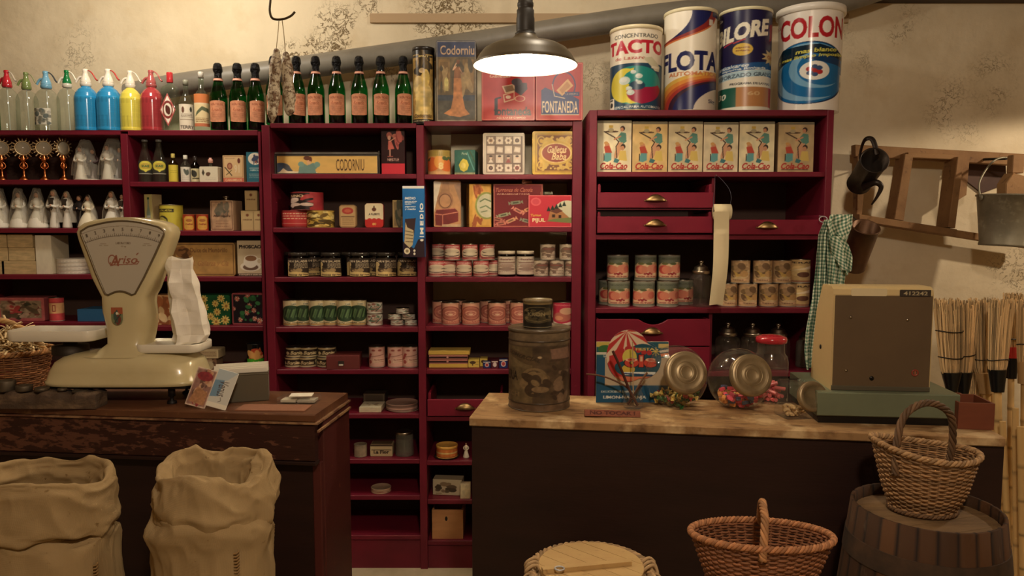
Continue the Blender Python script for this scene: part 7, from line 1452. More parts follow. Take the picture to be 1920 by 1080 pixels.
# glass with sticks
p_ = onR(1187, 767); Yg_ = p_[1]+.02; r = WW(38, Yg_)/2; H = ZZ(727, Yg_)-zr_; gx = XX(1187, Yg_, 1.0)
t = empty('small_glass_jar', (gx, Yg_, zr_), 0, 'small open glass jar holding liquorice sticks', 'jar')
MB().lathe([(1e-4, .002), (r*.9, 0), (r, .005), (r, H*.72), (r*.8, H*.86), (r*.82, H*.93), (r*.9, H)], 32).build('jar_body', M['glass'], t)
for (x1, y1), (x0, y0), q, cc, lb in (((1148, 657), (1195, 760), .0042, (84, 40, 28), 'thick dark stick leaning left in the small jar'), ((1100, 703), (1180, 764), .0028, (110, 70, 46), 'thin crooked twig sticking far out to the left'), ((1186, 640), (1190, 760), .0018, (190, 160, 110), 'thin pale stick standing upright in the small jar'), ((1215, 700), (1180, 762), .0035, (120, 80, 50), 'brown stick leaning right in the small jar'), ((1204, 722), (1176, 758), .003, (70, 36, 28), 'short dark stick leaning right in the small jar')):
    pz = lambda px, py: np.array([XX(px, Yg_, ZZ(py, Yg_)), Yg_, ZZ(py, Yg_)])
    A_, B_ = pz(x1, y1), pz(x0, y0); nk = np.array([gx+(B_[0]-gx)*-.25, Yg_, zr_+H*.86]); B_[2] = max(B_[2], zr_+.008); B_[0] = min(max(B_[0], gx-r*.7), gx+r*.7)
    dy_ = {1148: -.006, 1100: .008, 1186: .0, 1215: .006, 1204: -.003}[x1]; A_[1] += dy_*2; B_[1] += dy_
    nk = A_*.0+np.array([gx+(.4*r if A_[0] > gx else -.4*r)*(0 if x1 == 1186 else 1), Yg_+dy_, zr_+H*.9])
    pts = spline([A_, (A_*.55+nk*.45)+np.array([0, 0, .004 if x1 != 1100 else .012]), nk, B_], 6)
    tag(MB().tube(pts, q, cc, sides=8).build('liquorice_stick', M['wood']), lb, 'stick', 'sticks in the small glass jar')
M['lidmetal'] = mat('lid_metal', .38, (150, 132, 100), metal=.55, noise=[(20, (1, 1, 1), .5, .8, (110, 90, 64))])
# candy globes
def candy_proto(c, kind):
    m = MB()
    if kind == 0:
        m.sphere((0, 0, 0), .0085, c, seg=10, sc=(1.25, .9, .9))
        for s_ in (-1, 1): m.add([(s_*.009, 0, 0), (s_*.021, .007, .006), (s_*.022, -.002, .008), (s_*.021, -.007, -.006), (s_*.022, .003, -.008)], [[0, 1, 2], [0, 2, 3], [0, 3, 4], [0, 4, 1]], np.clip(np.array(c)*1.15, 0, 255), 0, False)
    else:
        m.prism(rrect(.019, .011, .003, 3), -.006, .006, c, bevel=.001)
    return m.build('wrapped_sweet' if kind == 0 else 'chewy_sweet', M['gloss'])
def globe(px, py0, Yc, r, label, rot, cols, kind, n, grp, seed, capc):
    zc_ = zr_+r*.93; x = XX(px, Yc, zc_); t = empty('candy_globe_jar', (x, Yc, zr_), 0, label, 'jar', 'round tilted candy jars')
    m = MB(); th = np.linspace(-pi/2+.38, pi/2, 20)
    d = Vector((.10, -.9, .30)).normalized()
    # sphere of glass opening towards d
    q = Vector((0, 0, 1)).rotation_difference(d).to_matrix().to_4x4()
    prof = [(r*cos(a_), r*sin(a_)) for a_ in np.linspace(-pi/2, radians(49), 26)]; prof[0] = (1e-4, -r); prof += [(r*.62, r*.80), (r*.62, r*.88)]
    m.lathe(prof, 48).xf(Matrix.Translation((0, 0, r*.93)) @ q)
    V = m.v[0]; V[:, 2] = np.maximum(V[:, 2], .0015); m.build('glass_globe', M['glass'], t)
    m = MB(); m.lathe([(r*.60, r*.83), (r*.66, r*.82), (r*.67, r*.86), (r*.66, r*1.02), (r*.62, r*1.06), (r*.5, r*1.065), (r*.46, r*1.05), (r*.30, r*1.05), (r*.27, r*1.065), (r*.2, r*1.065), (r*.17, r*1.05), (1e-4, r*1.05)], 48, capc)
    for q_ in (.52, .33, .19): m.lathe([(r*q_+.0016, r*1.052), (r*q_, r*1.052+.0026), (r*q_-.0016, r*1.052)], 48, capc)
    m.xf(Matrix.Translation((0, 0, r*.93)) @ q); m.build('screw_lid', M['lidmetal'], t)
    protos = [candy_proto(c, kind) for c, _, _ in cols]; rs = random.Random(seed); k = 0; lay = 0; pts = []
    zf = .012
    while k < n:
        R2 = sqrt(max(0, (r*.96)**2-(r*.93-zf)**2))-.011
        if R2 > .006:
            step = .0195; cand = [(i*step+rs.uniform(-.003, .003)+(lay % 2)*.009, j*step*.95+rs.uniform(-.003, .003)) for i in range(-6, 7) for j in range(-6, 7)]
            rs.shuffle(cand)
            for (u, v) in cand:
                if u*u+v*v < R2*R2 and k < n and (lay < 2 or rs.random() < .8):
                    wi = rs.choices(range(len(cols)), [w for _, w, _ in cols])[0]
                    o = protos[wi]; fr = o.name not in USED
                    if fr: USED.add(o.name)
                    else: o = o.copy(); COL.objects.link(o)
                    o.location = (x+u, Yc+v, zr_+zf+rs.uniform(-.002, .003)); o.rotation_euler = (rs.uniform(-.5, .5), rs.uniform(-.5, .5), rs.uniform(0, 6.28))
                    tag(o, cols[wi][2], 'candy', grp); k += 1
        zf += .0135; lay += 1
        if lay > 6: break
    for o in protos:
        if o.name not in USED: bpy.data.objects.remove(o)
    return t
p_ = onR(1268, 772); r1_ = WW(119, p_[1]+.08)/2
globe(1267, 0, p_[1]+.085, r1_, 'round candy jar holding green and gold wrapped sweets, left of the pair', .42, [((50, 96, 44), 4, 'green wrapped sweet in the left round candy jar'), ((206, 180, 90), 4, 'gold wrapped sweet in the left round candy jar'), ((150, 44, 36), 1, 'red wrapped sweet in the left round candy jar')], 0, 62, 'wrapped sweets in the left round jar', 3, (120, 104, 84))
p_ = onR(1388, 776)
globe(1385, 0, p_[1]+.085, WW(117, p_[1]+.08)/2, 'round candy jar holding pink and orange chewy sweets, right of the pair', .20, [((222, 70, 90), 6, 'pink chewy sweet in the right round candy jar'), ((232, 150, 70), 4, 'orange chewy sweet in the right round candy jar'), ((66, 90, 130), 1.5, 'blue chewy sweet in the right round candy jar'), ((226, 200, 120), 1, 'cream chewy sweet in the right round candy jar')], 1, 80, 'chewy sweets in the right round jar', 5, (128, 112, 84))
# tall jar with red lid
Yj = onR(1445, 768)[1]+.11; r = WW(64, Yj)/2; H = ZZ(627, Yj)-zr_; xj = XX(1444, Yj, 1.05)
t = empty('tall_candy_jar', (xj, Yj, zr_), 0, 'tall glass jar with a red lid and pink sweets, behind the round jars', 'jar')
MB().lathe([(1e-4, .003), (r*.92, 0), (r, .006), (r, H*.60), (r*.93, H*.68), (r*.78, H*.73), (r*.76, H*.88), (r*.8, H*.9)], 40).build('jar_body', M['glass'], t)
MB().lathe([(r*.80, H*.88), (r*.88, H*.885), (r*.90, H*.93), (r*.86, H*.965), (r*.6, H*.985), (r*.2, H), (1e-4, H)], 40, (186, 36, 46)).build('red_lid', M['gloss'], t)
pr = MB().tube([(-.017, 0, 0), (.017, 0, 0)], .0062, (222, 96, 96), sides=8).build('pink_sweet_stick', M['gloss']); rs = random.Random(4)
for k in range(30):
    o = pr if k == 0 else pr.copy()
    if k: COL.objects.link(o)
    a_ = rs.uniform(0, 6.28); q = rs.uniform(0, r-.022); o.location = (xj+q*cos(a_), Yj+q*sin(a_), zr_+.010+.0125*(k//6)); o.rotation_euler = (0, rs.uniform(-.3, .3), rs.uniform(0, 6.28)); tag(o, 'pink sweet stick lying in the tall red-lidded jar', 'candy', 'pink sweets in the tall jar')
# small square jar
p_ = onR(1500, 787); Yq_ = p_[1]+.04; w_ = WW(70, Yq_)*.80; H = ZZ(714, Yq_)-zr_; xq = XX(1488, Yq_, 1.0)
t = empty('square_candy_jar', (xq, Yq_, zr_), .15, 'small square glass jar with a tilted round lid and shell-like sweets', 'jar')
m = MB(); P = []
for z_, s_ in ((0, .92), (.004, 1), (H*.8, 1), (H*.93, .96), (H, .8), (H+.001, .0001)):
    q = np.array(rrect(w_*s_*.98, w_*s_*.98, .012*s_, 5)); P.append(np.stack([q[:, 0], q[:, 1], np.full(len(q), z_)], 1))
q = np.array(rrect(w_*.9, w_*.9, .01, 5)); P.insert(0, np.stack([q[:, 0]*.01, q[:, 1]*.01, np.full(len(q), .001)], 1)); m.grid(np.array(P), (220, 220, 220), wrap=True).build('jar_body', M['glass'], t)
m = MB(); rl = WW(57, Yq_)/2; m.lathe([(rl*.85, -.006), (rl*.97, -.005), (rl, .0), (rl, .010), (rl*.95, .014), (rl*.7, .014), (rl*.66, .011), (rl*.3, .009), (1e-4, .009)], 44, (116, 92, 66))
m.xf(Matrix.Translation((.024, -w_*.5-.010, H*.66)) @ Matrix.Rotation(radians(74), 4, 'X')); m.build('screw_lid', M['lidmetal'], t)
rs = random.Random(9); pr = MB().tube(spline([(-.012, 0, 0), (-.004, .004, .003), (.004, -.003, .002), (.012, 0, 0)], 4), .0045, (210, 176, 120), sides=7).build('shell_sweet', M['paper'])
for k in range(24):
    o = pr if k == 0 else pr.copy()
    if k: COL.objects.link(o)
    o.location = (xq+rs.uniform(-.022, .022), Yq_+rs.uniform(-.022, .022), zr_+.008+.010*(k//8)); o.rotation_euler = (rs.uniform(-.3, .3), rs.uniform(-.3, .3), rs.uniform(0, 6.28)); tag(o, 'pale shell-like sweet in the small square jar', 'candy', 'pale sweets in the square jar')
# ================================================================ cash register (back side)
pA, pB = onR(1533, 800), onR(1790, 806); ra = atan2(pB[1]-pA[1], pB[0]-pA[0])*.6
Yr0 = min(onR(1540, 797)[1], 2.13); 
rz_ = aR*.7
t = empty('cash_register', (XX(1664, Yr0, 1.0), Yr0+.0, zr_), rz_, 'old beige cash register seen from behind on a green-grey drawer base', 'cash register')
X0r = t.location[0]
wB = XX(1790, Yr0, 1.0)-XX(1535, Yr0, 1.0); hB1 = ZZ(738, Yr0)-zr_; hB0 = ZZ(783, Yr0)-zr_; hT = ZZ(540, Yr0)-zr_
greeng = mat('grey_green_paint', .35, (112, 120, 96), spec=.5, noise=[(3, (1, 1, 1), .4, .75, (92, 100, 80))])
beige = mat('register_beige', .4, (196, 172, 122), spec=.4, noise=[(4, (1, 1, 1), .5, .8, (180, 156, 108))])
backm = mat('register_back', .5, (98, 80, 58), spec=.4, noise=[(3, (1, 1, 1), .45, .8, (84, 68, 50))])
dB = .30
MB().prism([(-wB/2, hB0), (wB/2, hB0), (wB/2, hB1), (-wB/2, hB1)], 0, dB, bevel=.003).build('drawer_base', greeng, t)
MB().box(-wB/2+.006, wB/2-.02, .008, dB-.01, 0.0, hB0, (16, 12, 10)).build('base_plinth', M['tape'], t)
xl_, xr_ = XX(1572, Yr0, 1.15)-X0r, XX(1750, Yr0, 1.15)-X0r
# upper body: side profile (y, z) extruded in x
y0 = .035; prof = [(y0, hB1), (y0, hT-.022), (y0+.006, hT-.008), (y0+.02, hT), (y0+.10, hT), (y0+.155, hT-.09), (y0+.185, hB1+.06), (y0+.19, hB1)]
m = MB()
for (x0_, x1_, mi) in ((xl_-.004, xl_+.008, 0), (xl_+.008, xr_-.006, 1), (xr_-.006, xr_+.002, 0)):
    n = len(prof); V = [(x0_, y, z) for y, z in prof]+[(x1_, y, z) for y, z in prof]
    m.add(V, [[i, (i+1) % n, (i+1) % n+n, i+n] for i in range(n)]+[list(range(n))[::-1], list(range(n, 2*n))], (200, 180, 130), 0, False)
m.build('housing', beige, t)
MB().prism(rrect(xr_-xl_-.002, hT-hB1-.026, .002, 2, (xl_+xr_)/2, (hT+hB1)/2-.012), y0-.003, y0-.0005, bevel=.001).build('back_plate', backm, t)
a = Art(60, 20, (150, 130, 100)).rect(0, 0, 1, 1, (60, 50, 40)).text('412242', .5, .5, .8, .6, (176, 160, 120), .02)
o = make_box('number_window', a, WW(56, Yr0), .02, .004, side=(50, 42, 34), parent=t); o.location = (XX(1720, Yr0, 1.25)-X0r, y0-.003, ZZ(558, Yr0)-zr_)
MB().prism(rrect(WW(66, Yr0), .022, .004, 3, XX(1636, Yr0, 1.25)-X0r, ZZ(550, Yr0)-zr_), y0-.0042, y0-.003, (214, 196, 150)).build('paper_label', M['paper'], t)
m = MB()
for px, py in ((1603, 598), (1598, 700), (1706, 602)):
    x_, z_ = XX(px, Yr0, 1.2)-X0r, ZZ(py, Yr0)-zr_; m2 = MB().lathe([(1e-4, 0), (.004, 0), (.004, .002), (1e-4, .003)], 12, (150, 130, 96)).xf(Matrix.Translation((x_, y0-.003, z_)) @ Matrix.Rotation(pi/2, 4, 'X')); m2.build('screw', M['metal'], t)
x_, z_ = XX(1643, Yr0, 1.1)-X0r, ZZ(714, Yr0)-zr_; MB().lathe([(1e-4, 0), (.0065, 0), (.0065, .0012), (1e-4, .0012)], 20, (10, 8, 8)).xf(Matrix.Translation((x_, y0-.003, z_)) @ Matrix.Rotation(pi/2, 4, 'X')).build('lock_hole', M['tape'], t)
x_, z_ = XX(1721, Yr0, 1.1)-X0r, ZZ(702, Yr0)-zr_; MB().lathe([(.006, .001), (.0105, .001), (.0105, .0016), (.006, .0016), (.006, .001)], 28, (150, 60, 44)).box(-.0012, .0012, -.006, .006, .001, .0016, (190, 90, 60)).xf(Matrix.Translation((x_, y0-.003, z_)) @ Matrix.Rotation(pi/2, 4, 'X')).build('round_emblem', M['gloss'], t)
MB().lathe([(1e-4, 0), (.007, 0), (.006, .002), (1e-4, .002)], 16, (20, 14, 10)).xf(Matrix.Translation((xl_-.004, y0+.10, ZZ(655, Yr0+.1)-zr_)) @ Matrix.Rotation(-pi/2, 4, 'Y')).build('key_lock', M['iron'], t)
MB().prism([(xl_-.002, hB1), (xr_, hB1), (xr_, hB1+.014), (xl_-.002, hB1+.014)], y0-.006, y0+.2, bevel=.002).build('housing_foot', mat('foot_grey', .5, (84, 78, 62)), t)
# wooden boxes beside it
M['redwood'] = mat('redbrown_box_wood', .55, (120, 66, 44), noise=[(6, (1, 1, 3), .4, .75, (100, 52, 36))])
def openbox(loc, rz, w_, d_, h_, label):
    m = MB(); q = .006; m.box(-w_/2, w_/2, 0, q, 0, h_).box(-w_/2, w_/2, d_-q, d_, 0, h_).box(-w_/2, -w_/2+q, q, d_-q, 0, h_).box(w_/2-q, w_/2, q, d_-q, 0, h_).box(-w_/2+q, w_/2-q, q, d_-q, 0, q)
    o = m.build('open_wooden_box', M['redwood']); o.location = loc; o.rotation_euler[2] = rz; return tag(o, label, 'box', 'open reddish boxes by the register')
p_ = onR(1832, 808); Yx = p_[1]+.012; openbox((XX(1830, Yx, 1.0), Yx, zr_), aR, WW(64, Yx), .12, ZZ(756, Yx)-zr_, 'open reddish wooden box at the right end of the counter')
Yx2 = Yx+.145; openbox((XX(1800, Yx2, 1.0), Yx2, zr_), aR, WW(46, Yx2), .09, ZZ(748, Yx2)-zr_, 'second open reddish box just behind the first, by the register')
# ================================================================ things on the right wall
def wp(px, py, Y): z = ZZ(py, Y); return (XX(px, Y, z), z)
M['oldwood'] = mat('weathered_frame_wood', .75, (148, 112, 72), noise=[(5, (1, 1, 1), .4, .75, (116, 82, 50)), (26, (1, 1, 1), .6, .75, (84, 58, 38))], bump=(24, (1, 1, 1), .4, .004))
t = empty('wooden_rack', (0, 0, 0), 0, 'old slanting wooden window frame fixed on the right wall', 'frame')
def plank(pts4, y0, y1, name='rail'):
    MB().prism([wp(x, y, (y0+y1)/2) for x, y in pts4], y0, y1, bevel=.003).build(name, M['oldwood'], t)
plank([(1600, 272), (1925, 290), (1925, 312), (1600, 294)], 3.50, 3.545)
plank([(1602, 402), (1782, 430), (1780, 443), (1602, 415)], 3.44, 3.545)
plank([(1700, 296), (1790, 300), (1789, 290), (1700, 286)], 3.47, 3.50, 'slat')
plank([(1688, 290), (1704, 292), (1686, 414), (1668, 411)], 3.46, 3.545, 'stile')
plank([(1783, 296), (1795, 297), (1779, 428), (1766, 426)], 3.44, 3.545, 'stile')
plank([(1795, 296), (1812, 298), (1806, 366), (1786, 378)], 3.49, 3.545, 'stile')
plank([(1604, 290), (1622, 292), (1612, 404), (1602, 402)], 3.50, 3.545, 'stile')
plank([(1782, 430), (1925, 452), (1925, 466), (1780, 443)], 3.50, 3.545)
hole = MB(); hole.prism([wp(x, y, 3.61) for x, y in [(1812, 297), (1884, 300), (1886, 345), (1840, 362), (1812, 340)]], 3.605, WALL_Y-.001, (20, 15, 12)); tag(hole.build('dark_recess_panel', M['backing']), 'dark panel standing for a wall recess behind the bucket, seen through the wooden frame', 'board')  # the recess's darkness is painted as a flat dark panel on the wall
M['darktin'] = mat('dark_tin', .4, (46, 38, 32), metal=.5, noise=[(12, (1, 1, 1), .45, .8, (70, 56, 44))])
M['browntin'] = mat('brown_tin', .42, (98, 68, 44), metal=.5, noise=[(9, (1, 1, 1), .4, .8, (66, 46, 32))])
def vessel(A_, B_, rA, rB, m, name, lb, cat, handle=None, hook=None):
    """open cylindrical vessel from base A to mouth B (world points)"""
    A_, B_ = Vector(A_), Vector(B_); L = (B_-A_).length; q = Vector((0, 0, 1)).rotation_difference(B_-A_)
    t = empty(name, A_, 0, lb, cat); t.rotation_mode = 'QUATERNION'; t.rotation_quaternion = q
    MB().lathe([(1e-4, 0), (rA, 0), (rA+.002, .002), (rA+.002, .006), (rA, .008), (rB, L-.004), (rB+.003, L-.002), (rB+.002, L), (rB-.002, L), (rA-.003, .006), (1e-4, .005)], 40).build(name.split('_')[-1]+'_body', m, t)
    if handle: MB().tube(spline(handle, 8), .006, sides=8, flat=.5).build('handle', m, t)
    return t, L
Yv = 3.32
def W3(px, py, Y): x, z = wp(px, py, Y); return (x, Y, z)
B_ = Vector(W3(1640, 300, 3.14)); A_ = Vector(W3(1610, 345, 3.36))
t, L = vessel(A_, B_, .050, .056, M['darktin'], 'dark_oil_jug', 'dark metal jug hanging mouth-forward on the right wall, with a curled lip', 'jug')
q = t.rotation_quaternion.inverted()
def loc(p): return tuple(q @ (Vector(p)-A_))
P = spline([loc(W3(1645, 290, 3.16)), loc(W3(1636, 262, 3.18)), loc(W3(1622, 262, 3.20)), loc(W3(1614, 282, 3.24)), loc(W3(1612, 300, 3.28))], 8)
MB().tube(P, .011, sides=10, flat=.4).build('handle', M['darktin'], t)
P = spline([loc(W3(1618, 352, 3.24)), loc(W3(1640, 342, 3.20)), loc(W3(1652, 350, 3.19)), loc(W3(1645, 368, 3.2)), loc(W3(1634, 384, 3.22))], 8)
MB().tube(P, np.linspace(.018, .003, len(P)), sides=12, flat=.6).build('spout', M['darktin'], t)
MB().tube([loc(W3(1612, 320, 3.32)), loc(W3(1612, 316, WALL_Y+.01))], .004).build('nail', M['iron'], t)
B_ = Vector(W3(1624, 425, 3.14)); A_ = Vector(W3(1598, 500, 3.26))
t, L = vessel(A_, B_, .052, .056, M['browntin'], 'brown_measuring_can', 'tall brown metal can hanging behind the checked cloth', 'can')
q = t.rotation_quaternion.inverted()
def loc(p): return tuple(q @ (Vector(p)-A_))
MB().tube([loc(W3(1606, 415, 3.22)), loc(W3(1600, 408, 3.45))], .005).build('hanging_bar', M['iron'], t)
# galvanised bucket
Yk_ = 3.27; xb_, zb_ = wp(1889, 466, Yk_); rt_ = WW(58, Yk_); rb_ = WW(45, Yk_); Hb = ZZ(368, Yk_)-ZZ(462, Yk_)
t = empty('metal_bucket', (xb_, Yk_, ZZ(462, Yk_)), 0, 'galvanised metal bucket with a raised handle hanging on the right wall', 'bucket'); t.rotation_euler = (0, radians(3), 0)
gal = mat('galvanised_metal', .5, (150, 144, 124), metal=.55, noise=[(9, (1, 1, 1), .4, .7, (120, 114, 96)), (30, (1, 1, 1), .55, .7, (170, 164, 142))])
MB().lathe([(1e-4, .012), (rb_, .012), (rb_+.002, 0), (rb_+.006, .0), (rb_+.007, .008), (rb_+.004, .018), (rt_, Hb-.005), (rt_+.005, Hb-.003), (rt_+.005, Hb+.003), (rt_, Hb+.003), (rb_-.002, .014), (1e-4, .013)], 52).build('bucket_body', gal, t)
h = spline([(-rt_-.006, 0, Hb-.012), (-rt_*.98, .03, Hb+.06), (-rt_*.5, .06, Hb+.15), (0, .07, Hb+.175), (rt_*.5, .06, Hb+.15), (rt_*.98, .03, Hb+.06), (rt_+.006, 0, Hb-.012)], 8)
MB().tube(h, .0042, sides=8).build('bucket_handle', gal, t)
MB().lathe([(1e-4, 0), (.014, 0), (.014, .006), (1e-4, .006)], 16).xf(Matrix.Translation((-rt_-.002, -.002, Hb-.012)) @ Matrix.Rotation(-pi/2, 4, 'Y')).build('handle_lug', gal, t)
MB().tube([(0, .07, Hb+.17), (0, WALL_Y-Yk_, Hb+.19)], .006).build('wall_hook', M['iron'], t)
m = MB(); z0 = Hb*.35
t2 = empty('wooden_trowel', t.location, 0, 'pale wooden block with an upright handle standing inside the bucket', 'tool')
x0_, z1_ = wp(1878, 332, Yk_-.02); 
MB().prism([(-.04, .08), (.07, .08), (.075, ZZ(335, Yk_)-t.location[2]), (-.015, ZZ(325, Yk_)-t.location[2]), (-.045, ZZ(345, Yk_)-t.location[2])], -.035, .03, bevel=.004).build('block', M['oldwood'], t2)
MB().prism(rrect(.052, .08, .006, 3, .015, ZZ(308, Yk_)-t.location[2]), -.02, .02, bevel=.003).build('block_handle', M['oldwood'], t2)
# checked cloth hanging from a hook on the shelf upright
Yc0 = FC-.06
hx0, hz0 = wp(1549, 414, Yc0)
t = empty('checked_cloth', (0, 0, 0), 0, 'green and white checked cloth hanging from a ring at the right shelf upright', 'cloth')
def gather(cols, seed, ytop, name, layers):
    pass
n, mrows = 150, 190
def cloth(left, right, y0, y1, folds, amp, seed, ybase, lean=0, chk=11, ang=0):
    """left/right: lists of (py, px) outline; folds run along the drop"""
    V = np.linspace(0, 1, mrows+1); U = np.linspace(0, 1, n+1)
    L_ = np.interp(y0+(y1-y0)*V, [p[0] for p in left], [p[1] for p in left]); R_ = np.interp(y0+(y1-y0)*V, [p[0] for p in right], [p[1] for p in right])
    P = np.zeros((mrows+1, n+1, 3)); 
    ph = U*folds*2*pi
    wob = .5+.5*np.minimum(1, V*3)
    for i, v in enumerate(V):
        py = y0+(y1-y0)*v+5*np.sin(U*7+seed)*(v > .93)
        px = L_[i]+(R_[i]-L_[i])*U
        y = ybase+lean*v-amp*wob[i]*(np.sin(ph+.9*np.sin(v*4+seed)+seed)+.45*np.sin(ph*2.3+v*5+seed*2))
        z = np.array([ZZ(q, ybase) for q in py]); x = np.array([XX(q, ybase, zz) for q, zz in zip(px, z)])
        P[i] = np.stack([x, y, z], 1)
    # the cloth's own width is larger than its hanging outline: checks follow arc length
    d = np.linalg.norm(np.diff(P, axis=1), axis=2); s = np.concatenate([np.zeros((mrows+1, 1)), np.cumsum(d, 1)], 1); s -= s[:, n//2:n//2+1]
    tt = np.linspace(0, 1, mrows+1)[:, None]*(ZZ(y0, ybase)-ZZ(y1, ybase)); c_ = .0072
    S2 = s*cos(ang)+tt*sin(ang); T2 = -s*sin(ang)+tt*cos(ang)
    ck = (np.floor(S2/c_) % 2)+(np.floor(T2/c_) % 2)
    colr = np.where(ck[..., None] == 0, (236, 234, 208), np.where(ck[..., None] == 1, (156, 180, 150), (74, 120, 96)))
    return P, colr
def cbuild(name, P, c):
    m = MB(); m.grid(P, c); m.grid(P[:, ::-1]+np.array([0, .0015, 0]), c[:, ::-1]); return m.build(name, M['cloth'], t)
P, c = cloth([(410, 1546), (440, 1534), (480, 1530), (560, 1522), (620, 1511), (660, 1508), (690, 1512)], [(410, 1560), (440, 1556), (500, 1556), (560, 1560), (620, 1558), (660, 1550), (690, 1540)], 412, 688, 3.5, .010, 1.0, Yc0-.01)
cbuild('long_fold', P, c)
P, c = cloth([(412, 1551), (450, 1550), (480, 1548), (540, 1552), (600, 1556), (640, 1549)], [(412, 1566), (450, 1575), (480, 1590), (540, 1582), (600, 1570), (640, 1556)], 415, 632, 2.6, .009, 3.0, Yc0-.035, chk=9, ang=.1)
cbuild('middle_fold', P, c)
P, c = cloth([(400, 1558), (420, 1550), (445, 1556), (470, 1556)], [(400, 1600), (420, 1599), (445, 1592), (470, 1588)], 402, 446, 1.4, .008, 2.2, Yc0-.05, ang=-.35); cbuild('top_fold', P, c)
P, c = cloth([(442, 1556), (460, 1556), (480, 1566), (512, 1584)], [(442, 1580), (460, 1592), (480, 1596), (512, 1594)], 443, 512, 1.5, .010, 4.0, Yc0-.075, ang=.55); cbuild('hanging_corner', P, c)
a_ = np.linspace(0, 2*pi, 30, endpoint=False); MB().tube([(hx0-.004+.016*cos(k), Yc0+.02, hz0+.006+.012*sin(k)) for k in a_], .0022, closed=True).build('hanging_ring', M['dullmetal'], t)
MB().tube([(hx0-.006, Yc0+.02, hz0+.018), (hx0-.006, FC-.007, hz0+.02)], .0022).build('hook', M['dullmetal'], t)
# ---------------------------------------------------------------- brooms
M['straw'] = mat('broom_straw', .75, attr=True, spec=.2, bump=(90, (1, 1, .1), .4, .003))
M['bamboo'] = mat('bamboo', .5, attr=True, spec=.3, noise=None)
def broom(tx, ty, nx, ny, bx2, by2, Yt_, w, label, seed, neck='black', wn=16, Yb2=None, bands=(.55, .85), handle_w=14):
    """brush top (tx,ty) down to neck (nx,ny), handle to (bx2,by2); pixel coordinates, w = brush width at the top"""
    rs = random.Random(seed); T_ = np.array(W3(tx, ty, Yt_)); N_ = np.array(W3(nx, ny, Yt_)); Yb2 = Yb2 or Yt_-.05
    E_ = np.array(W3(bx2, by2, Yb2)); dirv = E_-N_; k_ = (N_[2]-0.0)/(-dirv[2]); E_ = N_+dirv*k_; E_[2] = max(E_[2], .001)
    t = empty('straw_broom', E_, 0, label, 'broom', 'upturned brooms along the right wall'); 
    m = MB(); R0 = WW(w, Yt_)/2; R1 = WW(wn, Yt_)/2; ax = T_-N_
    for k in range(300):
        a_ = rs.uniform(0, 2*pi); q = sqrt(rs.uniform(.1, 1)); ln = rs.uniform(.86, 1.03); bend = rs.uniform(-.1, .25)
        pts = []
        for u in (0, .08, .3, .65, 1):
            rr = (R1+(R0-R1)*min(1, u**.38))*q*(1+bend*u*u*.5)
            p = N_+ax*u*ln+np.array([rr*cos(a_+rs.uniform(-.08, .08)), rr*sin(a_)*.45, 0]); pts.append(p-E_)
        m.tube(spline(pts, 2), rs.uniform(.0012, .0030), np.array((226, 188, 130))*rs.uniform(.62, 1.12), sides=4, smooth=False)
    m.build('bristles', M['straw'], t)
    for b_ in bands:
        c_ = N_+ax*(1-b_); rr = R1+(R0-R1)*(1-b_)**.38; th = np.linspace(0, 2*pi, 40, endpoint=False)
        MB().tube(np.stack([c_[0]+(rr+.002)*np.cos(th), c_[1]+(rr*.5+.002)*np.sin(th), c_[2]+.003*np.sin(th*2+seed)], 1)-E_, .0022, (50, 34, 24), closed=True, sides=6).build('binding', M['tape'], t)
    d = (E_-N_)/np.linalg.norm(E_-N_); hw = WW(handle_w, Yt_)/2
    if neck:
        q0 = N_-d*.005+ax*.0-E_; q1 = N_+d*.085-E_; nc = {'black': (26, 22, 20), 'straw': (196, 156, 100), 'red': (26, 22, 20)}[neck]
        MB().tube(np.linspace(q0, q1, 6), np.linspace(R1*1.05, hw*1.7, 6), nc, sides=16).build('neck_wrap', M['tape'] if neck != 'straw' else M['straw'], t)
        if neck == 'red': MB().tube(np.linspace(q0-d*.045, q0+d*.002, 3), [R1*1.1, R1*1.12, R1*1.1], (196, 44, 36), sides=16).build('red_band', M['gloss'], t)
    L_ = np.linalg.norm(E_-N_); n = int(L_/.012); s_ = np.linspace(.08, L_-.001, n); nodes = np.arange(.16+rs.uniform(0, .1), L_, .17)
    r_ = hw*(1+.10*np.exp(-((s_[:, None]-nodes[None])/.008)**2).sum(1)); pts = N_+s_[:, None]*d-E_
    c = np.tile(np.array((214, 172, 104.)), (n, 1)); c *= (1-.35*np.exp(-((s_[:, None]-nodes[None]-.006)/.006)**2).sum(1))[:, None]; c *= (1+.06*np.sin(s_*40+seed))[:, None]
    m = MB(); m.tube(pts, r_, (200, 160, 100), sides=14); m.c[0] = np.repeat(c, 14, 0); m.build('bamboo_handle', M['bamboo'], t)
    return t
broom(1777, 563, 1784, 700, 1790, 1080, 3.02, 52, 'straw broom with a black taped neck, leftmost beside the cash register', 1, wn=34, handle_w=10, bands=(.42, .78))
broom(1808, 566, 1806, 700, 1806, 1080, 3.06, 48, 'straw broom with a black taped neck, second from the left', 2, wn=30, handle_w=11, bands=(.74,))
broom(1845, 562, 1846, 700, 1880, 1080, 3.10, 54, 'straw broom with a straw-wrapped neck, middle of the row', 3, neck='straw', wn=30, handle_w=13, bands=(.80,))
broom(1878, 563, 1870, 695, 1876, 1080, 2.94, 44, 'straw broom with a black neck just left of the red-banded one', 4, wn=30, handle_w=13, bands=(.84,))
broom(1900, 552, 1896, 672, 1892, 1080, 3.12, 36, 'straw broom with a red band around its neck', 5, neck='red', wn=22, handle_w=11, bands=(.7,))
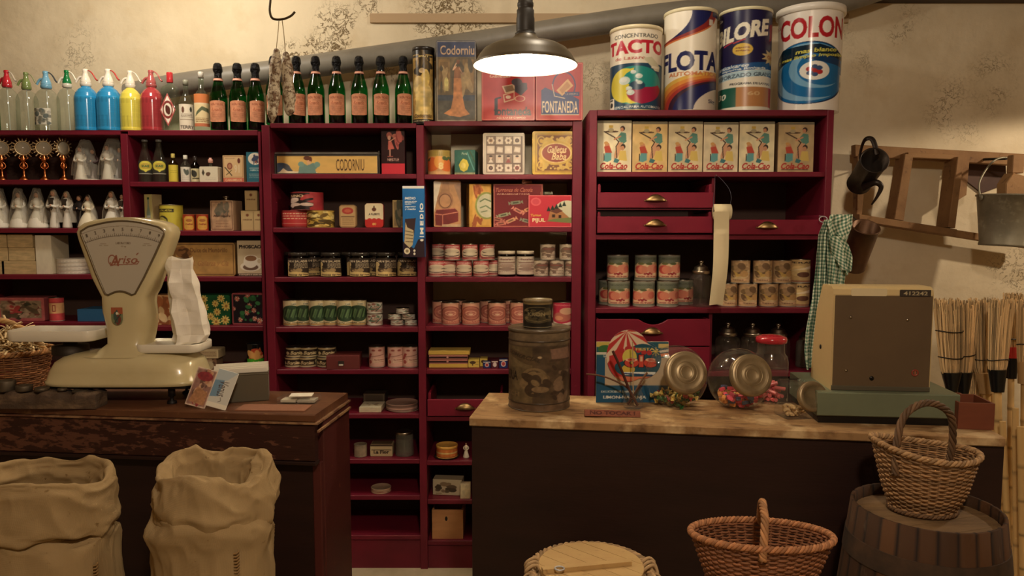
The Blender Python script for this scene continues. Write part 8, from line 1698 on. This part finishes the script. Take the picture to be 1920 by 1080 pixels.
broom(1926, 565, 1922, 680, 1920, 1080, 2.96, 34, 'straw broom at the right edge of the photograph with a straw neck', 6, neck='straw', wn=24, handle_w=14, bands=(.7,))
broom(1830, 692, 1824, 800, 1822, 1080, 3.18, 30, 'shorter straw broom behind the others, low down', 7, neck=None, wn=24, handle_w=10, bands=(.6,))
for i, (x0, y0, x1, y1, w, Y) in enumerate(((1880, 790, 1893, 1080, 11, 2.85), (1904, 765, 1906, 1080, 11, 2.88), (1857, 720, 1868, 1080, 10, 3.1), (1914, 800, 1919, 1080, 13, 2.82))):
    A2 = np.array(W3(x0, y0, Y)); B2 = np.array(W3(x1, y1, Y-.05)); d = B2-A2; B2 = A2+d*((A2[2]-.002)/(-d[2])); n = 90; u = np.linspace(0, 1, n); nd = np.arange(.1+i*.03, 1, .17)
    r_ = WW(w, Y)/2*(1+.1*np.exp(-((u[:, None]-nd)/.008)**2).sum(1)); m = MB(); m.tube(A2+(B2-A2)*u[:, None], r_, (200, 160, 100), sides=14)
    c = np.tile(np.array((206, 164, 98.)), (n, 1))*(1-.35*np.exp(-((u[:, None]-nd-.008)/.006)**2).sum(1))[:, None]; m.c[0] = np.repeat(c, 14, 0)
    tag(m.build('bamboo_cane', M['bamboo']), ['bamboo cane rising in front of the brooms, leftmost of the slanting ones', 'bamboo cane standing under the red-banded broom', 'thin bamboo cane behind the wooden boxes', 'thick bamboo cane at the right edge of the photograph'][i], 'cane', 'bamboo canes among the brooms')
# ================================================================ floor: barrel, baskets, sacks
def stool(x, y, h, r, label, sq=False):
    t = empty('low_stool', (x, y, 0), 0, label, 'stool'); MB().lathe([(1e-4, h-.03), (r, h-.03), (r, h), (1e-4, h)], 32, (70, 48, 34)).build('seat', M['oldwood'], t)
    for k in range(3):
        a_ = 2*pi*k/3+.5; MB().tube([(r*.6*cos(a_), r*.6*sin(a_), h-.03), (r*.85*cos(a_), r*.85*sin(a_), 0)], .015, (70, 48, 34)).build('leg', M['oldwood'], t)
    return t
# barrel
Yba = 1.80
zt_ = ZZ(943, Yba); xba = XX(1728, Yba, zt_); Rt = WW(262, Yba)/2; 
t = empty('wooden_barrel', (xba, Yba-.02, 0), 0, 'dark old wooden barrel at the lower right with a basket on its head', 'barrel')
barm = mat('dark_barrel_wood', .85, (98, 74, 48), attr=True, noise=[(30, (1, 1, .3), .62, .8, (88, 72, 52))], bump=(26, (1, 1, .3), .5, .004))
hoop = mat('rusty_hoop', .75, (56, 44, 33), metal=.2, noise=[(16, (1, 1, 1), .4, .75, (84, 62, 44))])
m = MB(); nst = 26; P = []; H = zt_
prof = [(0, .80), (H*.1, .90), (H*.3, 1.03), (H*.5, 1.10), (H*.7, 1.06), (H*.85, .98), (H, .90), (H, .86), (H-.028, .855)]
Rb = Rt/.90
ns = nst*6; th = np.linspace(0, 2*pi, ns, endpoint=False); groove = np.where((np.arange(ns) % 6) == 0, .987, 1.0)
for z_, q in prof: P.append(np.stack([Rb*q*groove*np.cos(th), Rb*q*groove*np.sin(th), np.full(ns, z_)], 1))
m.grid(np.array(P), (70, 56, 42), wrap=True); sc_ = np.repeat([random.Random(i).uniform(.78, 1.1) for i in range(nst)], 6); sc_[::6] *= .45; m.c[0] = np.tile(np.array((200, 168, 126.))*sc_[:, None], (len(prof), 1)); m.build('staves', barm, t)
m = MB(); 
for k in range(5):
    y0_, y1_ = (-1+2*k/5)*Rb*.855, (-1+2*(k+1)/5)*Rb*.855-.001; pts = []
    q = Rb*.853
    ys_ = np.linspace(y0_, y1_, 9); ys_ = np.clip(ys_, -q, q); xs_ = np.sqrt(np.maximum(0, q*q-ys_**2))
    poly = [(x, y) for x, y in zip(xs_, ys_)]+[(-x, y) for x, y in zip(xs_[::-1], ys_[::-1])]
    V = [(x, y, H-.028) for x, y in poly]+[(x, y, H-.045) for x, y in poly]; n = len(poly); m.add(V, [list(range(n)), list(range(n, 2*n))[::-1]]+[[i, i+n, (i+1) % n+n, (i+1) % n] for i in range(n)], (120, 92, 60), 0, False)
m.xf(Matrix.Rotation(.3, 4, 'Z')); m.build('barrel_head', mat('barrel_head_wood', .7, (122, 96, 64), noise=[(6, (1, 6, 1), .4, .75, (92, 70, 46))], bump=(20, (1, 6, 1), .3, .003)), t)
pr_ = np.array(prof[:7])
for z_, hh in ((H*.885, .05), (H*.70, .045), (H*.28, .045)):
    r_a, r_b = np.interp(z_-hh/2, pr_[:, 0], pr_[:, 1])*Rb+.003, np.interp(z_+hh/2, pr_[:, 0], pr_[:, 1])*Rb+.003
    MB().lathe([(r_a-.004, z_-hh/2), (r_a-.001, z_-hh/2)], 72, smooth=False).lathe([(r_a-.001, z_-hh/2), (r_b-.001, z_+hh/2)], 72).lathe([(r_b-.001, z_+hh/2), (r_b-.004, z_+hh/2)], 72, smooth=False).build('hoop', hoop, t)
# basket on the barrel
zb_ = H-.0278; Ybk = Yba+.02
x_ = XX(1730, Ybk, zb_+.05)
t = empty('handled_basket', (x_, Ybk, zb_+.002), radians(-8), 'brown wicker basket with a tall arched handle standing on the barrel', 'basket'); 
hb = ZZ(850, Ybk)-zb_; rx0, rx1 = WW(112, Ybk)/2, WW(184, Ybk)/2
BR = (158, 118, 76)
def saddle(o, k, c, rise=.0):
    me = o.data
    co = np.zeros(len(me.vertices)*3); me.vertices.foreach_get('co', co); co = co.reshape(-1, 3)
    co[:, 2] += (co[:, 0]*k+c*np.abs(co[:, 0]/rx1)**2)*np.clip(co[:, 2]/hb, 0, 1.5); me.vertices.foreach_set('co', co.ravel()); me.update()
ps = [weave(t, [(.004, 0, 0, rx0, rx0*.8), (hb*.4, .002, 0, rx0+(rx1-rx0)*.5, (rx0+(rx1-rx0)*.5)*.8), (hb, 0, 0, rx1, rx1*.80)], 27, 34, .0027, col=BR, seed=5)]
th = np.linspace(0, 2*pi, 160, endpoint=False); ps.append(braid(t, np.stack([(rx1+.003)*np.cos(th), (rx1+.003)*.80*np.sin(th), np.full(160, hb+.005)], 1), .0046, 3, 22, .0038, 'rim', (166, 128, 84), closed=True))
th2 = np.linspace(0, 2*pi, 80, endpoint=False); ps.append(braid(t, np.stack([(rx0+.003)*np.cos(th2), (rx0+.003)*.80*np.sin(th2), np.full(80, .006)], 1), .004, 3, 16, .004, 'foot_ring', (110, 80, 52), closed=True))
MB().lathe([(1e-4, .004), (rx0, .004), (rx0, .007), (1e-4, .007)], 30, (96, 66, 42), sy=.8).build('basket_bottom', M['wicker'], t)
ha = ZZ(757, Ybk)-zb_; ax_ = rx1*.68
hp = spline([(-ax_-.006, -rx1*.5, hb*.72), (-ax_-.004, -rx1*.42, hb+.02), (-ax_*.80, -rx1*.24, hb+(ha-hb)*.72), (-ax_*.30, -.01, ha-.004), (ax_*.30, .01, ha-.004), (ax_*.85, rx1*.24, hb+(ha-hb)*.70), (ax_+.004, rx1*.42, hb+.02), (ax_+.004, rx1*.5, hb*.72)], 12)
braid(t, hp, .0052, 4, 6, .0044, 'handle', (104, 76, 50))
for o in list(t.children):
    if o.name.split('.')[0] != 'handle': saddle(o, -.10, .012)
rs = random.Random(1)
t_ = MB()
# basket at the bottom
Yb1 = 1.62; z1_ = ZZ(1003, Yb1); x1_ = XX(1427, Yb1, z1_); rx1b, ry1b = WW(262, Yb1)/2, WW(262, Yb1)/2*.52; zb1 = z1_-.125
stool(x1_, Yb1, zb1-.001, .12, 'low wooden stool under the wide flat basket')
t = empty('wide_basket', (x1_, Yb1, zb1), radians(-6), 'wide oval reddish wicker basket with a low hoop handle, at the bottom', 'basket')
RB = (146, 92, 58); hb1 = z1_-zb1-.004
weave(t, [(.004, 0, 0, rx1b*.72, ry1b*.66), (hb1, 0, 0, rx1b, ry1b)], 20, 46, .0029, col=RB, seed=8)
th = np.linspace(0, 2*pi, 220, endpoint=False); braid(t, np.stack([(rx1b+.003)*np.cos(th), (ry1b+.003)*np.sin(th), np.full(220, hb1+.006)], 1), .0048, 3, 32, .0038, 'rim', (176, 116, 72), closed=True)
MB().lathe([(1e-4, .003), (rx1b*.72, .003), (rx1b*.72, .006), (1e-4, .006)], 40, (110, 60, 34), sy=.62).build('basket_bottom', M['wicker'], t)
hz1 = ZZ(948, Yb1)-zb1
hp = spline([(-.015, -ry1b-.004, hb1*.85), (-.012, -ry1b*.98, hb1+.01), (-.004, -ry1b*.6, hb1+(hz1-hb1)*.8), (.0, -ry1b*.15, hz1), (.008, ry1b*.4, hz1-.004), (.014, ry1b*.85, hb1+(hz1-hb1)*.55), (.016, ry1b*.99, hb1)], 12)
braid(t, hp, .0052, 4, 6, .0044, 'handle', (176, 122, 74))
# lidded hamper
Yh1 = 1.78; zh = ZZ(1058, Yh1); xh = XX(1108, Yh1, zh); rh = WW(205, Yh1)/2
t = empty('lidded_hamper', (xh, Yh1, 0), 0, 'tall wicker hamper with a round pale wooden lid, at the bottom middle', 'hamper')
weave(t, [(.004, 0, 0, rh*.85, rh*.85), (zh-.02, 0, 0, rh*1.10, rh*1.10)], 46, 30, .0062, col=(176, 142, 96), seed=4)
th = np.linspace(0, 2*pi, 160, endpoint=False); braid(t, np.stack([rh*1.13*np.cos(th), rh*1.13*np.sin(th), np.full(160, zh-.018)], 1), .007, 3, 18, .0065, 'rim', (170, 136, 92), closed=True)
lidw = mat('pale_lid_wood', .6, (196, 164, 108), noise=[(5, (1, 1, 1), .4, .75, (176, 142, 90)), (24, (1, 6, 1), .62, .75, (140, 108, 66))])
lid = empty('wooden_lid', (0, 0, 0)); lid.parent = t
m = MB(); ang = -.75; q = rh*.99
for k in range(6):
    y0_, y1_ = (-1+2*k/6)*q+.0007, (-1+2*(k+1)/6)*q-.0007; ys_ = np.linspace(y0_, y1_, 9); xs_ = np.sqrt(np.maximum(0, q*q-ys_**2)); poly = [(x, y) for x, y in zip(xs_, ys_)]+[(-x, y) for x, y in zip(xs_[::-1], ys_[::-1])]; n = len(poly)
    V = [(x, y, zh) for x, y in poly]+[(x, y, zh-.012) for x, y in poly]; m.add(V, [list(range(n)), list(range(n, 2*n))[::-1]]+[[i, i+n, (i+1) % n+n, (i+1) % n] for i in range(n)], (200, 170, 110), 0, False)
m.xf(Matrix.Rotation(ang, 4, 'Z')); o = m.build('lid_boards', lidw, lid)
m = MB(); m.box(-rh*.86, rh*.86, -.009, .009, zh+.0005, zh+.011).xf(Matrix.Translation((-.012, -.022, 0)) @ Matrix.Rotation(.20, 4, 'Z')); m.build('lid_batten', lidw, lid)
a_ = np.linspace(0, 2*pi, 24, endpoint=False); MB().tube([(-rh*.62+.011*cos(k), -.052+.011*sin(k), zh+.014) for k in a_], .0022, closed=True).build('ring_pull', M['dullmetal'], lid)
for sx in (-1, 1):
    m = MB(); rs = random.Random(sx+3)
    for k in range(3):
        c_ = np.array([sx*rh*1.10, -.02+.02*k, zh-.012]); th = np.linspace(0, 2*pi, 26, endpoint=False)
        m.tube([(c_[0]+.018*cos(a2)+rs.uniform(-.001, .001), c_[1]+.006*sin(a2*2), c_[2]+.018*sin(a2)) for a2 in th], .0042, (190, 156, 110), sides=7, closed=True)
    m.tube(spline([(sx*rh*1.12, -.02, zh-.02), (sx*rh*1.2, -.03, zh-.01), (sx*rh*1.27, -.03, zh-.018)], 5), .003, (190, 156, 110), sides=6); m.build('rope_knot', M['cloth'], t)
# sacks
M['burlap'] = mat('burlap', .92, (170, 146, 106), spec=.1, noise=[(3, (1, 1, 1), .4, .75, (152, 128, 90)), (40, (1, 1, 1), .66, .74, (120, 94, 58))])
nt = M['burlap'].node_tree; N = nt.nodes; L = nt.links; tc = N['Texture Coordinate']
w1 = N.new('ShaderNodeTexWave'); w1.inputs['Scale'].default_value = 210; w1.bands_direction = 'X'; w1.inputs['Distortion'].default_value = .6; w2 = N.new('ShaderNodeTexWave'); w2.inputs['Scale'].default_value = 210; w2.bands_direction = 'Z'; w2.inputs['Distortion'].default_value = .6
for w_ in (w1, w2): L.new(tc.outputs['Object'], w_.inputs['Vector'])
ad = N.new('ShaderNodeMath'); L.new(w1.outputs['Fac'], ad.inputs[0]); L.new(w2.outputs['Fac'], ad.inputs[1]); bp = N.new('ShaderNodeBump'); bp.inputs['Strength'].default_value = .35; bp.inputs['Distance'].default_value = .0012; L.new(ad.outputs[0], bp.inputs['Height']); L.new(bp.outputs[0], N['Principled BSDF'].inputs['Normal'])
def ridges(th, z, seed, fx, fz):
    """creases: sharp valleys of a smooth noise that repeats round the sack"""
    g = vnoise(64, 65, fx, fz, seed); g[:, -6:] = g[:, -6:]*np.linspace(1, 0, 6)+g[:, :1]*np.linspace(0, 1, 6)
    u = (th % (2*pi))/(2*pi)*64; v = np.clip(z, 0, .999)*63; i0 = np.floor(u).astype(int); k0 = int(v); f = u-i0
    row = g[k0]*(1-(v-k0))+g[min(k0+1, 63)]*(v-k0)
    n = row[i0]*(1-f)+row[np.minimum(i0+1, 64)]*f
    return 1-np.abs(2*n-1)
def sack(x, y, prof, sx, sy, label, seed, wave, seam=None, lobes=.0):
    """prof: list of (radius, z) running up the outside, over the cuff and down inside"""
    t = empty('burlap_sack', (x, y, 0), 0, label, 'sack', 'open burlap sacks')
    pr = spline([(a_, 0, b_) for a_, b_ in prof], 9)[:, [0, 2]]; n = 260; th = np.linspace(0, 2*pi, n, endpoint=False); P = []; N_ = len(pr)
    tang = np.gradient(pr, axis=0); tang /= np.linalg.norm(tang, axis=1)[:, None]; nr, nz = tang[:, 1], -tang[:, 0]
    zt_ = max(b_ for _, b_ in prof)
    for k, (r_, z_) in enumerate(pr):
        u = k/N_; top = np.clip((z_-(zt_-.14))/.12, 0, 1)
        d = .024*(ridges(th, u*1.0, seed, 6, 9)-.6)+.015*(ridges(th+z_*3, u, seed+5, 12, 17)-.6)+.006*(ridges(th, u, seed+9, 26, 34)-.5)
        rr = r_*(1+lobes*top*(np.sin(3*th-.8)+.5*np.sin(5*th+1)))+nr[k]*d
        P.append(np.stack([rr*np.cos(th)*sx, rr*np.sin(th)*sy, z_+nz[k]*d+wave(th)*top], 1))
    MB().grid(np.array(P), (180, 150, 100), wrap=True).build('sack_cloth', M['burlap'], t)
    if seam:
        m = MB()
        for i in range(34):
            z_ = seam[1]+i*.0075; a_ = seam[0]; r_ = np.interp(z_, [p[1] for p in prof[:4]], [p[0] for p in prof[:4]])
            p0 = np.array([(r_+.009)*cos(a_)*sx, (r_+.009)*sin(a_)*sy, z_]); tn = np.array([-sin(a_), cos(a_), 0])
            m.tube([p0-tn*.006, p0+np.array([cos(a_), sin(a_), 0])*.003, p0+tn*.006+np.array([0, 0, .003])], .0022, (150, 116, 70), sides=6)
        m.build('stitched_seam', M['cloth'], t)
    return t
Ysk = 1.72
zr1 = ZZ(894, Ysk); xs1 = XX(76, Ysk, zr1); r1s = WW(122, Ysk)
sack(xs1, Ysk, [(r1s*.80, .0), (r1s*1.08, .08), (r1s*1.16, .30), (r1s*1.12, zr1-.22), (r1s*1.02, zr1-.135), (r1s*.94, zr1-.112), (r1s*1.03, zr1-.118), (r1s*1.075, zr1-.10), (r1s*1.06, zr1-.04), (r1s*1.035, zr1-.006), (r1s*.98, zr1), (r1s*.93, zr1-.02), (r1s*.90, zr1-.07), (r1s*.8, zr1-.16), (r1s*.5, zr1-.2), (.002, zr1-.2)], 1, .72, 'wide open burlap sack with a turned-down cuff, at the lower left corner', 3, lambda th: .010*np.sin(2*th-1.9)+.008*np.sin(3*th-.4), seam=(-.5, .52), lobes=.012)
zr2 = ZZ(878, Ysk); xs2 = XX(396, Ysk, zr2); r2s = WW(100, Ysk)
sack(xs2, Ysk+.01, [(r2s*.82, .0), (r2s*1.08, .08), (r2s*1.14, .30), (r2s*1.13, zr2-.26), (r2s*1.17, zr2-.14), (r2s*1.08, zr2-.10), (r2s*.80, zr2-.092), (r2s*1.0, zr2-.118), (r2s*1.17, zr2-.105), (r2s*1.16, zr2-.06), (r2s*1.04, zr2-.012), (r2s*.93, zr2), (r2s*.80, zr2-.015), (r2s*.70, zr2-.06), (r2s*.55, zr2-.13), (r2s*.4, zr2-.17), (.002, zr2-.17)], 1, .8, 'crumpled burlap sack with a thick rolled rim, in front of the left counter', 11, lambda th: .012*np.sin(th-.2)+.014*np.sin(3*th+.2)+.008*np.cos(2*th-2.6), seam=(-.95, .56), lobes=.06)
# nothing may cut into an upright: nudge goods sideways out of the posts
bpy.context.view_layer.update()
posts = []
for root in (A.root, B.root, C_.root):
    for ch in root.children:
        if ch.name.split('.')[0] in ('upright', 'divider'):
            c = [ch.matrix_world @ Vector(q) for q in ch.bound_box]; posts.append((min(v.x for v in c), max(v.x for v in c), min(v.y for v in c), max(v.y for v in c), min(v.z for v in c), max(v.z for v in c)))
for o in list(COL.objects):
    if o.parent or o.get('kind') or o in (A.root, B.root, C_.root) or o.type not in ('MESH', 'EMPTY') or not o.get('label') or o.get('category') in ('lamp', 'counter', 'cloth', 'pipe') or o.name == 'glue_display_box': continue
    c = [q.matrix_world @ Vector(v) for q in [o]+list(o.children) if q.type == 'MESH' for v in q.bound_box]
    if not c: continue
    x0, x1, y0, y1, z0, z1 = min(v.x for v in c), max(v.x for v in c), min(v.y for v in c), max(v.y for v in c), min(v.z for v in c), max(v.z for v in c)
    for a0, a1, b0, b1, e0, e1 in posts:
        if x0 < a1 and x1 > a0 and y0 < b1 and y1 > b0 and z0 < e1-.002 and z1 > e0:
            s_ = (a0-x1-.001) if (x0+x1) < (a0+a1) else (a1-x0+.001)
            if abs(s_) < .045: o.location.x += s_; x0 += s_; x1 += s_
for o in list(bpy.data.objects):
    if o.users == 0: bpy.data.objects.remove(o)
